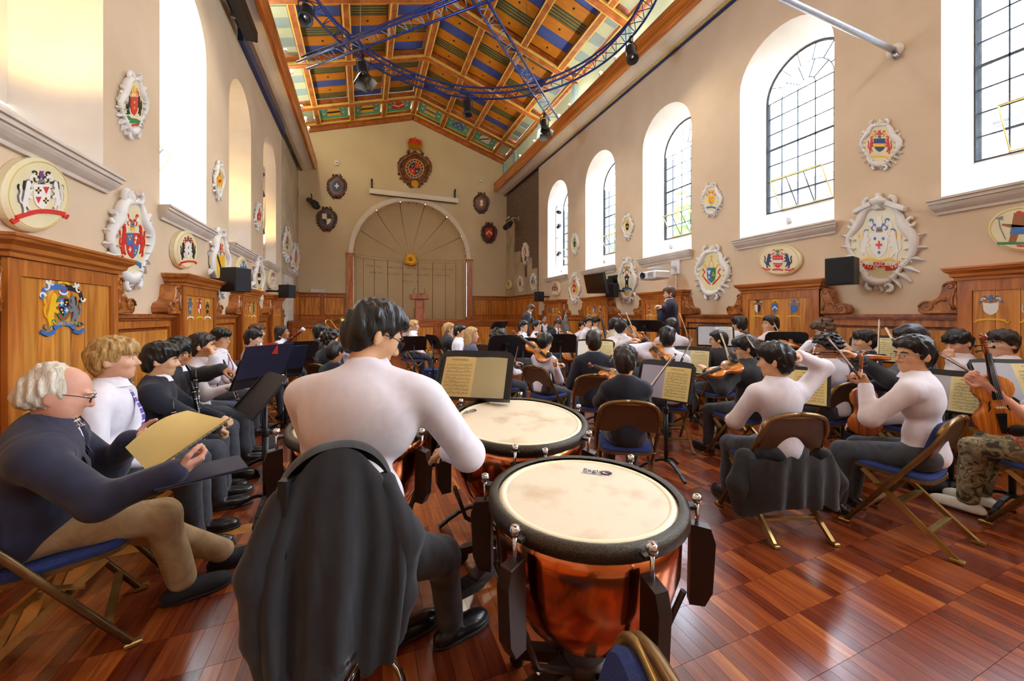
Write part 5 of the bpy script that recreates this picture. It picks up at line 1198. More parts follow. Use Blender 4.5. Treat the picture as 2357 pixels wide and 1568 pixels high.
# ---------------------------------------------------------------- chairs, stands, drums
pm('chair_bronze', S(136, 104, 62), 0.34, S(116, 86, 50), 14, metal=0.65)
pm('chair_gold', S(176, 144, 86), 0.3, S(150, 118, 66), 14, metal=0.7)
pm('chair_brown', S(96, 64, 42), 0.38, S(84, 54, 36), 8, metal=0.25)
pm('chair_pad', S(44, 60, 122), 0.85, S(38, 52, 108), 60, bump=0.35, bscale=240)
pm('rubber', S(44, 40, 36), 0.8)
def make_chair():
    t = thing('folding_chair', '', 'chair')
    for s in (-1, 1):
        P = [(s * .225, .24, .012), (s * .225, -.04, .435), (s * .226, -.15, .60), (s * .222, -.20, .68), (s * .20, -.225, .765), (s * .15, -.235, .80), (s * .06, -.24, .815), (0, -.24, .817)]
        Q = [V(P[0])]
        for i in range(1, len(P) - 1): Q += [V(P[i]) * .7 + V(P[i - 1]) * .3 if i > 1 else V(P[i]) * .93 + V(P[i - 1]) * .07, V(P[i]) * .7 + V(P[i + 1]) * .3 if i > 1 else V(P[i]) * .9 + V(P[i + 1]) * .1]
        MB().tube(Q + [V(P[-1])], .0155, 8).build('side_rail', 'chair_bronze', t)
        MB().bar((s * .185, .16, .40), (s * .195, -.27, .012), .022, .03, up=(0, .8, .6)).build('rear_leg', 'chair_gold', t)
        MB().box(s * .225 - .018, s * .225 + .018, .215, .275, 0, .022, bev=.005).build('foot', 'chair_gold', t)
        MB().box(s * .195 - .018, s * .195 + .018, -.305, -.245, 0, .022, bev=.005).build('foot', 'chair_gold', t)
        MB().bar((s * .222, -.02, .37), (s * .205, .10, .32), .008, .03, up=(1, 0, 0)).build('hinge_strap', 'chair_gold', t)
    f = lambda z: -.27 + (.43) * (z / .40)
    for z in (.11, .235): MB().bar((-.19, f(z), z), (.19, f(z), z), .032, .018).build('rung', 'chair_gold', t)
    MB().bar((-.222, .165, .13), (.222, .165, .13), .03, .016).build('front_rung', 'chair_gold', t)
    # curved pressed-steel back with padded front
    def back(w, z0, z1, y, c, r=.09):
        pts = [(-w, z0), (w, z0)] + [(w - r + r * math.sin(a), z1 - r * .8 + r * .8 * math.cos(a)) for a in [pi / 2 * k / 5 for k in range(5, -1, -1)]] + [(-w + r - r * math.sin(a), z1 - r * .8 + r * .8 * math.cos(a)) for a in [pi / 2 * k / 5 for k in range(6)]]
        return pts
    bk = back(.215, .575, .805, 0, 0)
    tilt = V(0, -.30, 1).normalized()
    MB().prism([(x, z - .575) for x, z in bk], (0, -.155, .575), (1, 0, 0), tilt, (0, -.95, -.30), -.004, .012, .004, back=True).build('backrest', 'chair_brown', t)
    MB().prism([(x * .94, (z - .575) * .94 + .005) for x, z in bk], (0, -.15, .575), (1, 0, 0), tilt, (0, .95, .30), 0, .03, .014).build('back_pad', 'chair_pad', t)
    m = MB(); pts = [V(x, -.16, 0) * 0 + V(0, -.158, .575) + V(1, 0, 0) * x + tilt * (z - .575) for x, z in bk[1:]] 
    m.tube(pts, .013, 6); m.build('back_rim', 'chair_gold', t)
    pad = [(.205 * math.copysign(abs(math.cos(a)) ** .45, math.cos(a)), .20 * math.copysign(abs(math.sin(a)) ** .45, math.sin(a))) for a in [2 * pi * k / 24 for k in range(24)]]
    MB().prism(pad, (0, .03, .415), (1, 0, 0), (0, 1, .04), (0, 0, 1), -.012, .008, back=True).build('seat_pan', 'chair_bronze', t)
    MB().prism([(x * .97, y * .97) for x, y in pad], (0, .03, .423), (1, 0, 0), (0, 1, .04), (0, 0, 1), 0, .032, .016).build('seat', 'chair_pad', t)
    return t
CH0 = make_chair(); CH0_used = [False]
def chair(x, y, th, label, group='folding chairs of the orchestra'):
    """th: heading of the sitter, angle of +y"""
    if not CH0_used[0]: CH0_used[0] = True; c = CH0
    else: c = copy_tree(CH0)
    c.location = (x, y, 0); c.rotation_euler = (0, 0, th); c['label'] = label; c['group'] = group
    return c
# ---- music stands and sheets
PAP = {'cream': S(236, 220, 160), 'tan': S(214, 186, 122), 'grey': S(190, 192, 200), 'white': S(236, 234, 224), 'olive': S(176, 164, 124), 'lilac': S(168, 164, 180), 'yellow': S(232, 208, 136)}
for k, c in PAP.items(): pm('paper_' + k, c, 0.7, tuple(v * .94 for v in c[:3]) + (1,), 6)
pm('ink', S(70, 62, 50), 0.8)
def make_stand(zc, tilt, dw=.25, dh=.17):
    t = thing('music_stand', '', 'music stand')
    n = V(0, -math.cos(tilt), math.sin(tilt)); v = V(0, math.sin(tilt), math.cos(tilt)); u = V(1, 0, 0); o = V(0, .03, zc)   # reader sits at -y
    q = [(-dw, -dh), (dw, -dh), (dw, dh - .05), (dw - .03, dh - .01), (dw - .1, dh), (-dw + .1, dh), (-dw + .03, dh - .01), (-dw, dh - .05)]
    MB().prism(q, o, u, v, n, -.006, 0, back=True).build('desk', 'black_metal', t)
    m = MB()
    for s in (-1, 1): m.prism([(s * dw, -dh), (s * (dw + .0), dh - .06), (s * (dw - .012), dh - .05), (s * (dw - .012), -dh)], o, u, v, n, 0, .012)
    m.build('side_lips', 'black_metal', t)['kind'] = 'stuff'
    MB().prism([(-dw, -dh - .006), (dw, -dh - .006), (dw, -dh), (-dw, -dh)], o, u, v, n, -.006, .055, back=True).build('ledge', 'black_metal', t)
    MB().obox(o - n * .03, u * .03, v * .05, n * .025).build('tilt_bracket', 'black_metal', t)
    MB().cyl((0, .06, .12), (0, .06, zc - .02), .0125, n=10).build('inner_tube', 'black_metal', t)
    MB().cyl((0, .06, .1), (0, .06, .1 + (zc - .1) * .62), .019, n=10).lathe([(.019, 0), (.026, .01), (.026, .05), (.019, .06)], 10, (0, .06, .07 + (zc - .1) * .62)).build('outer_tube', 'black_metal', t)
    for k in range(3):
        a = pi / 2 + 2 * pi * k / 3; d = V(math.cos(a), math.sin(a), 0); e = V(-d.y, d.x, 0); m = MB(); c = V(0, .06, 0)
        pr = [(0, .12), (.06, .115), (.13, .09), (.2, .05), (.25, .012)]
        for (r0, z0), (r1, z1) in zip(pr, pr[1:]): m.obox(c + d * ((r0 + r1) / 2) + V(0, 0, (z0 + z1) / 2), d * ((r1 - r0) / 2 + .004) + V(0, 0, (z1 - z0) / 2), e * .013, V(0, 0, .011))
        m.build('leg', 'black_metal', t)
    return t, o, u, v, n
def stand(x, y, face, label, zc=.95, tilt=R(28), sheets=None, slabel=None, dw=.25, dh=.17, back=None):
    """face: direction (angle of -y of the stand) in which the desk looks, i.e. towards its reader"""
    t, o, u, v, n = make_stand(zc, tilt, dw, dh); rz = face + pi / 2
    t.location = (x, y, 0); t.rotation_euler = (0, 0, rz); t['label'] = label; t['group'] = 'music stands'
    if sheets: sheet((x, y, 0), rz, o + v * (-dh + .003), u, v, n, sheets, slabel or 'open score on the ' + label)
    return t
def notes(m, W, Hh, o, u, v, n, rg, x0, title=True, dens=9):
    """printed staves: thin strips and note marks"""
    d = .0012; R_ = lambda a, b, c, e: m.add([o + u * p + v * q_ + n * d for p, q_ in ((a, c), (b, c), (b, e), (a, e))], [(0, 1, 2, 3)])
    top = Hh * (.80 if title else .93); k = 0; y = top
    while y > Hh * .08:
        for l in range(3): R_(x0 + W * .08, x0 + W * .93, y - l * .0045, y - l * .0045 + .0007)
        for j in range(dens * 2):
            xx = x0 + W * .1 + W * .8 * (j + rg.random() * .6) / (dens * 2); yy = y - rg.random() * .010
            R_(xx, xx + .0034, yy, yy + .0032); 
            if rg.random() < .7: R_(xx + .0026, xx + .0034, yy, yy + .010)
            if rg.random() < .3: R_(xx, xx + .014, yy + .009, yy + .0108)
        y -= Hh * .085
def sheet(loc, rz, o, u, v, n, spec, label, W=.225, Hh=.30):
    """spec: (left colour, right colour, printed 'l','r','lr'), spread pages leaning on a desk"""
    lc, rc, pr = spec; t = thing('sheet_music', label, 'sheet music', loc, rz, 'scores on the music stands'); rg = random.Random(label)
    o = o + n * .004
    for s, c, w in ((-1, lc, 'l'), (1, rc, 'r')):
        if c is None: continue
        rows = []
        for j in range(5):
            x = s * W * j / 4; bow = .012 * math.sin(pi * j / 4) ** 1 + .004 * (j == 0)
            rows.append([o + u * x + n * (.003 + bow * .6), o + u * x + v * Hh + n * (.003 + bow)])
        m = MB().grid(rows, 0, True); pg = m.build('page', 'paper_' + c, t)
        if w in pr:
            nm = MB(); notes(nm, W, Hh, o + n * .0135, u, v, n, rg, -W if s < 0 else 0, True); nm.build('printed_music', 'ink', pg)['kind'] = 'stuff'
            text('score_title', 'PASSACAGLIA', 'ink', pg, o + n * .0145 + u * (s * W / 2) + v * (Hh * .90), u, v, .019, .0002)
    return t
# ---- timpani
pm('copper', S(222, 132, 84), 0.16, S(206, 112, 64), 3, metal=1.0)
pm('drum_skin', S(226, 208, 176), 0.5, S(216, 194, 160), 4)
def skin_mat():
    m, nt, b = newmat('drum_head'); L = nt.links
    tc = nd(nt, 'TexCoord'); n1 = nd(nt, 'TexNoise', i_Scale=5.0, i_Detail=4.0); L.new(tc.outputs['Object'], n1.inputs['Vector'])
    r = ramp(nt, [(0.28, S(196, 168, 128)), (0.48, S(228, 210, 180)), (1, S(234, 218, 192))]); L.new(n1.outputs['Fac'], r.inputs[0]); L.new(r.outputs[0], b.inputs['Base Color']); b.inputs['Roughness'].default_value = 0.45
skin_mat()
pm('drum_rim', S(44, 38, 32), 0.3, S(84, 74, 60), 180, metal=0.5, bump=0.3, bscale=300)
pm('drum_strut', S(58, 40, 32), 0.35, S(50, 34, 28), 12, metal=0.3)
pm('skin_edge', S(236, 226, 190), 0.35)
def timpano(c, Rr, label, pedal_dir, tilt=0.0, tdir=0.0, logo=None, rot=.2):
    t = thing('timpano', label, 'drum', (c[0], c[1], 0), 0); h = c[2]
    TM = Matrix.Rotation(tdir, 3, 'Z') @ Matrix.Rotation(tilt, 3, 'X') @ Matrix.Rotation(-tdir, 3, 'Z')
    top = V(0, 0, h); r0 = Rr - .03
    def B(): m = MB(); m.M = Matrix.Translation(top) @ TM.to_4x4(); return m
    bot = -min(h - .2, Rr * 1.38)
    prof = [(.0, bot), (Rr * .2, bot + .005), (Rr * .45, bot + .05), (Rr * .68, bot * .78), (Rr * .84, bot * .58), (Rr * .92, bot * .38), (Rr * .93, bot * .2), (r0, -.02)]
    B().lathe(prof, 48).build('bowl', 'copper', t)
    hd = B().lathe([(0, .012), (r0 * .6, .012), (r0 - .035, .012)], 48, cap=False).build('head', 'drum_head', t)
    B().lathe([(r0 - .035, .012), (r0 - .025, .018), (r0 - .012, .014), (r0, .004)], 48, cap=False).build('collar', 'skin_edge', t)
    B().lathe([(r0 - .004, .02), (r0 + .012, .026), (Rr, .018), (Rr + .002, -.02), (r0 + .01, -.028)], 48, cap=False).build('hoop', 'drum_rim', t)
    for k in range(6):
        a = rot + 2 * pi * k / 6; d = V(math.cos(a), math.sin(a), 0); e = V(-d.y, d.x, 0)
        st = B(); o = d * (Rr + .03)
        st.prism([(-.025, -.05), (.04, -.06), (.055, -.11), (.045, -.28), (.02, -.33), (-.03, -.33)], o, d, (0, 0, 1), e, -.022, .022, .004, back=True)
        sl = st.build('strut', 'drum_strut', t)
        rd = B(); rd.cyl(o + V(0, 0, -.09), o + V(0, 0, .02), .007, n=8).lathe([(.0, -.012), (.014, -.01), (.018, .004), (.014, .018), (0, .022)], 10, o + V(0, 0, .03)); rd.obox(o + V(0, 0, -.10), e * .012, V(0, 0, .03), d * .006)
        rd.build('tension_rod', 'chrome', sl)
        B().obox(d * (Rr - .005) + V(0, 0, .005), d * .03, e * .02, V(0, 0, .006)).build('lug_plate', 'drum_rim', sl)
    # frame under the bowl
    MB().lathe([(.02, 0), (.09, .0), (.1, .04), (.08, .07)], 16, (0, 0, .13)).build('base_hub', 'drum_strut', t)
    for k in range(3):
        a = pedal_dir + pi / 3 + 2 * pi * k / 3; d = V(math.cos(a), math.sin(a), 0)
        MB().bar(d * .06 + V(0, 0, .15), d * (Rr * .8) + V(0, 0, .07), .05, .04).cyl(d * (Rr * .8) + V(0, 0, .09), d * (Rr * .8) + V(0, 0, .02), .02, n=8).build('base_leg', 'drum_strut', t)
        MB().lathe([(.028, -.012), (.03, 0), (.028, .012)], 12, d * (Rr * .8) + V(0, 0, .031), ax=Matrix.Rotation(a, 3, 'Z') @ Matrix.Rotation(pi / 2, 3, 'X')).build('castor', 'rubber', t)
    for k in range(6):
        a = rot + 2 * pi * k / 6; d = V(math.cos(a), math.sin(a), 0)
        MB().tube([d * (Rr * .96) + V(0, 0, h - .3), d * (Rr * .8) + V(0, 0, h * .42), d * .1 + V(0, 0, .18)], .012, 6).build('frame_rod', 'drum_strut', t)
    d = V(math.cos(pedal_dir), math.sin(pedal_dir), 0); e = V(-d.y, d.x, 0)
    pd = MB().prism([(.0, -.05), (.0, .05), (.1, .055), (.21, .05), (.25, .03), (.26, 0), (.25, -.03), (.21, -.05), (.1, -.055)], d * .38 + V(0, 0, .13), d * 1.0 + V(0, 0, .25), e, V(0, 0, 1) - d * .25, -.015, .012, .006, back=True).build('pedal', 'rubber', t)
    m = MB()
    for j in range(9): m.obox(d * (.43 + j * .018) + V(0, 0, .155 + j * .0045), d * .004, e * .034, V(0, 0, .004))
    m.build('pedal_grooves', 'black_metal', pd)['kind'] = 'stuff'
    MB().bar(d * .08 + V(0, 0, .16), d * .42 + V(0, 0, .13), .07, .06).build('pedal_arm', 'drum_strut', t)
    MB().lathe([(.0, 0), (.03, 0), (.03, .02), (0, .025)], 12, d * .2 + e * -.04 + V(0, 0, .16), ax=Matrix.Rotation(pedal_dir - pi / 2, 3, 'Z') @ Matrix.Rotation(pi / 2, 3, 'X')).build('pedal_bolt', 'chrome', t)
    if logo:
        lp, lu = V(logo[0]), V(logo[1]).normalized(); lv = V(-lu.y, lu.x, 0); T = lambda p: top + TM @ (p + V(0, 0, .0135))
        U, W_ = TM @ lu, TM @ lv; sc = logo[2]
        text('drum_logo', 'Eagle', 'crest_navy', hd, T(lp), U, W_, sc, .0002, 'LEFT')
        text('drum_logo_small', 'PERCUSSION', 'crest_navy', hd, T(lp - lv * sc * .36), U, W_, sc * .33, .0002, 'LEFT')
        mm = MB(); P = lambda a, b: T(lp + lu * a * sc + lv * b * sc)
        mm.tube([P(2.35 + .55 * math.cos(q * .45), .2 + .38 * math.sin(q * .45)) for q in range(14)], sc * .04, 4, closed=True).tube([P(2.2, .25), P(2.5, .3), P(2.85, .1), P(2.5, 0)], sc * .035, 4).tube([P(-.05, -.55), P(2.0, -.55)], sc * .02, 4).tube([P(1.9, -.15), P(2.2, -.3), P(2.7, -.2)], sc * .08, 4)
        mm.build('eagle_mark', 'crest_navy', hd)
    # tuning gauge
    return t
toC = lambda c: math.atan2(-c[1] + 1.0, -c[0])
c1, c2_, c3 = (.772, 1.215, .77), (.838, 2.03, .83), (.0, 2.26, .84)
timpano(c1, .36, 'front copper timpano with printed logo at the right of its head', R(190), 0, 0, (V(.10, .175, 0), V(.75, -.62, 0), .042), rot=.45)
timpano(c2_, .405, 'large copper timpano behind the front drum', R(215), R(5), 0, (V(-.30, .19, 0), V(.96, .25, 0), .04), rot=.1)
timpano(c3, .385, 'left copper timpano half hidden behind the percussionist', R(250), R(3), 0, None, rot=.2)
# mallet lying on the left drum
p = onz(1182 * .0 + 948, 965, .86); q = onz(958, 932, .86)
tag(MB().cyl(p, q + (q - p) * .6, .0065, n=8).ball(p, .018, 8, 6).build('timpani_mallet', 'paper_tan'), 'wooden timpani mallet lying on the left drum head', 'mallet')
# water bottle and cases by the left row
p = onz(652, 972, 0.0)
t = thing('water_bottle', 'black steel water bottle on the floor behind the left music stands', 'bottle', onz(653, 985, 0))
MB().lathe([(.0, 0), (.036, 0), (.037, .01), (.037, .17), (.024, .2), (.022, .21)], 16).build('flask', 'black_plastic', t); MB().lathe([(.024, .2), (.025, .235), (.012, .245), (.01, .26), (0, .262)], 12).build('cap', 'steel', t)
def case(c, L, W, Hh, rz, label, lid='black_plastic', name='instrument_case'):
    t = thing(name, label, 'case', c, rz)
    MB().box(-L / 2, L / 2, -W / 2, W / 2, 0, Hh * .62, bev=.012).build('body', lid, t); MB().box(-L / 2, L / 2, -W / 2, W / 2, Hh * .63, Hh, bev=.012).build('lid', lid, t)
    for x in (-L * .3, L * .3): MB().box(x - .02, x + .02, -W / 2 - .008, -W / 2 + .002, Hh * .5, Hh * .75, bev=.003).build('latch', 'brass', t)
    MB().tube([(-.05, -W / 2 - .004, Hh * .55), (-.04, -W / 2 - .035, Hh * .55), (.04, -W / 2 - .035, Hh * .55), (.05, -W / 2 - .004, Hh * .55)], .008, 6).build('handle', 'black_metal', t)
    return t
case(onz(605, 1098, 0) + V(.05, .06, 0), .13, .36, .30, R(12), 'upright black clarinet case with brass latch beside the nearest music stand')
case(onz(575, 1050, 0) + V(-.25, .3, 0), .42, .26, .15, R(70), 'flat black instrument case lying behind the nearest music stand')
case(onz(580, 1010, 0) + V(-.2, .5, 0), .4, .28, .3, R(60), 'black case standing under the seats of the left row')
case(onz(1015, 880, 0) + V(.05, .1, 0), .75, .3, .28, R(-30), 'dark navy trumpet gig bag on the floor beside the brass players', 'crest_navy')
# ---------------------------------------------------------------- people: smooth bodies grown from rounded cones
def nets(Dg, o, h):
    """surface nets of a sampled distance field"""
    s = Dg < 0; nx, ny, nz = Dg.shape
    cnt = np.zeros((nx - 1, ny - 1, nz - 1), np.int8)
    for a in (0, 1):
        for b in (0, 1):
            for c in (0, 1): cnt += s[a:nx - 1 + a, b:ny - 1 + b, c:nz - 1 + c]
    I = np.argwhere((cnt > 0) & (cnt < 8)); n = len(I)
    if n == 0: return np.zeros((0, 3)), np.zeros((0, 4), int)
    idx = -np.ones(cnt.shape, np.int32); idx[I[:, 0], I[:, 1], I[:, 2]] = np.arange(n)
    cr = [(a, b, c) for a in (0, 1) for b in (0, 1) for c in (0, 1)]
    val = np.stack([Dg[I[:, 0] + a, I[:, 1] + b, I[:, 2] + c] for a, b, c in cr], 1)
    P = np.zeros((n, 3)); W = np.zeros(n); C = np.array(cr, float)
    for i in range(8):
        for j in range(i + 1, 8):
            if abs(C[i] - C[j]).sum() != 1: continue
            m = (val[:, i] < 0) != (val[:, j] < 0)
            t = np.where(m, val[:, i] / np.where(m, val[:, i] - val[:, j], 1), 0)
            P += np.where(m[:, None], C[i] + (C[j] - C[i]) * t[:, None], 0); W += m
    P = (P / W[:, None] + I) * h + o
    F_ = []
    for ax in range(3):
        sl0 = [slice(None)] * 3; sl1 = [slice(None)] * 3; sl0[ax] = slice(0, -1); sl1[ax] = slice(1, None)
        e = np.argwhere(s[tuple(sl0)] != s[tuple(sl1)]); b, c = (ax + 1) % 3, (ax + 2) % 3
        e = e[(e[:, b] > 0) & (e[:, c] > 0) & (e[:, b] < Dg.shape[b] - 1) & (e[:, c] < Dg.shape[c] - 1)]
        if not len(e): continue
        def cell(db, dc): q = e.copy(); q[:, b] -= db; q[:, c] -= dc; return idx[q[:, 0], q[:, 1], q[:, 2]]
        f = np.stack([cell(1, 1), cell(0, 1), cell(0, 0), cell(1, 0)], 1)
        fl = s[e[:, 0], e[:, 1], e[:, 2]]; f[~fl] = f[~fl][:, ::-1]; F_.append(f)
    F_ = np.concatenate(F_); F_ = F_[(F_ >= 0).all(1)]
    return P, F_
def A3(p): return np.array((p[0], p[1], p[2]), float)
def grow(prims, res, k=.03, cuts=(), disp=None, carve=(), inter=None, late=()):
    """prims: ('c', a, b, ra, rb) rounded cone, ('e', centre, radii, 3x3 axes or None); cuts: (point, normal) keeps the side the normal leaves; carve: prims taken away"""
    lo = np.full(3, 1e9); hi = -lo; pad = max(.05, 3 * res)
    for p in list(prims) + list(late):
        if p[0] == 'c':
            r = max(p[3], p[4]); a, b = A3(p[1]), A3(p[2]); lo = np.minimum(lo, np.minimum(a, b) - r); hi = np.maximum(hi, np.maximum(a, b) + r)
        else: r = max(p[2]); c = A3(p[1]); lo = np.minimum(lo, c - r); hi = np.maximum(hi, c + r)
    lo -= pad; hi += pad; nn = np.ceil((hi - lo) / res).astype(int) + 1
    g = [lo[i] + res * np.arange(nn[i]) for i in range(3)]
    Dg = np.full(nn, .5)
    def ev(p, X, Y, Z):
        if p[0] == 'c':
            a, b = A3(p[1]), A3(p[2]); ba = b - a; L2 = max((ba ** 2).sum(), 1e-9)
            t = np.clip(((X - a[0]) * ba[0] + (Y - a[1]) * ba[1] + (Z - a[2]) * ba[2]) / L2, 0, 1)
            return np.sqrt((X - a[0] - t * ba[0]) ** 2 + (Y - a[1] - t * ba[1]) ** 2 + (Z - a[2] - t * ba[2]) ** 2) - (p[3] + (p[4] - p[3]) * t)
        c, r = A3(p[1]), p[2]; x, y, z = X - c[0], Y - c[1], Z - c[2]
        if p[3] is not None:
            m = p[3]; x, y, z = (m[0][0] * x + m[1][0] * y + m[2][0] * z, m[0][1] * x + m[1][1] * y + m[2][1] * z, m[0][2] * x + m[1][2] * y + m[2][2] * z)
        k0 = np.sqrt((x / r[0]) ** 2 + (y / r[1]) ** 2 + (z / r[2]) ** 2); k1 = np.sqrt((x / r[0] ** 2) ** 2 + (y / r[1] ** 2) ** 2 + (z / r[2] ** 2) ** 2)
        return k0 * (k0 - 1) / np.maximum(k1, 1e-6)
    def box(p, m):
        if p[0] == 'c': r = max(p[3], p[4]) + m; a, b = A3(p[1]), A3(p[2]); l, h = np.minimum(a, b) - r, np.maximum(a, b) + r
        else: r = max(p[2]) + m; l, h = A3(p[1]) - r, A3(p[1]) + r
        i0 = np.clip(np.floor((l - lo) / res).astype(int), 0, nn); i1 = np.clip(np.ceil((h - lo) / res).astype(int) + 1, 0, nn)
        return tuple(slice(int(a), int(b)) for a, b in zip(i0, i1)), i0, i1
    def block(sl): return g[0][sl[0]][:, None, None], g[1][sl[1]][None, :, None], g[2][sl[2]][None, None, :]
    def merge(p):
        nonlocal Dg
        sl, i0, i1 = box(p, pad + k)
        if (i1 <= i0).any(): return
        d = ev(p, *block(sl)); kk = p[5] if p[0] == 'c' and len(p) > 5 else (p[4] if p[0] == 'e' and len(p) > 4 else k)
        o = Dg[sl]; hh = np.clip(.5 + .5 * (o - d) / kk, 0, 1); Dg[sl] = o + (d - o) * hh - kk * hh * (1 - hh)
    for p in prims: merge(p)
    if disp is not None:
        X, Y, Z = np.meshgrid(*g, indexing='ij', sparse=True); Dg = Dg + disp(X, Y, Z)
    for p in carve:
        sl, i0, i1 = box(p, .06)
        if (i1 <= i0).any(): continue
        Dg[sl] = np.maximum(Dg[sl], -ev(p, *block(sl)))
    for p in late: merge(p)
    X, Y, Z = np.meshgrid(*g, indexing='ij', sparse=True)
    for q, n in cuts:
        q, n = A3(q), A3(n); n = n / np.linalg.norm(n)
        Dg = np.maximum(Dg, -((X - q[0]) * n[0] + (Y - q[1]) * n[1] + (Z - q[2]) * n[2]))
    if inter is not None: Dg = np.maximum(Dg, inter(X, Y, Z))
    Dg[0] = Dg[-1] = .1; Dg[:, 0] = Dg[:, -1] = .1; Dg[:, :, 0] = Dg[:, :, -1] = .1
    return nets(Dg, lo, res)
def link(name, parts, mats, parent, base):
    """join sampled surfaces into one mesh object; parts: (verts, faces, material index)"""
    vs, fs, mi = [], [], []; b = 0
    for P, F_, m in parts:
        if not len(P): continue
        vs.append(P - np.array(base)); fs.append(F_ + b); mi += [m] * len(F_); b += len(P)
    me = bpy.data.meshes.new(name); vs = np.concatenate(vs); fs = np.concatenate(fs)
    me.vertices.add(len(vs)); me.vertices.foreach_set('co', vs.astype(np.float32).ravel()); me.loops.add(fs.size); me.loops.foreach_set('vertex_index', fs.astype(np.int32).ravel())
    me.polygons.add(len(fs)); me.polygons.foreach_set('loop_start', np.arange(0, fs.size, 4, dtype=np.int32)); me.polygons.foreach_set('loop_total', np.full(len(fs), 4, np.int32))
    me.polygons.foreach_set('use_smooth', np.ones(len(fs), bool)); me.polygons.foreach_set('material_index', np.array(mi, np.int32))
    for m in (mats if isinstance(mats, (list, tuple)) else [mats]): me.materials.append(MT(m))
    me.update(); me.validate()
    return obj(name, me, parent)
# materials of clothes, skin and hair
def skin(n, c): pm('skin_' + n, c, 0.5, tuple(v * .9 for v in c[:3]) + (1,), 18, sss=0.25, bump=0.04, bscale=120)
skin('light', S(226, 176, 146)); skin('pink', S(224, 166, 140)); skin('asian', S(222, 172, 132)); skin('tan', S(176, 120, 84)); skin('brown', S(134, 86, 58)); skin('old', S(220, 164, 140))
pm('lips', S(190, 110, 100), 0.4); pm('eye_white', S(230, 226, 220), 0.25); pm('eye_dark', S(30, 22, 18), 0.15)
def hairmat(n, a, b, rough=0.42):
    m, nt, bs = newmat('hair_' + n); L = nt.links; tc = nd(nt, 'TexCoord'); mp = nd(nt, 'Mapping'); mp.inputs['Scale'].default_value = (90, 60, 14); L.new(tc.outputs['Object'], mp.inputs['Vector'])
    no = nd(nt, 'TexNoise', i_Scale=1.0, i_Detail=3.0, i_Distortion=1.2); L.new(mp.outputs[0], no.inputs['Vector']); r = ramp(nt, [(.3, a), (.7, b)]); L.new(no.outputs['Fac'], r.inputs[0]); L.new(r.outputs[0], bs.inputs['Base Color'])
    bp = nd(nt, 'Bump'); bp.inputs['Strength'].default_value = 0.7; bp.inputs['Distance'].default_value = 0.006; L.new(no.outputs['Fac'], bp.inputs['Height']); L.new(bp.outputs[0], bs.inputs['Normal']); bs.inputs['Roughness'].default_value = rough
hairmat('black', S(12, 10, 10), S(30, 26, 25), .36); hairmat('dark', S(24, 17, 13), S(52, 38, 30), .38); hairmat('brown', S(62, 42, 28), S(108, 78, 54)); hairmat('blond', S(134, 98, 52), S(208, 170, 104)); hairmat('fair', S(150, 112, 70), S(216, 176, 116)); hairmat('white', S(180, 170, 150), S(228, 220, 204)); hairmat('curlblond', S(176, 130, 78), S(224, 186, 126))
def cloth(n, a, b=None, rough=0.8, bump=0.5, fine=500): 
    b = b or tuple(v * .86 for v in a[:3]) + (1,); m, nt, bs = newmat(n); L = nt.links; tc = nd(nt, 'TexCoord')
    n1 = nd(nt, 'TexNoise', i_Scale=9.0, i_Detail=2.0, i_Distortion=1.5); L.new(tc.outputs['Object'], n1.inputs['Vector']); r = ramp(nt, [(.3, a), (.7, b)]); L.new(n1.outputs['Fac'], r.inputs[0]); L.new(r.outputs[0], bs.inputs['Base Color'])
    mp = nd(nt, 'Mapping'); mp.inputs['Scale'].default_value = (1, 1, .45); mp.inputs['Rotation'].default_value = (.3, .25, 0); L.new(tc.outputs['Object'], mp.inputs['Vector'])
    n2 = nd(nt, 'TexNoise', i_Scale=8.0, i_Detail=1.0, i_Distortion=1.0); L.new(mp.outputs[0], n2.inputs['Vector'])
    bp = nd(nt, 'Bump'); bp.inputs['Strength'].default_value = bump; bp.inputs['Distance'].default_value = 0.03; L.new(n2.outputs['Fac'], bp.inputs['Height']); L.new(bp.outputs[0], bs.inputs['Normal']); bs.inputs['Roughness'].default_value = rough
    bs.inputs['Sheen Weight'].default_value = 0.15
cloth('shirt', S(238, 234, 240), S(228, 222, 232), .7, .28); cloth('shirt_b', S(232, 228, 240), S(218, 212, 228), .7); cloth('navy', S(26, 28, 44), S(20, 22, 36), .9, .4); cloth('blazer', S(40, 39, 42), S(31, 30, 33), .85, .4); cloth('trousers', S(66, 68, 76), S(50, 52, 60), .85); cloth('trousers_dark', S(34, 34, 42), S(26, 26, 34), .85)
cloth('suit_navy', S(36, 38, 64), S(28, 30, 52), .8, .45); cloth('khaki', S(186, 158, 116), S(160, 132, 92), .85, .6); cloth('coat_dark', S(52, 54, 62), S(42, 44, 52), .9, .4); cloth('top_grey', S(86, 90, 112), S(70, 74, 96), .9); cloth('tan_top', S(196, 182, 150))
pm('shoe', S(22, 22, 26), 0.3, S(32, 32, 36), 12, coat=.3); pm('sneaker', S(30, 31, 38), 0.75, S(24, 25, 31), 200, bump=.2, bscale=300); pm('sneaker_white', S(228, 224, 210), 0.6, S(214, 208, 192), 30); pm('sock', S(28, 28, 34), .95)
pm('tie_red', S(150, 50, 70), .6, S(130, 40, 60), 30); pm('tie_dark', S(40, 40, 52), .6); pm('tie_lilac', S(150, 110, 150), .6)
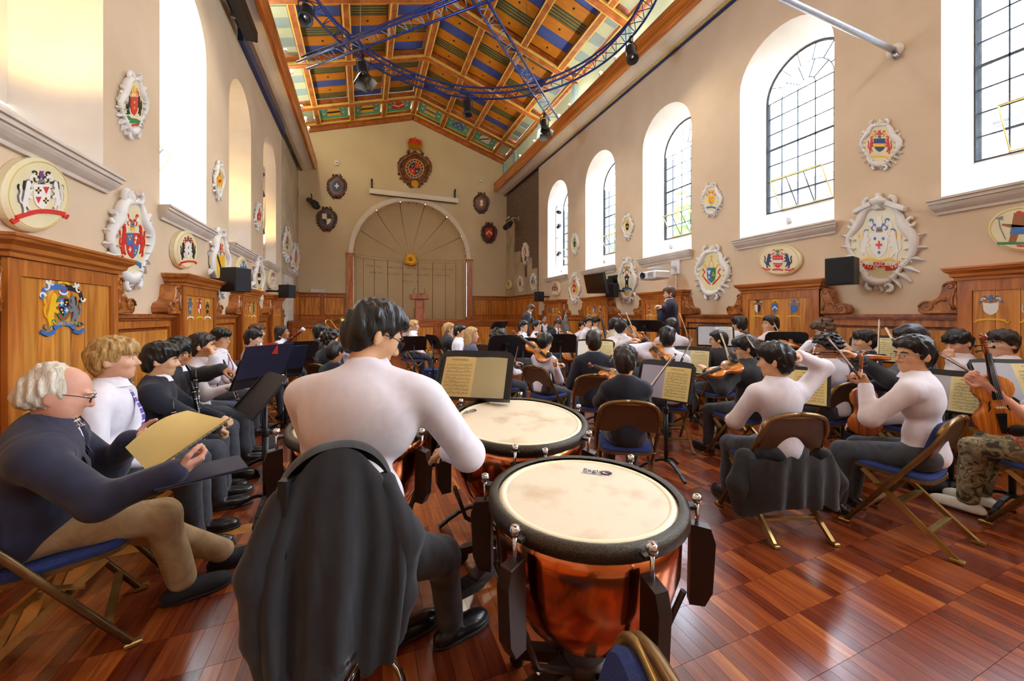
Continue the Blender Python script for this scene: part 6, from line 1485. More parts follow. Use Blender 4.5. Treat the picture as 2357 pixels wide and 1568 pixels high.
def stripe_mat(n, a, b, sc, rot):
    m, nt, bs = newmat(n); L = nt.links; tc = nd(nt, 'TexCoord'); mp = nd(nt, 'Mapping'); mp.inputs['Rotation'].default_value = rot; L.new(tc.outputs['Object'], mp.inputs['Vector']); w = nd(nt, 'TexWave', i_Scale=sc); w.bands_direction = 'Z'; L.new(mp.outputs[0], w.inputs['Vector'])
    r = ramp(nt, [(.0, a), (.86, a), (.9, b), (1, b)]); L.new(w.outputs['Fac'], r.inputs[0]); L.new(r.outputs[0], bs.inputs['Base Color']); bs.inputs['Roughness'].default_value = .6
stripe_mat('tie_stripe', S(98, 78, 168), S(226, 222, 236), 9, (.0, .7, .6))
def plaid():
    m, nt, bs = newmat('plaid'); L = nt.links; tc = nd(nt, 'TexCoord'); cur = None
    for ax, c in (('X', S(214, 200, 190)), ('Y', S(214, 200, 190)), ('Z', S(200, 150, 80))):
        w = nd(nt, 'TexWave', i_Scale=20.0); w.bands_direction = ax; L.new(tc.outputs['Object'], w.inputs['Vector']); r = ramp(nt, [(0, (0, 0, 0, 1)), (.93, (0, 0, 0, 1)), (.97, (1, 1, 1, 1))]); L.new(w.outputs['Fac'], r.inputs[0])
        mx = nd(nt, 'MixRGB'); mx.inputs[2].default_value = c; L.new(r.outputs[0], mx.inputs[0])
        if cur is None: mx.inputs[1].default_value = S(24, 34, 66)
        else: L.new(cur, mx.inputs[1])
        cur = mx.outputs[0]
    L.new(cur, bs.inputs['Base Color']); bs.inputs['Roughness'].default_value = .8
plaid()
def camo():
    m, nt, bs = newmat('camo'); L = nt.links; tc = nd(nt, 'TexCoord'); n1 = nd(nt, 'TexNoise', i_Scale=13.0, i_Detail=2.0, i_Distortion=1.0); L.new(tc.outputs['Object'], n1.inputs['Vector'])
    r = ramp(nt, [(0, S(60, 54, 40)), (.42, S(120, 108, 78)), (.5, S(152, 138, 104)), (.58, S(92, 86, 60)), (.66, S(176, 160, 124))], 'CONSTANT'); L.new(n1.outputs['Fac'], r.inputs[0]); L.new(r.outputs[0], bs.inputs['Base Color']); bs.inputs['Roughness'].default_value = .9
camo()
def ik(a, c, l1, l2, pole):
    """middle joint of a two-bone limb from a to c"""
    a, c, pole = V(a), V(c), V(pole); d = c - a; L = d.length
    if L > (l1 + l2) * .999: c = a + d * ((l1 + l2) * .999 / L); d = c - a; L = d.length
    x = (l1 * l1 - l2 * l2 + L * L) / (2 * L); hh = math.sqrt(max(l1 * l1 - x * x, 0)); n = d / L; p = pole - n * pole.dot(n); p.normalize()
    return a + n * x + p * hh, c
def wrinkle(seed, amp, f=21.0):
    r = np.random.RandomState(seed); a = r.uniform(-1, 1, (4, 3)); ph = r.uniform(0, 6, 4); sc = (1, .8, 1.3, .6)
    def fn(X, Y, Z):
        o = 0
        for i in range(4):
            q = a[i] / np.linalg.norm(a[i]) * f * sc[i]; o = o + np.sin(q[0] * X + q[1] * Y + q[2] * Z + ph[i] + 1.6 * np.sin(9 * Z + 7 * X + ph[i]) + 1.2 * np.sin(8 * Y - 6 * Z)) / 4
        return amp * o
    return fn
def hand_prims(w, f, n, s, sc, curl=.6, spread=.12, thumb=.5, point=False, left=False):
    """wrist w, fingers towards f, palm normal n; s scale; five unequal bent fingers"""
    f, n = V(f).normalized(), V(n); n = (n - f * n.dot(f)).normalized(); e = f.cross(n).normalized()
    if left: e = -e                                        # e points to the thumb side
    P = lambda a, b, c: V(w) + (f * a + e * b + n * c) * sc
    pr = [('c', P(.0, 0, 0), P(.03, .0, 0), .024 * sc, .030 * sc), ('c', P(.035, .022, 0), P(.085, .026, .002), .017 * sc, .014 * sc), ('c', P(.035, .006, 0), P(.09, .008, .002), .018 * sc, .014 * sc), ('c', P(.035, -.010, 0), P(.088, -.011, .002), .018 * sc, .0135 * sc), ('c', P(.03, -.024, 0), P(.08, -.028, .003), .016 * sc, .0125 * sc)]
    for b, L0, r in ((.027, .072, .0094), (.009, .08, .0098), (-.011, .074, .0094), (-.029, .058, .0084)):
        cu = curl * (1.0 if not (point and b > .02) else .1); a0 = P(.086 if b > -.02 else .079, b, .002); ang = 0; q = a0; sp = spread * b / .03
        for j, fr in enumerate((.45, .32, .23)):
            ang += cu * (.8, 1.0, .7)[j]; dr = f * math.cos(ang) + n * math.sin(ang) + e * sp * math.cos(ang); q2 = q + dr.normalized() * (L0 * fr * sc); pr.append(('c', q, q2, r * sc * (1 - .06 * j), r * sc * (.94 - .08 * j), .006)); q = q2
    q = P(.022, .026, .006); d1 = (f * .62 + e * .72 + n * (.25 + thumb * .4)).normalized(); q2 = q + d1 * .046 * sc; d2 = (f * .85 + e * (.35 - thumb * .5) + n * (.2 + thumb * .5)).normalized(); q3 = q2 + d2 * .034 * sc; d3 = (f * .95 + e * (.1 - thumb * .6) + n * (.1 + thumb * .5)).normalized()
    pr += [('c', q, q2, .0145 * sc, .0115 * sc, .01), ('c', q2, q3, .0112 * sc, .0100 * sc, .006), ('c', q3, q3 + d3 * .026 * sc, .0100 * sc, .0085 * sc, .006)]
    return pr
def frame_of(f, up=(0, 0, 1)):
    f = V(f).normalized(); x = f.cross(V(up)).normalized(); z = x.cross(f).normalized(); return Matrix((x, f, z)).transposed()
PEOPLE = []
def person(label, head, heading, look=(0, -.1), lean=.08, roll=0.0, hands=(None, None), hpose=(None, None), top='shirt', pants='trousers', hair=('short', 'black'), skin_='asian', lod=2, s=None, seat=.455, stand_z=None, tie=None, glasses=None, seated=True, feet=None, sleeves=True, knees=None, shoes='shoe', beard=False, wide=1.0, hunch=0.0, chair_label=None, elbow=(None, None), vneck=None, chair_off=.09, collar=True, hide_legs=False, headsc=1.0, age=0):
    """head: world point of the head centre; heading: angle of the body's forward (+x = 0); look: head (yaw, pitch) relative to body"""
    hd = V(head); fw = V(math.cos(heading), math.sin(heading), 0); rt = V(fw.y, -fw.x, 0); up = V(0, 0, 1)
    base_z = 0.0 if stand_z is None else stand_z
    tl, nk = .50, .105
    if s is None:
        s = (hd.z - (seat if seated else base_z)) / ((.09 + tl * math.cos(lean) + .16 * math.cos(lean * 1.3)) if seated else (.91 + tl * math.cos(lean) + .16))
        s = max(.74, min(1.12, s))
    sp = lambda a: (up * math.cos(a) + fw * math.sin(a))
    # spine from the head down
    hs = (.72 + .28 * s) * headsc                                   # heads grow less than bodies
    yaw, pit = look; hdir = Matrix.Rotation(heading + yaw, 3, 'Z') @ V(math.cos(pit), 0, math.sin(pit)); HM = frame_of(hdir)
    if roll: HM = HM @ Matrix.Rotation(roll, 3, 'Y')
    neck_top = hd + HM @ V(0, -.025, -.07) * hs
    neck_b = hd - sp(lean * 1.5 + hunch * .9) * (.172 * hs)
    mid = neck_b - sp(lean * 1.1 + hunch) * (tl * .52 * s); pel = mid - sp(lean * .6) * (tl * .48 * s)
    if seated: dz = seat + .09 * s - pel.z
    else: dz = base_z + .91 * s - pel.z
    pel.z += dz; mid.z += dz * .5
    # shoulders and hips
    tw = rt
    sh = [neck_b - up * (.062 * s) + tw * (k * .178 * s * wide) + fw * (.0 + .03 * hunch) for k in (-1, 1)]      # left, right
    hp = [pel + rt * (k * .088 * s) for k in (-1, 1)]
    t = thing('person', label, 'person', (pel.x, pel.y, base_z)); base = (pel.x, pel.y, base_z)
    # legs
    kn, an, ft = [], [], []
    for i, k in enumerate((-1, 1)):
        if seated:
            a = (feet[i] if feet and feet[i] is not None else pel + fw * (.43 * s + .02) + rt * (k * .115 * s)); a = V(a[0], a[1], base_z + .085)
            K, a2 = ik(hp[i], a, .425 * s, .41 * s, (fw * 1.0 + up * .9 + rt * (k * .15)) if not knees else V(knees[i]))
        else:
            a = (V(feet[i]) if feet and feet[i] is not None else V(pel.x, pel.y, 0) + rt * (k * .10)); a = V(a.x, a.y, base_z + .085); K, a2 = ik(hp[i], a, .44 * s, .425 * s, fw)
        kn.append(K); an.append(a2); ft.append((a2, fw if not (feet and len(feet) > 2) else V(feet[2])))
    # arms
    el, wr, hf = [], [], []
    for i, k in enumerate((-1, 1)):
        T = hands[i]
        if T is None: T = kn[i] * .55 + hp[i] * .45 + up * (.095 * s) if seated else sh[i] - up * (.52 * s) + fw * .06 + rt * (k * .06)
        T = V(T); pole = V(elbow[i]) if elbow[i] is not None else (rt * (k * .8) - up * .9 - fw * .35)
        E_, T2 = ik(sh[i], T, .285 * s, .25 * s, pole); el.append(E_); wr.append(T2); hf.append((T2 - E_).normalized())
    g = (.010, .014, .02, .028)[lod - 0 if lod < 4 else 3] if lod < 4 else .028
    infl = lambda pr, d: [(p[0], p[1], p[2], p[3] + d, p[4] + d) + tuple(p[5:]) if p[0] == 'c' else (p[0], p[1], tuple(q + d for q in p[2]), p[3]) + tuple(p[4:]) for p in pr]
    TM_ = frame_of(fw, sp(lean)); PM = frame_of(fw, sp(lean * .5)); CM_ = frame_of(fw, sp(lean * 1.2 + hunch))
    belly = .02 * age
    torso = [('e', pel + up * (.01 * s), (.150 * s * wide, .112 * s, .105 * s), PM), ('e', mid * .55 + pel * .45 + fw * belly * 2, (.132 * s * wide + belly, .098 * s + belly, .15 * s), TM_), ('e', mid * .35 + neck_b * .65 - sp(lean) * (.03 * s), (.150 * s * wide, .105 * s, .165 * s), CM_),
             ('c', sh[0] * .86 + sh[1] * .14, sh[0] * .14 + sh[1] * .86, .062 * s, .062 * s), ('c', neck_b - up * .05, neck_b + up * .01 * s, .075 * s, .056 * s)]
    torso += [('c', neck_b + up * .005, sh[i] * .75 + neck_b * .25, .050 * s, .050 * s) for i in (0, 1)]
    armp = []
    for i in (0, 1): armp += [('c', sh[i], el[i], .055 * s, .043 * s), ('c', el[i], wr[i], .041 * s, .029 * s)]
    legp = []
    for i in (0, 1): legp += [('c', hp[i], kn[i], .083 * s, .058 * s), ('c', kn[i], an[i], .055 * s, .040 * s)]
    # ---- body mesh: covered part coarse and slightly drawn in, head and hands fine
    parts = []
    if not hide_legs: P, F_ = grow(infl(torso + armp + legp, -.010), max(.026, g), .03); parts.append((P, F_, 0))
    hpx = {0: .0052, 1: .0075, 2: .011, 3: .015}[min(lod, 3)]
    q = lambda x, y, z: hd + HM @ V(x, y, z) * hs
    e_ = lambda c, r, m=HM, kk=.012: ('e', q(*c), tuple(v * hs for v in r), m, kk)
    head_p = [e_((0, -.014, .032), (.074, .094, .084)), e_((0, .018, -.022), (.062, .074, .088), HM, .03), e_((0, .04, -.078), (.044, .046, .040), HM, .03), ('c', q(0, -.02, -.05), neck_b - up * .02, .047 * hs, .052 * s, .025)]
    if age: head_p += [e_((0, .03, -.095), (.06, .05, .04), HM, .03), e_((.05, .03, -.05), (.03, .04, .05), HM, .03), e_((-.05, .03, -.05), (.03, .04, .05), HM, .03)]
    if lod < 3:
        head_p += [('c', q(0, .088, .012), q(0, .108, -.026), .008 * hs, .0125 * hs, .010), ('c', q(-.012, .092, -.031), q(.012, .092, -.031), .009 * hs, .009 * hs, .008), ('c', q(-.036, .076, .026), q(.036, .076, .026), .011 * hs, .011 * hs, .014), ('c', q(-.018, .083, -.058), q(.018, .083, -.058), .0075 * hs, .0075 * hs, .008), ('c', q(-.014, .081, -.068), q(.014, .081, -.068), .0075 * hs, .0075 * hs, .006), e_((0, .068, -.098), (.02, .018, .016), HM, .012)]
        head_p += [e_((k * .034, .062, -.022), (.026, .022, .024), HM, .02) for k in (-1, 1)]
    for k in (-1, 1):
        EM = HM @ Matrix.Rotation(k * .35, 3, 'Z') @ Matrix.Rotation(.12, 3, 'X')
        head_p.append(('e', q(k * .077, -.012, -.012), (.0075 * hs, .019 * hs * (1.25 if age else 1), .030 * hs * (1.25 if age else 1)), EM, .006))
    P, F_ = grow(head_p, hpx * hs, .02, carve=[('e', q(k * .031, .094, .006), (.013 * hs, .011 * hs, .008 * hs), HM) for k in (-1, 1)] if lod < 3 else ()); parts.append((P, F_, 0))
    hgr = {0: .0042, 1: .006, 2: .009, 3: .014}[min(lod, 3)]
    for i, k in enumerate((-1, 1)):
        hp_ = hpose[i]
        if hp_ == 'none': continue
        f_, n_, cu = hf[i], None, .5
        if isinstance(hp_, dict): f_ = V(hp_.get('f', f_)); n_ = hp_.get('n'); cu = hp_.get('curl', .5)
        if n_ is None: n_ = -up if abs(f_.z) < .8 else fw
        pr = hand_prims(wr[i], f_, n_, s * .98, s * .98, cu, thumb=hp_.get('thumb', .5) if isinstance(hp_, dict) else .5, point=isinstance(hp_, dict) and hp_.get('point', False), left=(i == 0))
        pr.append(('c', wr[i] * .7 + el[i] * .3, wr[i], .031 * s, .026 * s, .012))
        if not sleeves: pr += [('c', el[i], wr[i], .038 * s, .027 * s, .012), ('c', sh[i] * .4 + el[i] * .6, el[i], .044 * s, .038 * s, .02)]
        P, F_ = grow(pr, hgr if sleeves else max(hgr, .008), .009); parts.append((P, F_, 0))
    link('body', parts, 'skin_' + skin_, t, base)
    # ---- face details
    if lod < 3:
        for k in (-1, 1):
            c = q(k * .031, .0752, .005)
            ey = MB().ball(c - V(base), .0115 * hs, 10, 8).build('eye', 'eye_white', t)
            MB().ball(q(k * .031, .0822, .005) - V(base), (.0058 * hs,) * 3, 8, 6).build('iris', 'eye_dark', ey)
            bc = 'hair_' + (hair[1] if hair[0] != 'bald' else 'white')
            MB().tube([q(k * .014, .092, .026) - V(base), q(k * .032, .0925, .031) - V(base), q(k * .05, .078, .025) - V(base)], [.0042 * hs, .005 * hs, .003 * hs], 6).build('eyebrow', bc, t)
        MB().ball(q(0, .0865, -.0625) - V(base), (.021 * hs, .006 * hs, .0085 * hs), 10, 6, ax=HM).build('lips', 'lips', t)
    # ---- hair
    st, hc = hair; hp3 = []; HC = []; HI = None; hd_n = .004
    rs = np.random.RandomState(len(PEOPLE) + 5)
    fl = lambda a, b: (q(*a), HM @ V(*b))
    if st in ('short', 'crop', 'curly', 'mop', 'fringe'):
        kk = {'short': .012, 'crop': .008, 'curly': .020, 'mop': .015, 'fringe': .014}[st]; tv = {'short': .012, 'crop': .0, 'curly': .022, 'mop': .018, 'fringe': .014}[st]
        hp3 = [e_((0, -.016, .034), (.074 + kk * .8, .095 + kk, .084 + kk)), e_((0, -.046, -.016), (.066 + kk * .4, .054 + kk * .6, .085), HM, .03), e_((0, .002, .082), (.066 + tv, .082 + tv * .8, .044 + tv), HM, .03), e_((0, .058, .080), (.052 + tv * .5, .040, .026 + tv * .4), HM, .02)]
        zf = {'short': .066, 'crop': .070, 'curly': .058, 'mop': .040, 'fringe': .034}[st]
        if st in ('mop', 'fringe'): hp3.append(e_((0, .070, .066), (.060, .030, .040), HM, .03))
        iv = np.array(HM.transposed()); h0 = A3(hd); sb = -.03 if st in ('short', 'crop') else -.022
        def hline(X, Y, Z):
            x, y, z = X - h0[0], Y - h0[1], Z - h0[2]; ly = (iv[1][0] * x + iv[1][1] * y + iv[1][2] * z) / hs; lz = (iv[2][0] * x + iv[2][1] * y + iv[2][2] * z) / hs
            return (np.interp(ly, [-.12, -.035, -.02, -.002, .026, .06, .085, .13], [-.108, -.098, -.055, sb, sb + .008, zf * .55 + .01, zf, zf - .006]) - lz) * .7 * hs
        HI = hline
        hd_n = {'short': .007, 'crop': .004, 'curly': .016, 'mop': .007, 'fringe': .008}[st]
    elif st == 'long':
        hp3 = [e_((0, -.014, .040), (.092, .110, .096)), ('c', q(.055, -.045, 0), q(.075, -.05, -.20), .045 * hs, .03 * hs, .03), ('c', q(-.055, -.045, 0), q(-.075, -.05, -.20), .045 * hs, .03 * hs, .03), ('c', q(0, -.07, 0), q(0, -.085, -.22), .055 * hs, .04 * hs, .03), e_((0, .05, .08), (.07, .045, .03), HM, .02)]
        HC = [fl((0, .055, .03), (0, -.92, .42))]; hd_n = .006
    elif st == 'bald':
        hp3 = [e_((0, -.030, .010), (.089, .100, .090)), e_((0, -.075, -.035), (.074, .05, .06), HM, .02), e_((0, -.045, .07), (.06, .07, .05), HM, .02)]
        HC = [fl((0, .022, .0), (0, -1, .10)), fl((0, -.09, -.085), (0, .2, 1))]; hd_n = .008
    elif st == 'bun':
        hp3 = [e_((0, -.014, .036), (.080, .098, .090)), e_((0, -.11, .03), (.035, .035, .035))]; HC = [fl((0, .05, .05), (0, -.85, .5))]
    if hp3:
        a = rs.uniform(-1, 1, (5, 3)) * (190 if lod < 2 else 100); ph = rs.uniform(0, 6, 5)
        def hdisp(X, Y, Z, a=a, ph=ph, n=hd_n): return n * sum(np.sin(v[0] * X + v[1] * Y + v[2] * Z * (.45 if n < .01 else 1) + p_ + 2 * np.sin(30 * X + p_)) for v, p_ in zip(a, ph)) / 3.0
        P, F_ = grow(hp3, max(hpx * .95, .0065 if lod else .0052) * hs, .02, HC, hdisp if lod < 3 else None, inter=HI); link('hair', [(P, F_, 0)], 'hair_' + hc, t, base)
    if beard:
        P, F_ = grow([e_((0, .022, -.07), (.064, .068, .058))], hpx, .01, [fl((0, .0, -.055), (0, .25, -1))]); link('beard', [(P, F_, 0)], 'hair_' + hc, t, base)
    # ---- clothes
    sd = len(PEOPLE) * 7 + 3; amp = .0095 if lod <= 1 else .006
    wcut = [wr[i] for i in (0, 1)]
    def sleeve(d, upto=1.0, short=False):
        o = []
        for i in (0, 1):
            w_ = el[i] + (wr[i] - el[i]) * (.96 * upto)
            o += [('c', sh[i], el[i] if not short else sh[i] * .35 + el[i] * .65, .060 * s + d, .052 * s + d)]
            if not short: o += [('c', el[i], w_, .050 * s + d, .038 * s + d)]
        return o
    waist = pel - up * (.02 * s)
    ncut = (neck_b + sp(lean * 1.5) * (.022 * s), -sp(lean * 1.6 + hunch))
    NC = [('c', neck_b + sp(lean * 1.5 + hunch) * (.092 * s), hd, .066 * s, .085 * s)]
    under = [(pel - up * (.055 * s), up)] if seated else [(pel - up * .02, up)]
    body_sh = infl(torso, .016)
    tmat = 'shirt' if top in ('blazer', 'suit_navy', 'coat_dark', 'navy') else top
    if top in ('shirt', 'shirt_b', 'tan_top', 'top_grey', 'plaid'):
        P, F_ = grow(body_sh, g, .035, under, wrinkle(sd, amp), carve=NC, late=sleeve(.006, short=not sleeves)); link('shirt', [(P, F_, 0)], top, t, base)
    elif top == 'navy':
        P, F_ = grow(infl(torso, .022), g, .035, [(pel - up * (.06 * s), up)], wrinkle(sd, amp * .7), carve=NC, late=sleeve(.010)); link('jumper', [(P, F_, 0)], 'navy', t, base)
    else:
        lp = pel - up * ((.09 if seated else .2) * s)
        car = [('e', neck_b + fw * (.17 * s) - sp(lean) * (.02 * s), (.055 * s, .16 * s, .27 * s), CM_)] if vneck is None or vneck else []
        pr_ = infl(torso, .030)
        if not seated: pr_ += [('e', pel - up * (.05 * s), (.175 * s * wide, .14 * s, .16 * s), PM)]
        P, F_ = grow(pr_, g, .035, [(lp, up)], wrinkle(sd, amp * .8), carve=car + NC, late=sleeve(.016)); link('jacket', [(P, F_, 0)], top, t, base)
        P, F_ = grow(infl(torso, .014), max(g, .016), .035, [(pel, up)], carve=NC); link('shirt' if vneck != 'jumper' else 'jumper', [(P, F_, 0)], 'shirt' if vneck != 'jumper' else 'navy', t, base)
        # lapels
        for k in (-1, 1):
            o_ = neck_b + fw * (.12 * s); m = MB()
            pts = [neck_b + up * .025 * s + rt * (k * .055 * s) - fw * .01, neck_b - sp(lean) * .03 + rt * (k * .085 * s) + fw * (.075 * s), neck_b - sp(lean) * (.14 * s) + rt * (k * .075 * s) + fw * (.118 * s), neck_b - sp(lean) * (.28 * s) + rt * (k * .02 * s) + fw * (.135 * s), neck_b - sp(lean) * (.14 * s) + rt * (k * .038 * s) + fw * (.125 * s), neck_b + rt * (k * .045 * s) + fw * (.055 * s)]
            m.add([p - V(base) for p in pts] + [p - V(base) + fw * .01 for p in pts], [(0, 1, 5), (1, 2, 4, 5), (2, 3, 4), (6, 7, 11), (7, 8, 10, 11), (8, 9, 10)]); m.build('lapel', top, t)
        if sleeves:
            for i in (0, 1):
                w_ = el[i] + (wr[i] - el[i]) * .93
                MB().tube([w_ - V(base), w_ + (wr[i] - el[i]).normalized() * .035 - V(base)], [.036 * s, .034 * s], 10).build('shirt_cuff', 'shirt', t)
    if collar and top != 'top_grey':
        m = MB(); cx = neck_b + sp(lean * 1.5 + hunch) * (.034 * s); ax_ = frame_of(fw, sp(lean * 1.7 + hunch)); n = 14; rows = []
        for (r, z) in ((.059, -.02), (.061, .036), (.067, .044), (.086, .010), (.099, -.014)):
            rows.append([cx + ax_ @ V(r * s * math.sin(a) * 1.02, r * s * math.cos(a) + .006, z * s * (1 if abs(math.cos(a)) < 2 else 1)) - V(base) for a in [.22 + (2 * pi - .44) * j / n for j in range(n + 1)]])
        m.grid(rows); m.build('collar', 'plaid' if top == 'plaid' or (age and top == 'suit_navy') else tmat if tmat != 'navy' else 'shirt', t)
    if tie:
        rows = []
        for k in range(7):
            f = k / 6; z = -.01 - .34 * f; c = neck_b + sp(lean * 1.1) * (z * s) + fw * ((.062 + .075 * min(1, f * 2.2)) * s + .032 + belly); w_ = (.016 + .022 * f) * s; rows.append([c - rt * w_ - V(base), c + fw * .006 - V(base), c + rt * w_ - V(base)])
        MB().grid(rows).ball(neck_b - sp(lean) * .012 + fw * (.075 * s) - V(base), (.016, .014, .016), 8, 6).build('tie', tie, t)
    if not hide_legs:
        P, F_ = grow(infl([torso[0]], .012) + infl([('c', hp[i], kn[i], .090 * s, .066 * s) for i in (0, 1)], .008) + [('c', kn[i], an[i] + (kn[i] - an[i]) * .06, .070 * s, .058 * s) for i in (0, 1)], max(g, .012), .03, [(pel + up * (.11 * s), -up)], wrinkle(sd + 1, amp * .8)); link('trousers', [(P, F_, 0)], pants, t, base)
        for i in (0, 1):
            a, d = ft[i]; d = V(d.x, d.y, 0).normalized(); FM = frame_of(d); a0 = V(a.x, a.y, base_z)
            pr = [('e', a0 + d * .055 + up * .036, (.044, .135, .042), FM), ('e', a0 + d * .12 + up * .030, (.047, .075, .034), FM), ('c', a0 + up * .05, a0 + up * .085, .042, .036), ('e', a0 - d * .035 + up * .035, (.037, .045, .040), FM)]
            if shoes == 'sneaker_white' or shoes == 'sneaker': pr = infl(pr, .006)
            P, F_ = grow(pr, .008 if lod < 2 else .014, .02, [(a0 + up * .016, up)]); sh_ = link('shoe', [(P, F_, 0)], shoes, t, base)
            P, F_ = grow([('e', a0 + d * .055 + up * .01, (.047, .145, .03), FM), ('e', a0 + d * .12 + up * .01, (.05, .085, .03), FM)], .009 if lod < 2 else .014, .02, [(a0 + up * .001, up), (a0 + up * .018, -up)]); link('sole', [(P, F_, 0)], 'rubber', sh_, base)
            P, F_ = grow([('c', an[i] + (kn[i] - an[i]) * .14, a0 + up * .06, .034, .034)], .012); link('sock', [(P, F_, 0)], 'sock', sh_, base)
    # ---- glasses
    if glasses:
        gl = MB(); gm = glasses
        for k in (-1, 1):
            c = lambda a, r=.021: q(k * .032 + r * 1.1 * math.cos(a), .104 - .2 * r * (math.cos(a) * k) ** 2, .004 + r * .8 * math.sin(a)) - V(base)
            gl.tube([c(2 * pi * j / 12) for j in range(12)], .0016 * hs, 4, closed=True).tube([q(k * .056, .100, .01) - V(base), q(k * .078, .05, .012) - V(base), q(k * .080, -.005, .006) - V(base)], .0019 * hs, 4)
        gl.tube([q(-.010, .106, .008) - V(base), q(0, .110, .010) - V(base), q(.010, .106, .008) - V(base)], .0016 * hs, 4)
        g_ = gl.build('glasses', gm, t)
        for k in (-1, 1): MB().add([q(k * .032 + .021 * math.cos(a) * 1.1, .104, .004 + .017 * math.sin(a)) - V(base) for a in [2 * pi * j / 10 for j in range(10)]], [tuple(range(10))]).build('spectacle_lens', 'lens_glass', g_)
    PEOPLE.append(t)
    if seated and chair_label:
        c = V(pel.x, pel.y, 0) + fw * chair_off; chair(c.x, c.y, heading - pi / 2, chair_label)
    return dict(t=t, wr=wr, el=el, hd=hd, HM=HM, fw=fw, rt=rt, pel=pel, neck=neck_b, sh=sh, s=s, hs=hs, kn=kn, base=base, hf=hf)
# ---------------------------------------------------------------- instruments
wood('violin_wood', S(120, 50, 12), S(174, 84, 24), S(206, 122, 46), rough=0.18, stretch=(30, 2, 8), coat=0.6)
wood('violin_top', S(176, 94, 24), S(208, 126, 42), S(226, 152, 66), rough=0.2, stretch=(40, 2, 8), coat=0.5)
wood('bow_wood', S(70, 28, 16), S(96, 40, 22), S(120, 56, 30), rough=0.25)
pm('ebony', S(18, 16, 16), .3); pm('bow_hair', S(226, 218, 196), .5); pm('bow_pale', S(206, 178, 130), .35); pm('bassoon_red', S(128, 38, 34), .2, S(104, 28, 26), 10, coat=.5)
VB = [(0, .0), (.012, .052), (.035, .086), (.075, .103), (.115, .100), (.145, .078), (.162, .062), (.19, .054), (.215, .058), (.232, .072), (.262, .083), (.300, .080), (.330, .060), (.348, .034), (.356, .0)]
def mat4(o, y, z):
    y = V(y).normalized(); z = V(z); z = (z - y * z.dot(y)).normalized(); x = y.cross(z); return Matrix(((x.x, y.x, z.x, o[0]), (x.y, y.y, z.y, o[1]), (x.z, y.z, z.z, o[2]), (0, 0, 0, 1)))
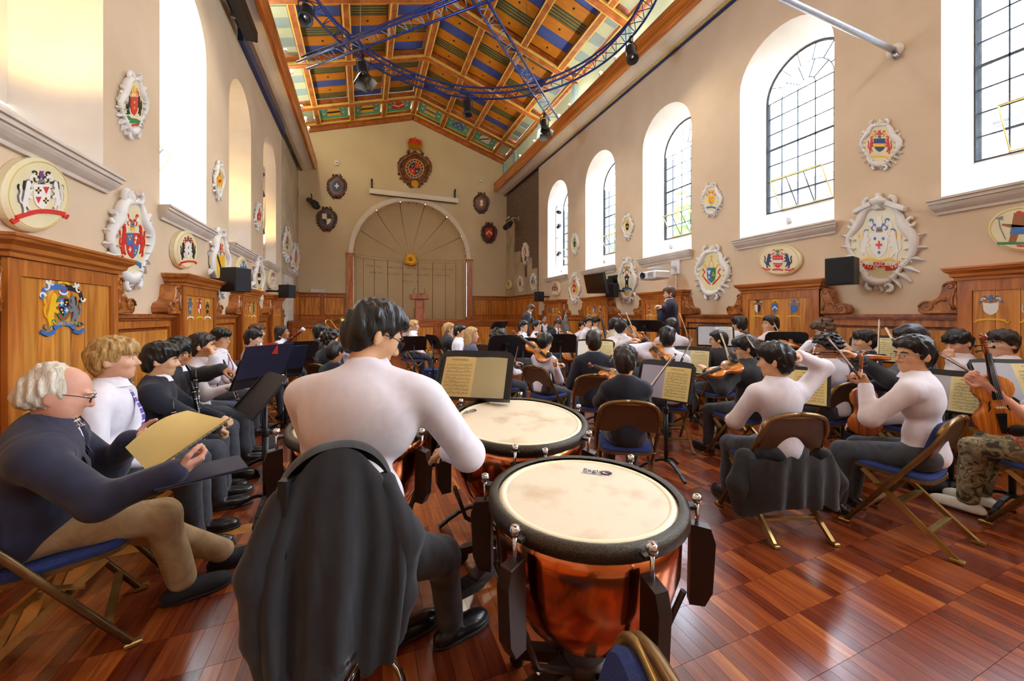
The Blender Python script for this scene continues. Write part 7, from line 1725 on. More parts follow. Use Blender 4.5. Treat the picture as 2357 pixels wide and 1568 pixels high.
def violin(o, y, z, label, k=1.0, cello=False, cat='violin'):
    """o: end button, y: towards the scroll, z: out of the belly"""
    t = thing('cello' if cello else cat, label, 'cello' if cello else cat); t.matrix_world = mat4(o, y, z)
    r = .10 / .03 * .03 * k if cello else .032 * k
    ol = [(w * k, l * k) for l, w in VB] + [(-w * k, l * k) for l, w in VB[-2:0:-1]]
    n = len(ol); b = MB(); rings = []
    cxx, cyy = 0, .17 * k
    for f, zz in ((.0, -r * .5 - .010 * k), (.6, -r * .5 - .007 * k), (.96, -r * .5), (1.0, -r * .5 + .003 * k)): rings.append([V(x * f, cyy + (y_ - cyy) * f, zz) for x, y_ in ol])
    b.grid(rings, 0, True, closed=True); b.grid([[V(x * .985, y_ if True else 0, -r * .5 + .003 * k) for x, y_ in ol], [V(x * .985, y_, r * .5 - .003 * k) for x, y_ in ol]], 0, True, closed=True)
    b.build('body', 'violin_wood', t)
    tp = MB(); rings = []
    for f, zz in ((1.0, r * .5 - .003 * k), (.96, r * .5), (.6, r * .5 + .009 * k), (.0, r * .5 + .014 * k)): rings.append([V(x * f, cyy + (y_ - cyy) * f, zz) for x, y_ in ol])
    tp.grid(rings, 0, True, closed=True); tp.build('belly', 'violin_top', t)
    zt = r * .5 + .012 * k
    for s in (-1, 1): MB().tube([(s * .042 * k, .15 * k, zt - .004 * k), (s * .034 * k, .17 * k, zt), (s * .036 * k, .19 * k, zt), (s * .028 * k, .21 * k, zt - .001 * k)], .0035 * k, 5).build('sound_hole', 'ebony', t)
    MB().box(-.02 * k, .02 * k, .173 * k, .177 * k, zt - .003 * k, zt + .03 * k, bev=.001).build('bridge', 'bow_pale', t)
    MB().prism([(-.012 * k, .235 * k), (.012 * k, .235 * k), (.020 * k, 0), (-.020 * k, 0)][::-1], (0, 0, 0), (1, 0, 0), (0, 1, 0), (0, 0, 1), 0, 0.0001).build('skip', 'ebony', t) if False else None
    MB().add([(-.02 * k, .22 * k, zt + .012 * k), (.02 * k, .22 * k, zt + .012 * k), (.012 * k, .485 * k, zt + .004 * k), (-.012 * k, .485 * k, zt + .004 * k), (-.02 * k, .22 * k, zt + .005 * k), (.02 * k, .22 * k, zt + .005 * k), (.012 * k, .485 * k, zt - .004 * k), (-.012 * k, .485 * k, zt - .004 * k)], [(0, 1, 2, 3), (4, 7, 6, 5), (0, 4, 5, 1), (1, 5, 6, 2), (2, 6, 7, 3), (3, 7, 4, 0)]).build('fingerboard', 'ebony', t)
    MB().add([(-.022 * k, .14 * k, zt + .012 * k), (.022 * k, .14 * k, zt + .012 * k), (.010 * k, .02 * k, zt + .004 * k), (-.010 * k, .02 * k, zt + .004 * k)], [(0, 1, 2, 3)]).build('tailpiece', 'ebony', t)
    if not cello: MB().ball((.055 * k, .035 * k, zt + .006 * k), (.045 * k, .035 * k, .010 * k), 12, 6).build('chin_rest', 'ebony', t)
    MB().tube([(0, .34 * k, zt - .010 * k), (0, .40 * k, zt - .008 * k), (0, .485 * k, zt - .012 * k)], [.018 * k, .0125 * k, .011 * k], 8).build('neck', 'violin_wood', t)
    MB().tube([(0, .485 * k, zt - .012 * k), (0, .53 * k, zt - .02 * k), (0, .565 * k, zt - .026 * k), (0, .59 * k, zt - .018 * k), (0, .592 * k, zt - .002 * k), (0, .578 * k, zt + .006 * k), (0, .566 * k, zt - .002 * k), (0, .572 * k, zt - .012 * k)], [.012 * k, .012 * k, .012 * k, .011 * k, .010 * k, .009 * k, .008 * k, .007 * k], 8).ball((0, .578 * k, zt - .008 * k), (.019 * k, .012 * k, .012 * k), 8, 6).build('scroll', 'violin_wood', t)
    for j, s in enumerate((-1, 1, -1, 1)): MB().cyl((-s * .012 * k, (.50 + .016 * j) * k, zt - .014 * k), (s * .034 * k, (.50 + .016 * j) * k, zt - .014 * k), .0035 * k, n=6).ball((s * .036 * k, (.50 + .016 * j) * k, zt - .014 * k), (.006 * k, .010 * k, .007 * k), 6, 5).build('peg', 'ebony', t)
    m = MB()
    for j in range(4): x = (j - 1.5) * .0075 * k; m.tube([(x, .13 * k, zt + .014 * k), (x, .175 * k, zt + .031 * k), (x * .6, .485 * k, zt + .007 * k)], .0011 * k if not cello else .003, 3)
    m.build('strings', 'steel', t)['kind'] = 'stuff'
    if cello: MB().cyl((0, 0, 0), (0, -.3, -.02), .006, n=6).build('end_pin', 'steel', t)
    return t
def bow(p, q, nrm, label, pale=False, cello=False):
    """p frog end, q tip, nrm towards the hair"""
    p, q = V(p), V(q); L = (q - p).length; t = thing('violin_bow', label, 'bow'); t.matrix_world = mat4(p, q - p, nrm); t['group'] = 'bows of the string players'
    MB().tube([(0, -.02, 0), (0, .05, 0), (0, L * .35, .006), (0, L * .65, .009), (0, L, 0)], [.0048, .0048, .0044, .0038, .003], 7).build('stick', 'bow_pale' if pale else 'bow_wood', t)
    MB().add([(-.005, .05, .02), (.005, .05, .02), (.004, L - .012, .018), (-.004, L - .012, .018), (-.005, .05, .022), (.005, .05, .022), (.004, L - .012, .02), (-.004, L - .012, .02)], [(0, 1, 2, 3), (7, 6, 5, 4), (0, 4, 5, 1), (1, 5, 6, 2), (2, 6, 7, 3), (3, 7, 4, 0)]).build('bow_hair', 'bow_hair', t)
    MB().box(-.006, .006, .015, .06, .002, .022, bev=.002).build('frog', 'ebony', t)
    MB().prism([(L - .014, .0), (L + .004, 0), (L - .006, .022), (L - .016, .020)], (0, 0, 0), (0, 1, 0), (0, 0, 1), (1, 0, 0), -.004, .004, back=True).build('tip', 'bow_pale' if pale else 'bow_wood', t)
    return t
def clarinet(p, q, label):
    p, q = V(p), V(q); L = .66; t = thing('clarinet', label, 'clarinet'); t.matrix_world = mat4(p, q - p, (0, .3, 1)); ax = Matrix.Rotation(-pi / 2, 3, 'X')
    MB().lathe([(.004, 0), (.007, .01), (.012, .06), (.013, .085)], 12, ax=ax).build('mouthpiece', 'ebony', t)
    MB().lathe([(.015, .085), (.0155, .14), (.014, .15), (.0135, .33), (.015, .34), (.0145, .56), (.018, .6), (.03, L)], 14, ax=ax).build('tube', 'ebony', t)
    for y in (.088, .145, .335, .565, L - .004): MB().lathe([(.0165 if y < .6 else .031, y - .003), (.0175 if y < .6 else .032, y), (.0165 if y < .6 else .031, y + .003)], 14, ax=ax).build('ring', 'chrome', t)
    m = MB()
    for j in range(9):
        y = .18 + j * .042; m.lathe([(0, 0), (.008, 0), (.008, .003)], 8, (0, y, .017)).tube([(.015, y - .02, .004), (.018, y, .008), (.015, y + .022, .004)], .0022, 5)
    m.tube([(.017, .16, .004), (.017, .33, .004)], .002, 5).tube([(.018, .36, .0), (.018, .55, 0)], .002, 5); m.build('keywork', 'chrome', t)['kind'] = 'stuff'
    return t
def bassoon(p, q, label):
    p, q = V(p), V(q); L = (q - p).length; t = thing('bassoon', label, 'bassoon'); t.matrix_world = mat4(p, q - p, (0, -.4, 1)); ax = Matrix.Rotation(-pi / 2, 3, 'X')
    MB().lathe([(.024, 0), (.026, .03), (.024, .5), (.021, .9), (.020, L - .05)], 12, ax=ax).build('long_joint', 'bassoon_red', t)
    MB().lathe([(.022, .25), (.019, L * .62)], 10, (.034, 0, .0), ax=ax).build('wing_joint', 'bassoon_red', t)
    MB().lathe([(.021, L - .05), (.024, L - .04), (.032, L - .01), (.034, L), (.026, L), (.02, L - .02)], 14, ax=ax).build('bell_ring', 'white_plastic', t)
    for y in (.3, .55, L * .62, L * .78): MB().lathe([(.024, y - .008), (.026, y), (.024, y + .008)], 12, ax=ax, cap=False).build('band', 'chrome', t)
    m = MB()
    for j in range(8): m.lathe([(0, 0), (.009, 0), (.009, .004)], 8, (.01, .15 + j * .085, .026)).tube([(.0, .12 + j * .085, .026), (-.012, .17 + j * .085, .024)], .003, 5)
    m.build('keywork', 'chrome', t)['kind'] = 'stuff'
    MB().tube([(.034, L * .62, 0), (.04, L * .68, .02), (.06, L * .7, .08), (.07, L * .68, .16)], .004, 6).build('crook', 'chrome', t)
    return t
def trombone(p, q, nrm, label, mat='brass'):
    """p player's end, q end of the slide"""
    p, q = V(p), V(q); L = (q - p).length; t = thing('trombone', label, 'trombone'); t.matrix_world = mat4(p, q - p, nrm)
    MB().tube([(-.045, 0, 0), (-.045, L - .05, 0)] + [(-.045 * math.cos(a), L - .05 + .05 * math.sin(a), 0) for a in (.6, 1.2, pi / 2, 2.0, 2.6)] + [(.045, L - .05, 0), (.045, 0, 0)], .0085, 8).build('slide', mat, t)
    MB().cyl((-.05, .06, 0), (.05, .06, 0), .006, n=6).build('slide_brace', 'chrome', t)
    MB().tube([(.045, 0, 0), (.09, -.12, .0), (.13, -.15, 0), (.17, -.1, 0), (.175, .25, 0)], .012, 8).lathe([(.014, 0), (.02, .1), (.04, .2), (.075, .26), (.1, .28)], 16, (.175, .24, 0), ax=Matrix.Rotation(-pi / 2, 3, 'X'), cap=False).build('bell_section', mat, t)
    MB().lathe([(.006, 0), (.008, .04), (.013, .06)], 10, (-.045, 0, 0), ax=Matrix.Rotation(pi / 2, 3, 'X')).build('mouthpiece', 'chrome', t)
    return t
def trumpet(p, q, nrm, label, mat='chrome'):
    p, q = V(p), V(q); L = (q - p).length; t = thing('trumpet', label, 'trumpet'); t.matrix_world = mat4(p, q - p, nrm); ax = Matrix.Rotation(-pi / 2, 3, 'X')
    MB().lathe([(.006, 0), (.006, L * .6), (.01, L * .75), (.022, L * .9), (.06, L)], 16, (0, 0, .0), ax=ax, cap=False).build('bell', mat, t)
    MB().tube([(0, L * .15, .0), (0, L * .08, -.03), (0, L * .15, -.06), (0, L * .7, -.06), (0, L * .76, -.03)], .007, 8).build('tuning_slide', mat, t)
    for j in range(3): MB().lathe([(.011, -.08), (.011, .04), (.004, .05), (.004, .07), (.008, .075)], 10, (.012, L * .35 + j * .028, 0)).build('valve', mat, t)
    MB().lathe([(.004, 0), (.006, .05), (.013, .08)], 10, (0, 0, -.0), ax=Matrix.Rotation(pi / 2, 3, 'X')).build('mouthpiece', mat, t)
    return t
# ---------------------------------------------------------------- the orchestra
COND = V(5.44, 5.6, 0)
def toward(p, q=COND): return math.atan2(q[1] - p[1], q[0] - p[0])
W = lambda px, py, d: atd(px, py, d)
PPL = {}
def kid(key, px, py, d, label, look=(0, -.05), dh=0.0, hands=(None, None), chairl=None, lod=None, heading=None, **kw):
    h = W(px, py, d); th = heading if heading is not None else toward(h) + dh
    if lod is None: lod = 1 if d < 3.2 else (2 if d < 7 else 3)
    fw = V(math.cos(th), math.sin(th), 0); rt = V(fw.y, -fw.x, 0)
    def res(t):
        if t is None: return None
        if isinstance(t, tuple) and t[0] == 'L': return V(h.x, h.y, .455) + fw * t[1] + rt * t[2] + V(0, 0, t[3])
        return t
    PPL[key] = person(label, h, th, look, hands=tuple(res(t) for t in hands), chair_label=chairl, lod=lod, **kw)
    return PPL[key]
L_ = lambda f, r, u: ('L', f, r, u)
dr = R
# --- percussionist
PK = person('student percussionist in a white shirt seen from behind at the timpani', W(862, 772, 1.42), dr(62), (dr(-42), dr(-28)), .30, lod=0, seat=.60, wide=1.3, s=1.0, glasses='black_metal', hair=('short', 'black'), hands=(V(.02, 1.86, .90), V(.34, 1.62, .86)), feet=(V(.14, 1.74, 0), V(.36, 1.66, 0), V(.95, .3, 0)), elbow=(V(-.8, -.3, -.8), V(.75, -.6, -.75)), knees=(V(.4, 1, .8), V(1, .5, .8)))
# --- left row, from the camera
kid('old', 140, 905, 1.66, 'elderly man in navy blazer and khaki trousers reading a large score', (0, dr(-22)), heading=dr(20), lean=.04, hunch=.16, lod=0, s=1.0, top='suit_navy', pants='khaki', hair=('bald', 'white'), skin_='old', age=1, glasses='black_metal', chairl='folding chair at the left edge under the elderly man', hands=(W(300, 1012, 1.9), W(405, 1085, 1.6)), hpose=(dict(f=(1, .1, .15), n=(.3, -.4, 1), curl=.5), dict(f=(.8, .5, .25), n=(-.2, .5, .9), curl=.9)), elbow=(None, V(-.1, -.3, -1)), shoes='sneaker', feet=(V(-.74, 2.62, 0), V(-.86, 2.40, 0), V(.93, .35, 0)), wide=1.22)
kid('blond', 262, 829, 2.2, 'blond boy in white shirt with purple striped tie beside the elderly man', (dr(4), 0), heading=dr(8), hair=('fringe', 'blond'), skin_='light', tie='tie_stripe', chairl='folding chair under the blond boy with the striped tie', lod=1, wide=1.05)
kid('navy1', 370, 830, 2.72, 'dark haired boy in navy jumper with a clarinet next to the blond boy', (dr(4), dr(-8)), heading=dr(10), top='navy', hair=('mop', 'black'), lod=1, chairl='folding chair under the clarinet boy in navy jumper', hands=(L_(.34, -.02, .2), L_(.33, .06, .14)), hpose=(dict(curl=1.1), dict(curl=1.1)))
kid('blz1', 411, 813, 3.15, 'boy in dark blazer leaning over two clarinets, one arm stretched to the stand', (dr(-62), dr(-14)), heading=dr(-8), top='blazer', vneck='jumper', hair=('mop', 'black'), skin_='tan', lod=1, chairl='folding chair under the boy in the dark blazer, left row', hands=(W(545, 842, 3.05), L_(.30, .16, .12)), hpose=(dict(f=(1, .1, -.4), curl=.9), dict(curl=1.2)))
kid('hm', 465, 798, 3.65, 'boy in white shirt and dark tie touching his mouth, left row', (dr(3), dr(-3)), heading=dr(6), hair=('short', 'dark'), tie='tie_dark', chairl='folding chair under the boy touching his mouth', hands=(W(492, 820, 3.6), W(540, 890, 3.6)), hpose=(dict(f=(-.3, .1, 1), n=(-1, 0, .2), curl=1.0), dict(curl=.6)), lod=1)
kid('gl', 507, 781, 4.5, 'boy with clear glasses and red tie, left row', (dr(-22), dr(-6)), heading=dr(2), hair=('mop', 'black'), tie='tie_red', glasses='steel', chairl='folding chair under the boy with the red tie', hands=(L_(.3, -.04, .22), L_(.3, .08, .12)), lod=1)
kid('w7', 583, 780, 5.2, 'small dark haired oboe boy in white shirt with a black strap', (dr(0), dr(-8)), heading=dr(2), hair=('mop', 'black'), skin_='light', chairl='folding chair under the small oboe boy', hands=(L_(.32, -.04, .3), L_(.36, .08, .14)))
kid('w8', 592, 766, 6.2, 'brown haired boy in white shirt behind the small oboe boy', (dr(0), dr(-3)), heading=dr(2), hair=('curly', 'brown'), skin_='light', tie='tie_dark', chairl='folding chair under the brown haired boy of the left row')
kid('bsn', 650, 766, 6.5, 'smiling student with shoulder length dark hair and a bassoon', (dr(0), dr(3)), heading=dr(-4), hair=('long', 'dark'), skin_='tan', lod=2, chairl='folding chair under the bassoon player', hands=(L_(.3, -.02, .35), L_(.28, .14, .16)))
# --- middle left, backs to the camera
kid('m10', 738, 766, 6.0, 'boy in dark blazer with swept black hair seen behind the music stands', (dr(-10), dr(-4)), heading=dr(35), top='blazer', hair=('short', 'black'), chairl='folding chair with blue pad under the blazer boy, far of three')
kid('m11', 760, 781, 5.0, 'boy in navy jumper with wavy brown hair next to the percussionist', (dr(-10), dr(-10)), heading=dr(42), top='navy', hair=('curly', 'dark'), skin_='light', chairl='folding chair with blue pad under the wavy haired boy, middle of three')
kid('m12', 772, 812, 4.2, 'boy in navy jumper with round black hair beside the percussionist', (dr(0), dr(-18)), heading=dr(48), top='navy', hair=('short', 'black'), skin_='tan', chairl='folding chair with blue pad under the round headed boy, nearest of three')
kid('m13', 800, 786, 6.4, 'trombone boy with glasses partly hidden by the percussionist', (0, 0), heading=dr(15), hair=('short', 'black'), glasses='black_metal', chairl='folding chair under the hidden trombone boy', hands=(L_(.32, -.1, .5), L_(.42, .08, .52)))
# --- brass in the middle distance
kid('tp1', 938, 757, 8.9, 'black haired trumpeter in dark blazer playing near the stage', (0, dr(-5)), heading=dr(-25), top='blazer', hair=('mop', 'black'), chairl='folding chair under the black haired trumpeter', hands=(L_(.38, -.06, .42), L_(.36, .08, .40)), lod=3)
kid('tp2', 953, 751, 8.6, 'curly blond boy in white shirt and red tie near the stage', (dr(4), dr(4)), heading=dr(-10), hair=('curly', 'curlblond'), skin_='light', tie='tie_red', chairl='folding chair under the curly blond boy', lod=2)
kid('hn', 1033, 758, 7.6, 'boy with long fair fringe in dark blazer beside the blue gig bag', (dr(6), dr(0)), heading=dr(0), top='blazer', hair=('fringe', 'fair'), skin_='light', chairl='folding chair under the boy with fair fringe', hands=(L_(.3, -.05, .42), L_(.32, .08, .36)), lod=2)
kid('hn2', 1058, 764, 6.8, 'black haired boy in white shirt behind the blond woman', (dr(-10), dr(-10)), hair=('short', 'black'), chairl='folding chair under the boy behind the blond woman')
kid('wom', 1086, 772, 5.8, 'woman with straight blond hair in a blue grey top', (dr(-14), dr(-2)), hair=('long', 'fair'), skin_='pink', top='top_grey', chairl='folding chair under the blond woman', lod=2, collar=False)
kid('crl', 1147, 779, 5.2, 'boy with big curly dark hair in white shirt looking down at his score', (dr(-18), dr(-22)), hair=('curly', 'dark'), skin_='light', chairl='folding chair under the curly haired boy', hands=(L_(.3, -.06, .3), L_(.28, .1, .2)))
kid('vp', 1204, 753, 7.5, 'violinist boy with headband like parting before the standing man', (dr(-8), dr(-6)), dh=-.2, hair=('short', 'black'), chairl='folding chair under the violinist before the standing man', hands=(L_(.4, -.16, .42), L_(.3, .16, .36)))
kid('vq', 1236, 752, 7.9, 'violinist boy in profile beside the smiling woman', (dr(-12), dr(-4)), dh=-.1, hair=('short', 'dark'), skin_='light', chairl='folding chair under the violinist in profile', hands=(L_(.4, -.16, .42), L_(.3, .16, .36)))
kid('sm', 1253, 738, 10.2, 'smiling woman with tied dark hair in a black jacket', (0, dr(2)), heading=dr(-105), top='coat_dark', hair=('bun', 'dark'), skin_='tan', chairl='folding chair under the smiling woman', lod=2)
kid('ce', 1283, 746, 9.3, 'cello boy with brown hair in blazer and tie facing the camera', (dr(10), dr(-22)), heading=dr(-100), top='blazer', tie='tie_dark', hair=('curly', 'brown'), skin_='light', lod=2, chairl='folding chair under the cello boy', hands=(L_(.22, -.12, .55), L_(.32, .24, .22)))
person('man in dark overcoat standing with bowed head near the brick wall', W(1221, 711, 10.5), dr(-35), (dr(0), dr(-38)), .30, top='coat_dark', pants='trousers_dark', hair=('short', 'brown'), skin_='light', seated=False, lod=3, s=1.0, hands=(W(1240, 745, 10.3), None))
# --- strings, centre
kid('v24', 1254, 790, 4.8, 'small boy in white shirt holding his violin upright on his shoulder', (dr(0), dr(-14)), hair=('mop', 'black'), chairl='folding chair under the small boy with raised violin', hands=(W(1283, 842, 4.6), W(1279, 845, 4.5)), hpose=(dict(curl=1.0), dict(curl=1.0)))
kid('n25', 1366, 788, 4.2, 'boy in navy jumper seen squarely from behind, brown black hair', (dr(0), dr(-4)), heading=dr(64), top='navy', hair=('mop', 'dark'), chairl='folding chair with curved brown back under the squarely seen navy jumper boy')
kid('n26', 1440, 834, 2.95, 'smallest boy in navy jumper in front of the large open score', (dr(-16), dr(-10)), heading=dr(60), top='navy', hair=('mop', 'dark'), chairl='nearest folding chair of the centre with shiny brown back', lod=1, s=.80, hands=(L_(.34, -.12, .28), L_(.36, .14, .24)))
kid('b1', 1340, 752, 9.2, 'boy in white shirt with violin left of the pair before the tall panel', (0, 0), dh=-.1, hair=('short', 'black'), chairl='folding chair before the tall panel, left one', lod=3)
kid('b2', 1353, 744, 8.4, 'tall boy in white shirt seen from behind before the tall panel', (dr(-20), 0), hair=('short', 'black'), chairl='folding chair before the tall panel, middle one', lod=2)
kid('b3', 1371, 743, 9.2, 'boy with glasses playing a cello before the tall panel', (dr(0), dr(-6)), heading=dr(-60), hair=('mop', 'black'), glasses='steel', chairl='folding chair before the tall panel, right one', lod=2, hands=(L_(.25, -.14, .5), L_(.32, .24, .2)))
kid('b4', 1430, 754, 5.9, 'violinist boy with short dark hair raising his bow in the middle', (dr(-8), dr(-4)), dh=.05, hair=('short', 'black'), skin_='light', chairl='folding chair under the violinist with raised bow', hands=(W(1453, 785, 5.5), W(1465, 795, 5.3)))
kid('b5', 1414, 748, 7.2, 'boy in cream top hidden behind the violinist with raised bow', (0, 0), top='tan_top', hair=('short', 'black'), chairl='folding chair under the boy in cream top')
kid('b29', 1536, 780, 4.2, 'boy in white shirt with spiky black hair in front of the conductor', (dr(-20), dr(-8)), heading=dr(62), hair=('short', 'black'), chairl='folding chair under the spiky haired boy before the conductor', hands=(W(1497, 795, 4.2), L_(.32, .16, .28)))
kid('b32', 1545, 752, 6.0, 'boy with round black hair directly below the conductor', (0, 0), heading=dr(60), hair=('short', 'black'), chairl='folding chair under the boy below the conductor', hands=(L_(.4, -.14, .4), L_(.3, .14, .34)))
kid('c33', 1654, 783, 4.9, 'boy in dark blazer and spectacles behind the long yellow score', (dr(50), dr(-6)), heading=dr(75), top='blazer', hair=('short', 'black'), glasses='black_metal', chairl='folding chair under the blazer boy behind the yellow score', hands=(L_(.36, -.1, .3), L_(.36, .14, .34)))
kid('c34', 1716, 803, 3.75, 'violin boy in charcoal blazer with long black hair, violin under his chin', (dr(42), dr(-12)), heading=dr(92), top='blazer', hair=('mop', 'black'), glasses='black_metal', chairl='folding chair under the charcoal blazer violinist', hands=(W(1628, 856, 3.75), L_(.32, .16, .34)), lod=1)
kid('c35', 1702, 748, 5.9, 'boy in white shirt seen from behind before the three painted arms', (dr(10), 0), heading=dr(75), hair=('mop', 'black'), chairl='folding chair before the three painted arms, left one', hands=(L_(.36, -.1, .3), L_(.36, .14, .3)))
kid('c36', 1773, 748, 5.6, 'boy in white shirt in left profile before the three painted arms', (dr(70), dr(2)), heading=dr(85), hair=('short', 'dark'), skin_='light', chairl='folding chair before the three painted arms, right one', hands=(L_(.36, -.1, .3), L_(.36, .14, .3)))
# --- strings, right
kid('r27', 1785, 832, 2.6, 'boy in white shirt scratching his head, jacket hung on his chair', (dr(38), dr(-6)), heading=dr(72), hair=('mop', 'black'), chairl='folding chair with a dark jacket hanging over its seat', lod=0, hands=(L_(.30, -.12, .2), W(1838, 818, 2.58)), hpose=(None, dict(f=(-.9, .1, .0), n=(0, .1, -1), curl=.35, thumb=.2)), elbow=(None, V(1, -.2, -.2)), s=.90)
kid('r28', 2103, 818, 2.5, 'boy with spectacles in white shirt holding a violin upright before him', (dr(58), dr(-4)), heading=dr(96), hair=('short', 'black'), glasses='steel', chairl='nearest folding chair on the right seen with its side rails', lod=0, hands=(W(1992, 888, 2.6), L_(.30, .14, .2)), hpose=(dict(f=(-.2, .3, 1), n=(-1, .2, 0), curl=1.1), None), elbow=(V(-.5, -.6, -1), None), s=.93)
kid('r37', 1905, 801, 3.7, 'boy with tight curly black hair in white shirt between two violins', (dr(48), dr(-8)), heading=dr(85), hair=('curly', 'black'), skin_='tan', chairl='folding chair under the tight curled boy', hands=(W(1865, 790, 3.9), L_(.34, .14, .24)), lod=1)
kid('r38', 1897, 760, 4.9, 'boy with wavy brown hair bent forward before the right wall', (dr(30), dr(-30)), heading=dr(88), lean=.3, hair=('curly', 'brown'), skin_='light', chairl='folding chair under the boy bent forward at the right wall')
kid('r39', 1991, 786, 4.35, 'violin student with bobbed black hair in dark jumper by the right wall', (dr(45), dr(-4)), heading=dr(95), top='navy', hair=('fringe', 'black'), chairl='folding chair under the bobbed violin student', hands=(W(1960, 815, 4.2), L_(.3, .18, .3)), lod=1)
kid('r40', 2097, 783, 3.4, 'dark haired boy in blazer hidden behind the boy with spectacles', (dr(30), dr(-6)), heading=dr(100), top='blazer', hair=('mop', 'black'), chairl='folding chair under the hidden blazer boy on the right', hands=(W(1975, 826, 3.3), L_(.3, .2, .3)), lod=2)
kid('r41', 2206, 790, 3.75, 'dark haired boy in white shirt resting his chin on his hand', (dr(52), dr(-20)), heading=dr(105), hair=('fringe', 'black'), skin_='light', chairl='folding chair under the boy resting his chin', hands=(L_(.3, -.1, .2), W(2188, 828, 3.68)), hpose=(None, dict(f=(.1, .2, 1), n=(.8, 0, .3), curl=1.0)), lod=1)
kid('r42', 2308, 793, 3.5, 'boy in white shirt with swept back dark hair at the right edge', (dr(52), dr(0)), heading=dr(108), hair=('mop', 'dark'), skin_='light', chairl='folding chair with tilted brown back at the right edge', lod=1)
# viola player cut by the right edge: arm, lap and shoes reach into the picture
kid('r43', 2455, 815, 2.45, 'student in camouflage trousers cut by the right picture edge, holding a viola', (dr(40), dr(-5)), heading=dr(92), pants='camo', top='shirt_b', sleeves=False, hair=('short', 'dark'), skin_='pink', shoes='sneaker_white', lod=1, chairl='folding chair cut by the right picture edge', hands=(W(2268, 885, 2.42), W(2345, 1008, 2.4)), hpose=(dict(f=(-.5, .6, .6), n=(-.7, -.5, .2), curl=1.0), dict(curl=.8)), elbow=(V(.3, -.3, -1), None))
# --- conductor on his podium
pc = W(1541, 676, 7.15)
CN = person('bearded conductor in navy suit and lilac tie standing with raised hands', pc, dr(138), (dr(4), dr(-10)), .05, top='suit_navy', pants='trousers_dark', hair=('short', 'brown'), skin_='light', tie='tie_lilac', seated=False, stand_z=.22, lod=2, beard=True, hands=(W(1517, 707, 7.25), W(1526, 708, 6.95)), hpose=(dict(f=(-.7, -.5, .3), n=(0, 0, -1), curl=.5), dict(f=(-.7, .6, .2), n=(0, 0, -1), curl=.6)))
pd = thing('podium', 'low black podium with a back rail under the conductor', 'podium', (pc.x, pc.y, 0), dr(20))
MB().box(-.55, .5, -.5, .5, 0, .22, bev=.01).build('deck', 'black_plastic', pd)
m = MB()
for y in (-.48, .48): MB().cyl((.47, y, .22), (.47, y, 1.17), .018, n=8).build('rail_post', 'black_metal', pd)
MB().tube([(.47, -.48, 1.17), (.47, -.44, 1.2), (.47, .44, 1.2), (.47, .48, 1.17)], .02, 8).build('rail', 'black_metal', pd)
# ---------------------------------------------------------------- stands, scores, instruments in hand
def st_px(px, py, d, reader, label, sheets=None, slabel=None, tilt=R(28), dw=.25, dh=.17, dz=0.0):
    """desk centre seen at a pixel and depth; reader = person key or point the desk looks at"""
    c = W(px, py, d); r = PPL[reader]['hd'] if isinstance(reader, str) else V(reader)
    face = math.atan2(r.y - c.y, r.x - c.x); f = V(math.cos(face), math.sin(face), 0); b = c + f * .03
    return stand(b.x, b.y, face, label, c.z + dz, tilt, sheets, slabel, dw, dh)
st_px(1092, 862, 2.6, (-.15, 1.2, 1.2), 'black music stand behind the left timpano holding a tan score', ('tan', 'olive', 'l'), 'open tan score with a blank right page before the percussionist', R(30), .27, .18)
st_px(601, 905, 2.75, 'blond', 'nearest black music stand before the blond boy', None, tilt=R(40))
st_px(602, 850, 3.5, 'hm', 'black music stand with navy folder before the boy touching his mouth', None, tilt=R(24))
st_px(655, 835, 4.7, 'w7', 'black music stand before the small oboe boy', None, tilt=R(30))
st_px(690, 808, 5.6, 'bsn', 'black music stand before the bassoon player', None, tilt=R(28))
st_px(953, 788, 7.6, 'tp1', 'black music stand before the two trumpeters, left one', None, tilt=R(30), dz=-.02)
st_px(1000, 785, 7.4, 'hn', 'black music stand before the two trumpeters, right one', None, tilt=R(30), dz=-.02)
st_px(1150, 748, 11.0, (3.2, 12.5, 1.2), 'distant black music stand before the stage front', None, tilt=R(50))
st_px(1163, 796, 5.0, 'crl', 'music stand before the curly haired boy', ('white', 'white', 'r'), 'cream score before the curly haired boy')
st_px(1204, 800, 5.5, 'vp', 'music stand with white pages left of the small boy with raised violin', ('white', 'cream', 'r'), 'white and cream score left of the small boy with raised violin')
st_px(1290, 790, 5.9, 'ce', 'music stand seen edge on before the cello boy', ('cream', 'cream', 'lr'), 'cream score seen edge on before the cello boy')
st_px(1370, 808, 4.9, 'n25', 'music stand before the squarely seen navy jumper boy', ('white', 'cream', 'r'), 'white and cream score before the squarely seen navy jumper boy')
st_px(1530, 874, 3.45, 'n26', 'music stand with the large lilac and yellow score before the smallest boy', ('lilac', 'yellow', 'r'), 'large open score with lilac left and yellow right page', R(20), .26, .18)
st_px(1588, 828, 4.9, 'b29', 'music stand with long yellow score before the spiky haired boy', ('grey', 'cream', 'r'), 'long yellow score before the spiky haired boy', R(20), .25, .18)
st_px(1646, 772, 5.6, 'c33', 'music stand with grey folder beside the conductor', ('grey', 'white', 'r'), 'grey and white score beside the conductor', R(22))
st_px(1808, 790, 5.1, 'c36', 'music stand with grey folder before the profile boy', ('grey', 'cream', 'r'), 'grey and cream score before the profile boy', R(22))
st_px(1828, 885, 3.35, 'r27', 'music stand hidden by the boy scratching his head', ('cream', 'yellow', 'r'), 'yellow score half hidden by the boy scratching his head', R(22))
st_px(2015, 802, 4.6, 'r39', 'music stand before the bobbed violin student', ('grey', 'cream', 'r'), 'grey and cream score before the bobbed violin student', R(22))
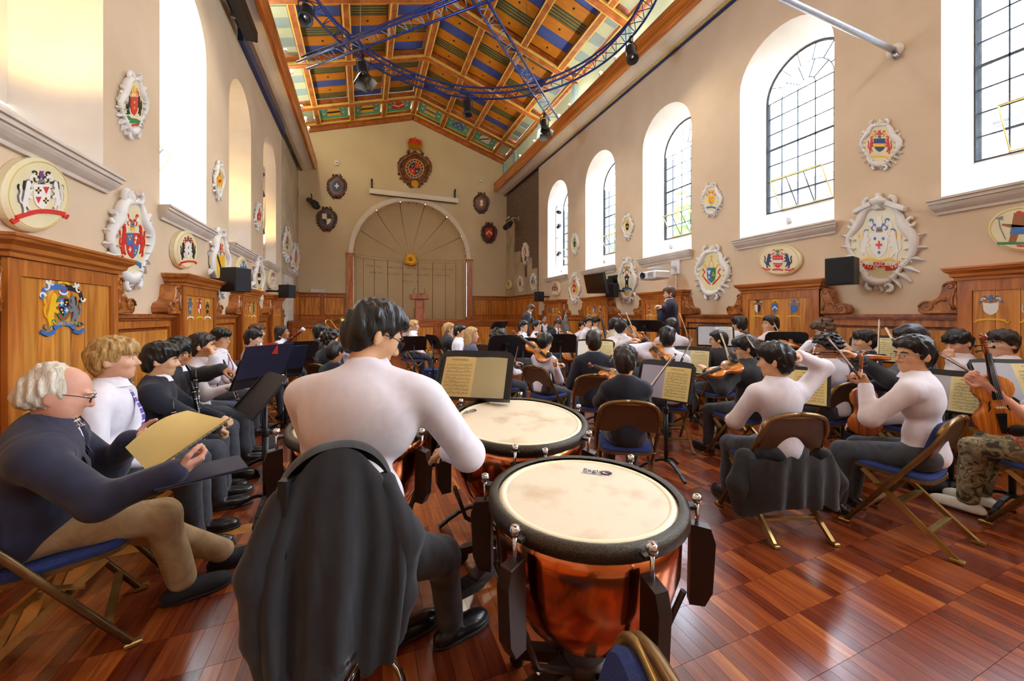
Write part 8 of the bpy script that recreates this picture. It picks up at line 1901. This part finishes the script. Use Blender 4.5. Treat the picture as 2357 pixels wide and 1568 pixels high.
st_px(2187, 900, 3.05, 'r28', 'music stand with grey and cream pages before the boy with spectacles', ('grey', 'cream', 'r'), 'grey and cream score before the boy with spectacles', R(26), .26, .18)
st_px(2340, 878, 2.75, 'r43', 'music stand cut by the right picture edge', ('grey', 'cream', 'r'), 'grey and cream score at the right picture edge', R(24))
c = W(1489, 750, 6.5); f_ = math.atan2(pc.y - c.y, pc.x - c.x); stand(c.x, c.y, f_, 'wide black conductor stand before the conductor', c.z, R(62), None, None, .34, .22)
# folders standing on stands
pm('folder_navy', S(20, 25, 46), .5, S(26, 32, 58), 8)
def folder(px, py, d, reader, label, mat, w=.24, h=.32, tilt=R(24), off=0.0):
    c = W(px, py, d); r = PPL[reader]['hd']; fc = math.atan2(r.y - c.y, r.x - c.x); t = thing('score_folder', label, 'folder', c, fc + pi / 2)
    n = V(0, -math.cos(tilt), math.sin(tilt)); v = V(0, math.sin(tilt), math.cos(tilt))
    for s in (-1, 1): MB().prism([(0, 0), (s * w, 0), (s * w, h), (0, h)], n * .012, (1, 0, 0), v, n + V(s * .12, 0, 0), 0, .006, back=True).build('cover', mat, t)
    MB().prism([(-w * .95, .01), (w * .95, .01), (w * .95, h - .01), (-w * .95, h - .01)], n * .02, (1, 0, 0), v, n, 0, .002).build('page', 'paper_white', t); return t
folder(602, 868, 3.44, 'hm', 'navy folder on the second music stand of the left row', 'folder_navy')
folder(652, 852, 4.62, 'w7', 'dark blue folder on the oboe boy music stand', 'folder_navy')
tag(MB().box(-.05, .05, -.002, .002, 0, .1).build('red_card', 'crest_red', None, W(625, 815, 3.45)), 'orange red card sticking out of the navy folder', 'card')
# old man's score and folder
o = PPL['old']
a, b, c_, d_ = W(288, 1030, 1.80), W(345, 1092, 1.68), W(527, 968, 1.86), W(432, 945, 2.0)
t = thing('large_score', 'large yellow score held open by the elderly man', 'sheet music', a)
rows = []
for i in range(9):
    f = i / 8; rows.append([(a + (d_ - a) * f - a) + V(0, 0, .035 * math.sin(pi * f)), ((a + b) / 2 + ((c_ + d_) / 2 - (a + b) / 2) * f - a) + V(0, 0, .012 * math.sin(pi * f)), (b + (c_ - b) * f - a)])
MB().grid(rows, 0, True).build('cover_sheet', 'paper_yellow', t)
rows = []
for i in range(9):
    f = i / 8; e0 = b + (c_ - b) * f - a; rows.append([e0, e0 + V(.02, -.035, .028) ])
pg = MB().grid(rows, 0, True).build('turned_page', 'paper_cream', t)
nm = MB(); e = (c_ - b)
for i in range(16):
    p0 = b + e * ((i + .5) / 17) - a + V(.010, -.018, .016); nm.box(p0.x - .004, p0.x + .006, p0.y - .004, p0.y + .004, p0.z, p0.z + .0015)
nm.build('printed_notes', 'ink', pg)['kind'] = 'stuff'
p = W(470, 1085, 1.72); t = thing('dark_folder', 'dark blue folder lying on the elderly man knees', 'folder', p, R(24)); MB().box(-.17, .15, -.11, .11, -.004, .008, bev=.003).build('cover', 'folder_navy', t); MB().box(-.16, .145, -.1, .1, -.008, -.004).build('pages', 'paper_white', t)
# clarinets, bassoon, brass
clarinet(W(397, 920, 2.62), W(404, 1010, 2.6), 'clarinet upright on the lap of the navy jumper boy')
clarinet(W(449, 850, 3.0), W(456, 985, 2.95), 'left of the two clarinets before the blazer boy')
clarinet(W(440, 878, 2.9), W(470, 1000, 2.85), 'right of the two clarinets before the blazer boy')
clarinet(W(514, 828, 4.15), W(542, 905, 3.95), 'clarinet slanting before the boy with the red tie')
clarinet(W(590, 792, 5.0), W(570, 905, 4.6), 'silver keyed oboe slanting before the small oboe boy')
clarinet(W(607, 845, 4.9), W(585, 915, 4.6), 'keyed clarinet low behind the navy folder')
bassoon(W(592, 845, 6.1), W(699, 757, 6.0), 'red bassoon slanting across the player with white bell ring')
trombone(W(800, 800, 6.4), W(752, 737, 6.5), (0, -1, .3), 'left brass trombone slide raised behind the blazer boy')
trombone(W(812, 792, 6.9), W(787, 736, 7.0), (0, -1, .3), 'right brass trombone slide raised behind the percussionist')
trumpet(W(932, 752, 8.6), W(936, 800, 8.3), (1, 0, .2), 'silver trumpet pointing down before the black haired trumpeter')
trumpet(W(985, 800, 8.0), W(1004, 830, 7.7), (1, 0, .3), 'trumpet lowered before the curly blond boy', 'brass')
# violins
violin(W(1703, 838, 3.62), W(1608, 872, 3.55) - W(1703, 838, 3.62), (0, -.35, 1), 'amber violin under the chin of the charcoal blazer boy')
violin(W(2048, 826, 3.25), W(1965, 822, 3.35) - W(2048, 826, 3.25), (-.1, .3, 1), 'violin held level behind the boy with spectacles')
violin(W(1992, 1004, 2.72), W(1984, 838, 2.74) - W(1992, 1004, 2.72), (.55, .8, 0), 'dark red violin held upright by the boy with spectacles', 1.0)
violin(W(2305, 1002, 2.42), W(2270, 832, 2.42) - W(2305, 1002, 2.42), (-.75, -.65, 0), 'honey coloured viola upright at the right picture edge', 1.12, cat='viola')
violin(W(1262, 830, 4.6), W(1222, 798, 4.7) - W(1262, 830, 4.6), (-.3, -.5, .8), 'violin on the shoulder of the small boy')
violin(W(1440, 874, 3.2), W(1392, 856, 3.5) - W(1440, 874, 3.2), (-.3, -.4, .85), 'violin beside the arm of the smallest boy')
violin(W(1540, 846, 3.95), W(1494, 787, 4.3) - W(1540, 846, 3.95), (-.6, -.6, .3), 'violin scroll raised before the spiky haired boy')
violin(W(1478, 795, 5.6), W(1453, 762, 5.7) - W(1478, 795, 5.6), (-.7, -.5, .3), 'violin raised by the boy with raised bow')
violin(W(1745, 790, 5.2), W(1722, 775, 5.5) - W(1745, 790, 5.2), (0, -.3, 1), 'violin of the boy before the three painted arms')
violin(W(1838, 800, 4.8), W(1815, 790, 5.0) - W(1838, 800, 4.8), (0, -.3, 1), 'violin of the profile boy')
violin(W(1238, 768, 7.5), W(1268, 790, 7.2) - W(1238, 768, 7.5), (-.2, -.6, .8), 'orange viola before the violinist in profile', 1.1, cat='viola')
violin(W(1318, 832, 8.8), W(1292, 745, 9.2) - W(1318, 832, 8.8), (-.3, -.9, .1), 'orange cello leaning against the cello boy', 2.1, True)
violin(W(1405, 832, 8.6), W(1384, 748, 9.0) - W(1405, 832, 8.6), (-.3, -.9, .1), 'cello of the boy with glasses before the tall panel', 2.1, True)
for p, q, n, lb, pl in (((1465, 784, 5.5), (1440, 720, 5.7), (1, 0, 0), 'pale bow raised upright by the boy in the middle', True), ((1585, 783, 6.0), (1563, 721, 6.1), (1, 0, 0), 'pale bow raised in front of the conductor', True), ((1565, 834, 4.0), (1592, 774, 4.1), (1, 0, 0), 'dark bow crossing the long yellow score', False), ((1492, 903, 3.1), (1557, 816, 3.2), (-1, 0, 0), 'dark bow crossing the large lilac and yellow score', False), ((1405, 830, 4.0), (1428, 779, 4.1), (-1, 0, 0), 'pale bow beside the squarely seen navy jumper boy', True), ((1679, 834, 3.6), (1657, 768, 3.7), (1, 0, 0), 'pale bow standing on the amber violin', True), ((1746, 812, 3.6), (1719, 773, 3.7), (-1, 0, .2), 'bow over the shoulder of the charcoal blazer boy', False), ((1812, 797, 5.2), (1782, 741, 5.3), (-1, 0, 0), 'dark bow raised by the profile boy', False), ((1975, 866, 2.5), (1901, 776, 2.65), (1, 0, 0), 'dark bow held by the boy with spectacles', False), ((2022, 857, 3.6), (2026, 734, 3.8), (-1, 0, 0), 'dark upright bow in front of the right wall', False), ((2062, 790, 3.3), (2042, 756, 3.5), (-1, 0, 0), 'short visible pale bow behind the boy with spectacles', True), ((2346, 932, 2.4), (2151, 811, 2.5), (0, 0, 1), 'long dark bow held by the viola player at the right edge', False), ((1295, 750, 9.3), (1305, 716, 9.4), (-1, 0, 0), 'white bow raised before the grey cello case', True), ((1239, 783, 7.2), (1243, 740, 7.3), (-1, 0, 0), 'bow upright beside the violinist in profile', False), ((1185, 844, 5.0), (1206, 749, 5.2), (-1, 0, 0), 'long bow upright before the white score', False)):
    P0, Q0 = W(*p), W(*q); dv = Q0 - P0
    if dv.length > .72: Q0 = P0 + dv.normalized() * .72
    bow(P0, Q0, n, lb, pl)
# grey cello case against the wainscot
p = onx(1303, 760, DR - .6); t = thing('cello_case', 'grey cello case standing against the right wainscot', 'case', (p.x, p.y, 0), R(-60))
pr_ = [('e', (0, 0, .42), (.24, .15, .40), None), ('e', (0, 0, .85), (.19, .13, .30), None), ('c', (0, 0, 1.0), (0, 0, 1.42), .09, .06)]
Pq, Fq = grow(pr_, .03, .08); link('shell', [(Pq, Fq, 0)], 'stone_grey', t, (0, 0, 0))
for s in (-1, 1): MB().tube([(s * .1, -.14, .25), (s * .11, -.19, .6), (s * .09, -.14, 1.0)], .018, 6).build('strap', 'black_plastic', t)
# percussionist's stool and jacket
pk = PK['pel']; t = thing('drum_stool', 'tall black drum stool with chrome foot ring under the percussionist', 'stool', (pk.x - .03, pk.y - .04, 0), R(62))
MB().lathe([(.0, .54), (.16, .54), (.185, .555), (.19, .58), (.17, .60), (0, .605)], 24).build('seat', 'black_plastic', t)
MB().cyl((0, 0, .1), (0, 0, .55), .028, n=12).build('column', 'black_metal', t)
MB().tube([(.21 * math.cos(2 * pi * k / 32), .21 * math.sin(2 * pi * k / 32), .22) for k in range(32)], .0115, 8, closed=True).build('foot_ring', 'chrome', t)
for k in range(3): MB().cyl((0, 0, .22), (.21 * math.cos(2 * pi * k / 3), .21 * math.sin(2 * pi * k / 3), .22), .008, n=6).build('ring_spoke', 'chrome', t)
for k in range(5):
    a = 2 * pi * k / 5 + .3; d = V(math.cos(a), math.sin(a), 0); MB().tube([V(0, 0, .11), d * .16 + V(0, 0, .085), d * .30 + V(0, 0, .06)], [.026, .024, .02], 8).cyl(d * .30 + V(0, 0, .06), d * .30 + V(0, 0, .002), .018, n=8).build('base_leg', 'black_metal', t)
lj = Matrix.Rotation(-R(62), 3, 'Z') @ (W(775, 1015, 1.06) - t.location); lj.z = 0
MB().bar((0, -.1, .57), lj + V(0, .09, .62), .03, .02).bar(lj + V(0, .09, .6), lj + V(0, .08, .9), .03, .02).obox(lj + V(0, .09, .92), (.1, 0, 0), (0, .012, 0), (0, 0, .1)).build('backrest', 'black_plastic', t)
tb = MB().prism([(-.03, 0), (.03, 0), (.035, .05), (0, .07), (-.035, .05)], (.24, .1, .5), (.9, .4, 0), (0, -.5, -.5), (.3, 0, 1), 0, .02, .005, back=True).build('lever', 'black_plastic', t)
def jacket_drape():
    """school jacket hung over the stool back: body panels with folds, two sleeves"""
    t = thing('hung_jacket', 'charcoal jacket hung over the stool behind the percussionist', 'jacket', (0, 0, 0))
    topc, A, Bp = W(775, 1015, 1.06), W(600, 1290, 1.0), W(935, 1290, 1.0)
    cz = topc.z; c0 = V(topc.x, topc.y, 0); vd = V(c0.x, c0.y, 0).normalized(); rtv = V(vd.y, -vd.x, 0)
    rows = []
    N, Mz = 40, 22
    hw0, hwm = .15, .225
    for j in range(Mz + 1):
        f = j / Mz; z = cz - .005 - f * .62; w_ = .115 + .105 * min(1, f * 2.4) ** .6 - .06 * max(0, f - .6); row = []
        for i in range(N + 1):
            g = i / N; a = -1.25 + 2.5 * g; x = math.sin(a) / math.sin(1.25) * w_; y = -.11 * (math.cos(a) - .3) * (.6 + .6 * f)
            fold = min(1, f * 1.6) * (.022 * math.sin(g * 19 + 1.2 + f) + .012 * math.sin(g * 41 + f * 3))
            zz = z - .05 * (abs(g - .5) * 2) ** 2 * (1 - f) * 3 + (.02 * math.sin(g * 9) + .05 * (abs(g - .5) < .12)) * (f > .93)
            row.append(c0 + rtv * x + vd * (y + fold) + V(0, 0, zz))
        rows.append(row)
    MB().grid(rows, 0, True).build('back_panel', 'blazer', t)
    rows = []
    for j in range(5):
        f = j / 4; row = []
        for i in range(N + 1):
            g = i / N; a = -1.25 + 2.5 * g; x = math.sin(a) / math.sin(1.25) * hw0 * (1 + .1 * f); y = -.11 * (math.cos(a) - .3) * .6 + .11 * f; row.append(c0 + rtv * x + vd * y + V(0, 0, cz - .005 - .05 * (abs(g - .5) * 2) ** 2 * 3 + .02 * math.sin(pi * f) - .06 * f * f))
        rows.append(row)
    MB().grid(rows, 0, True).build('collar', 'blazer', t)
    for s in (-1, 1):
        q0 = c0 + rtv * (s * .13) - vd * .005 + V(0, 0, cz - .14); pts = [q0, q0 + rtv * (s * .06) + V(0, 0, -.18) - vd * .0, q0 + rtv * (s * .05) + V(0, 0, -.34), q0 + rtv * (s * .01) + V(0, 0, -.47) - vd * .02]
        Pq, Fq = grow([('c', pts[0], pts[1], .036, .044), ('c', pts[1], pts[2], .044, .042), ('c', pts[2], pts[3], .042, .040)], .012, .03, [(pts[3] + V(0, 0, .01), (0, 0, 1))], wrinkle(77 + s, .008)); link('sleeve', [(Pq, Fq, 0)], 'blazer', t, (0, 0, 0))
    return t
jacket_drape()
# jacket hung on the chair of the boy scratching his head
q = PPL['r27']; pl, fw, rt = q['pel'], q['fw'], q['rt']
t = thing('chair_jacket', 'charcoal jacket draped over the seat behind the boy scratching his head', 'jacket', (pl.x, pl.y, 0)); rows = []
for j in range(15):
    f = j / 14; row = []
    for i in range(41):
        g = i / 40 * 2 - 1; ww = .30 + .05 * f + .02 * math.sin(f * 5); x = g * ww; dep = -.17 - .06 * math.cos(g * 1.5) * (.5 + .6 * f) + .25 * max(0, abs(g) - .72) * 1.6; z = .56 - .30 * f - .06 * max(0, abs(g) - .6) * f * 3 + .012 * math.sin(g * 14 + f * 4)
        row.append(rt * x + fw * (dep + .016 * math.sin(g * 17 + f * 2) * (.3 + f)) + V(0, 0, z - .05 * abs(g) ** 2))
    rows.append(row)
MB().grid(rows, 0, True).build('jacket_body', 'blazer', t)
for s in (-1, 1):
    q0 = rt * (s * .27) - fw * .02 + V(0, 0, .50); Pq, Fq = grow([('c', q0, q0 + rt * (s * .07) + V(0, 0, -.16) - fw * .03, .06, .06), ('c', q0 + rt * (s * .07) + V(0, 0, -.16) - fw * .03, q0 + rt * (s * .03) + V(0, 0, -.34), .06, .05)], .014, .03, (), wrinkle(50 + s, .008)); link('sleeve', [(Pq, Fq, 0)], 'blazer', t, (0, 0, 0))
# empty foreground chair at the bottom edge, bag under the right row
ch = chair(.25, .53, R(72), 'empty blue padded folding chair cut by the bottom edge', 'folding chairs of the orchestra')
ch2 = chair(*W(1118, 800, 8.5).xy, R(-40), 'empty blue folding chair before the stage, left one', 'folding chairs of the orchestra')
ch3 = chair(*W(1172, 800, 8.8).xy, R(-60), 'empty blue folding chair before the stage, right one', 'folding chairs of the orchestra')
p = onz(2140, 1120, 0); t = thing('dark_bag', 'crumpled black bag with a red patch under the right row', 'bag', p)
Pq, Fq = grow([('e', (0, 0, .06), (.22, .14, .07), None), ('e', (.12, .05, .08), (.12, .1, .06), None)], .016, .04, [((0, 0, .002), (0, 0, 1))], wrinkle(91, .012)); link('sack', [(Pq, Fq, 0)], 'blazer', t, (0, 0, 0))
MB().box(.0, .1, -.06, .0, .128, .136).build('red_patch', 'crest_red', t)
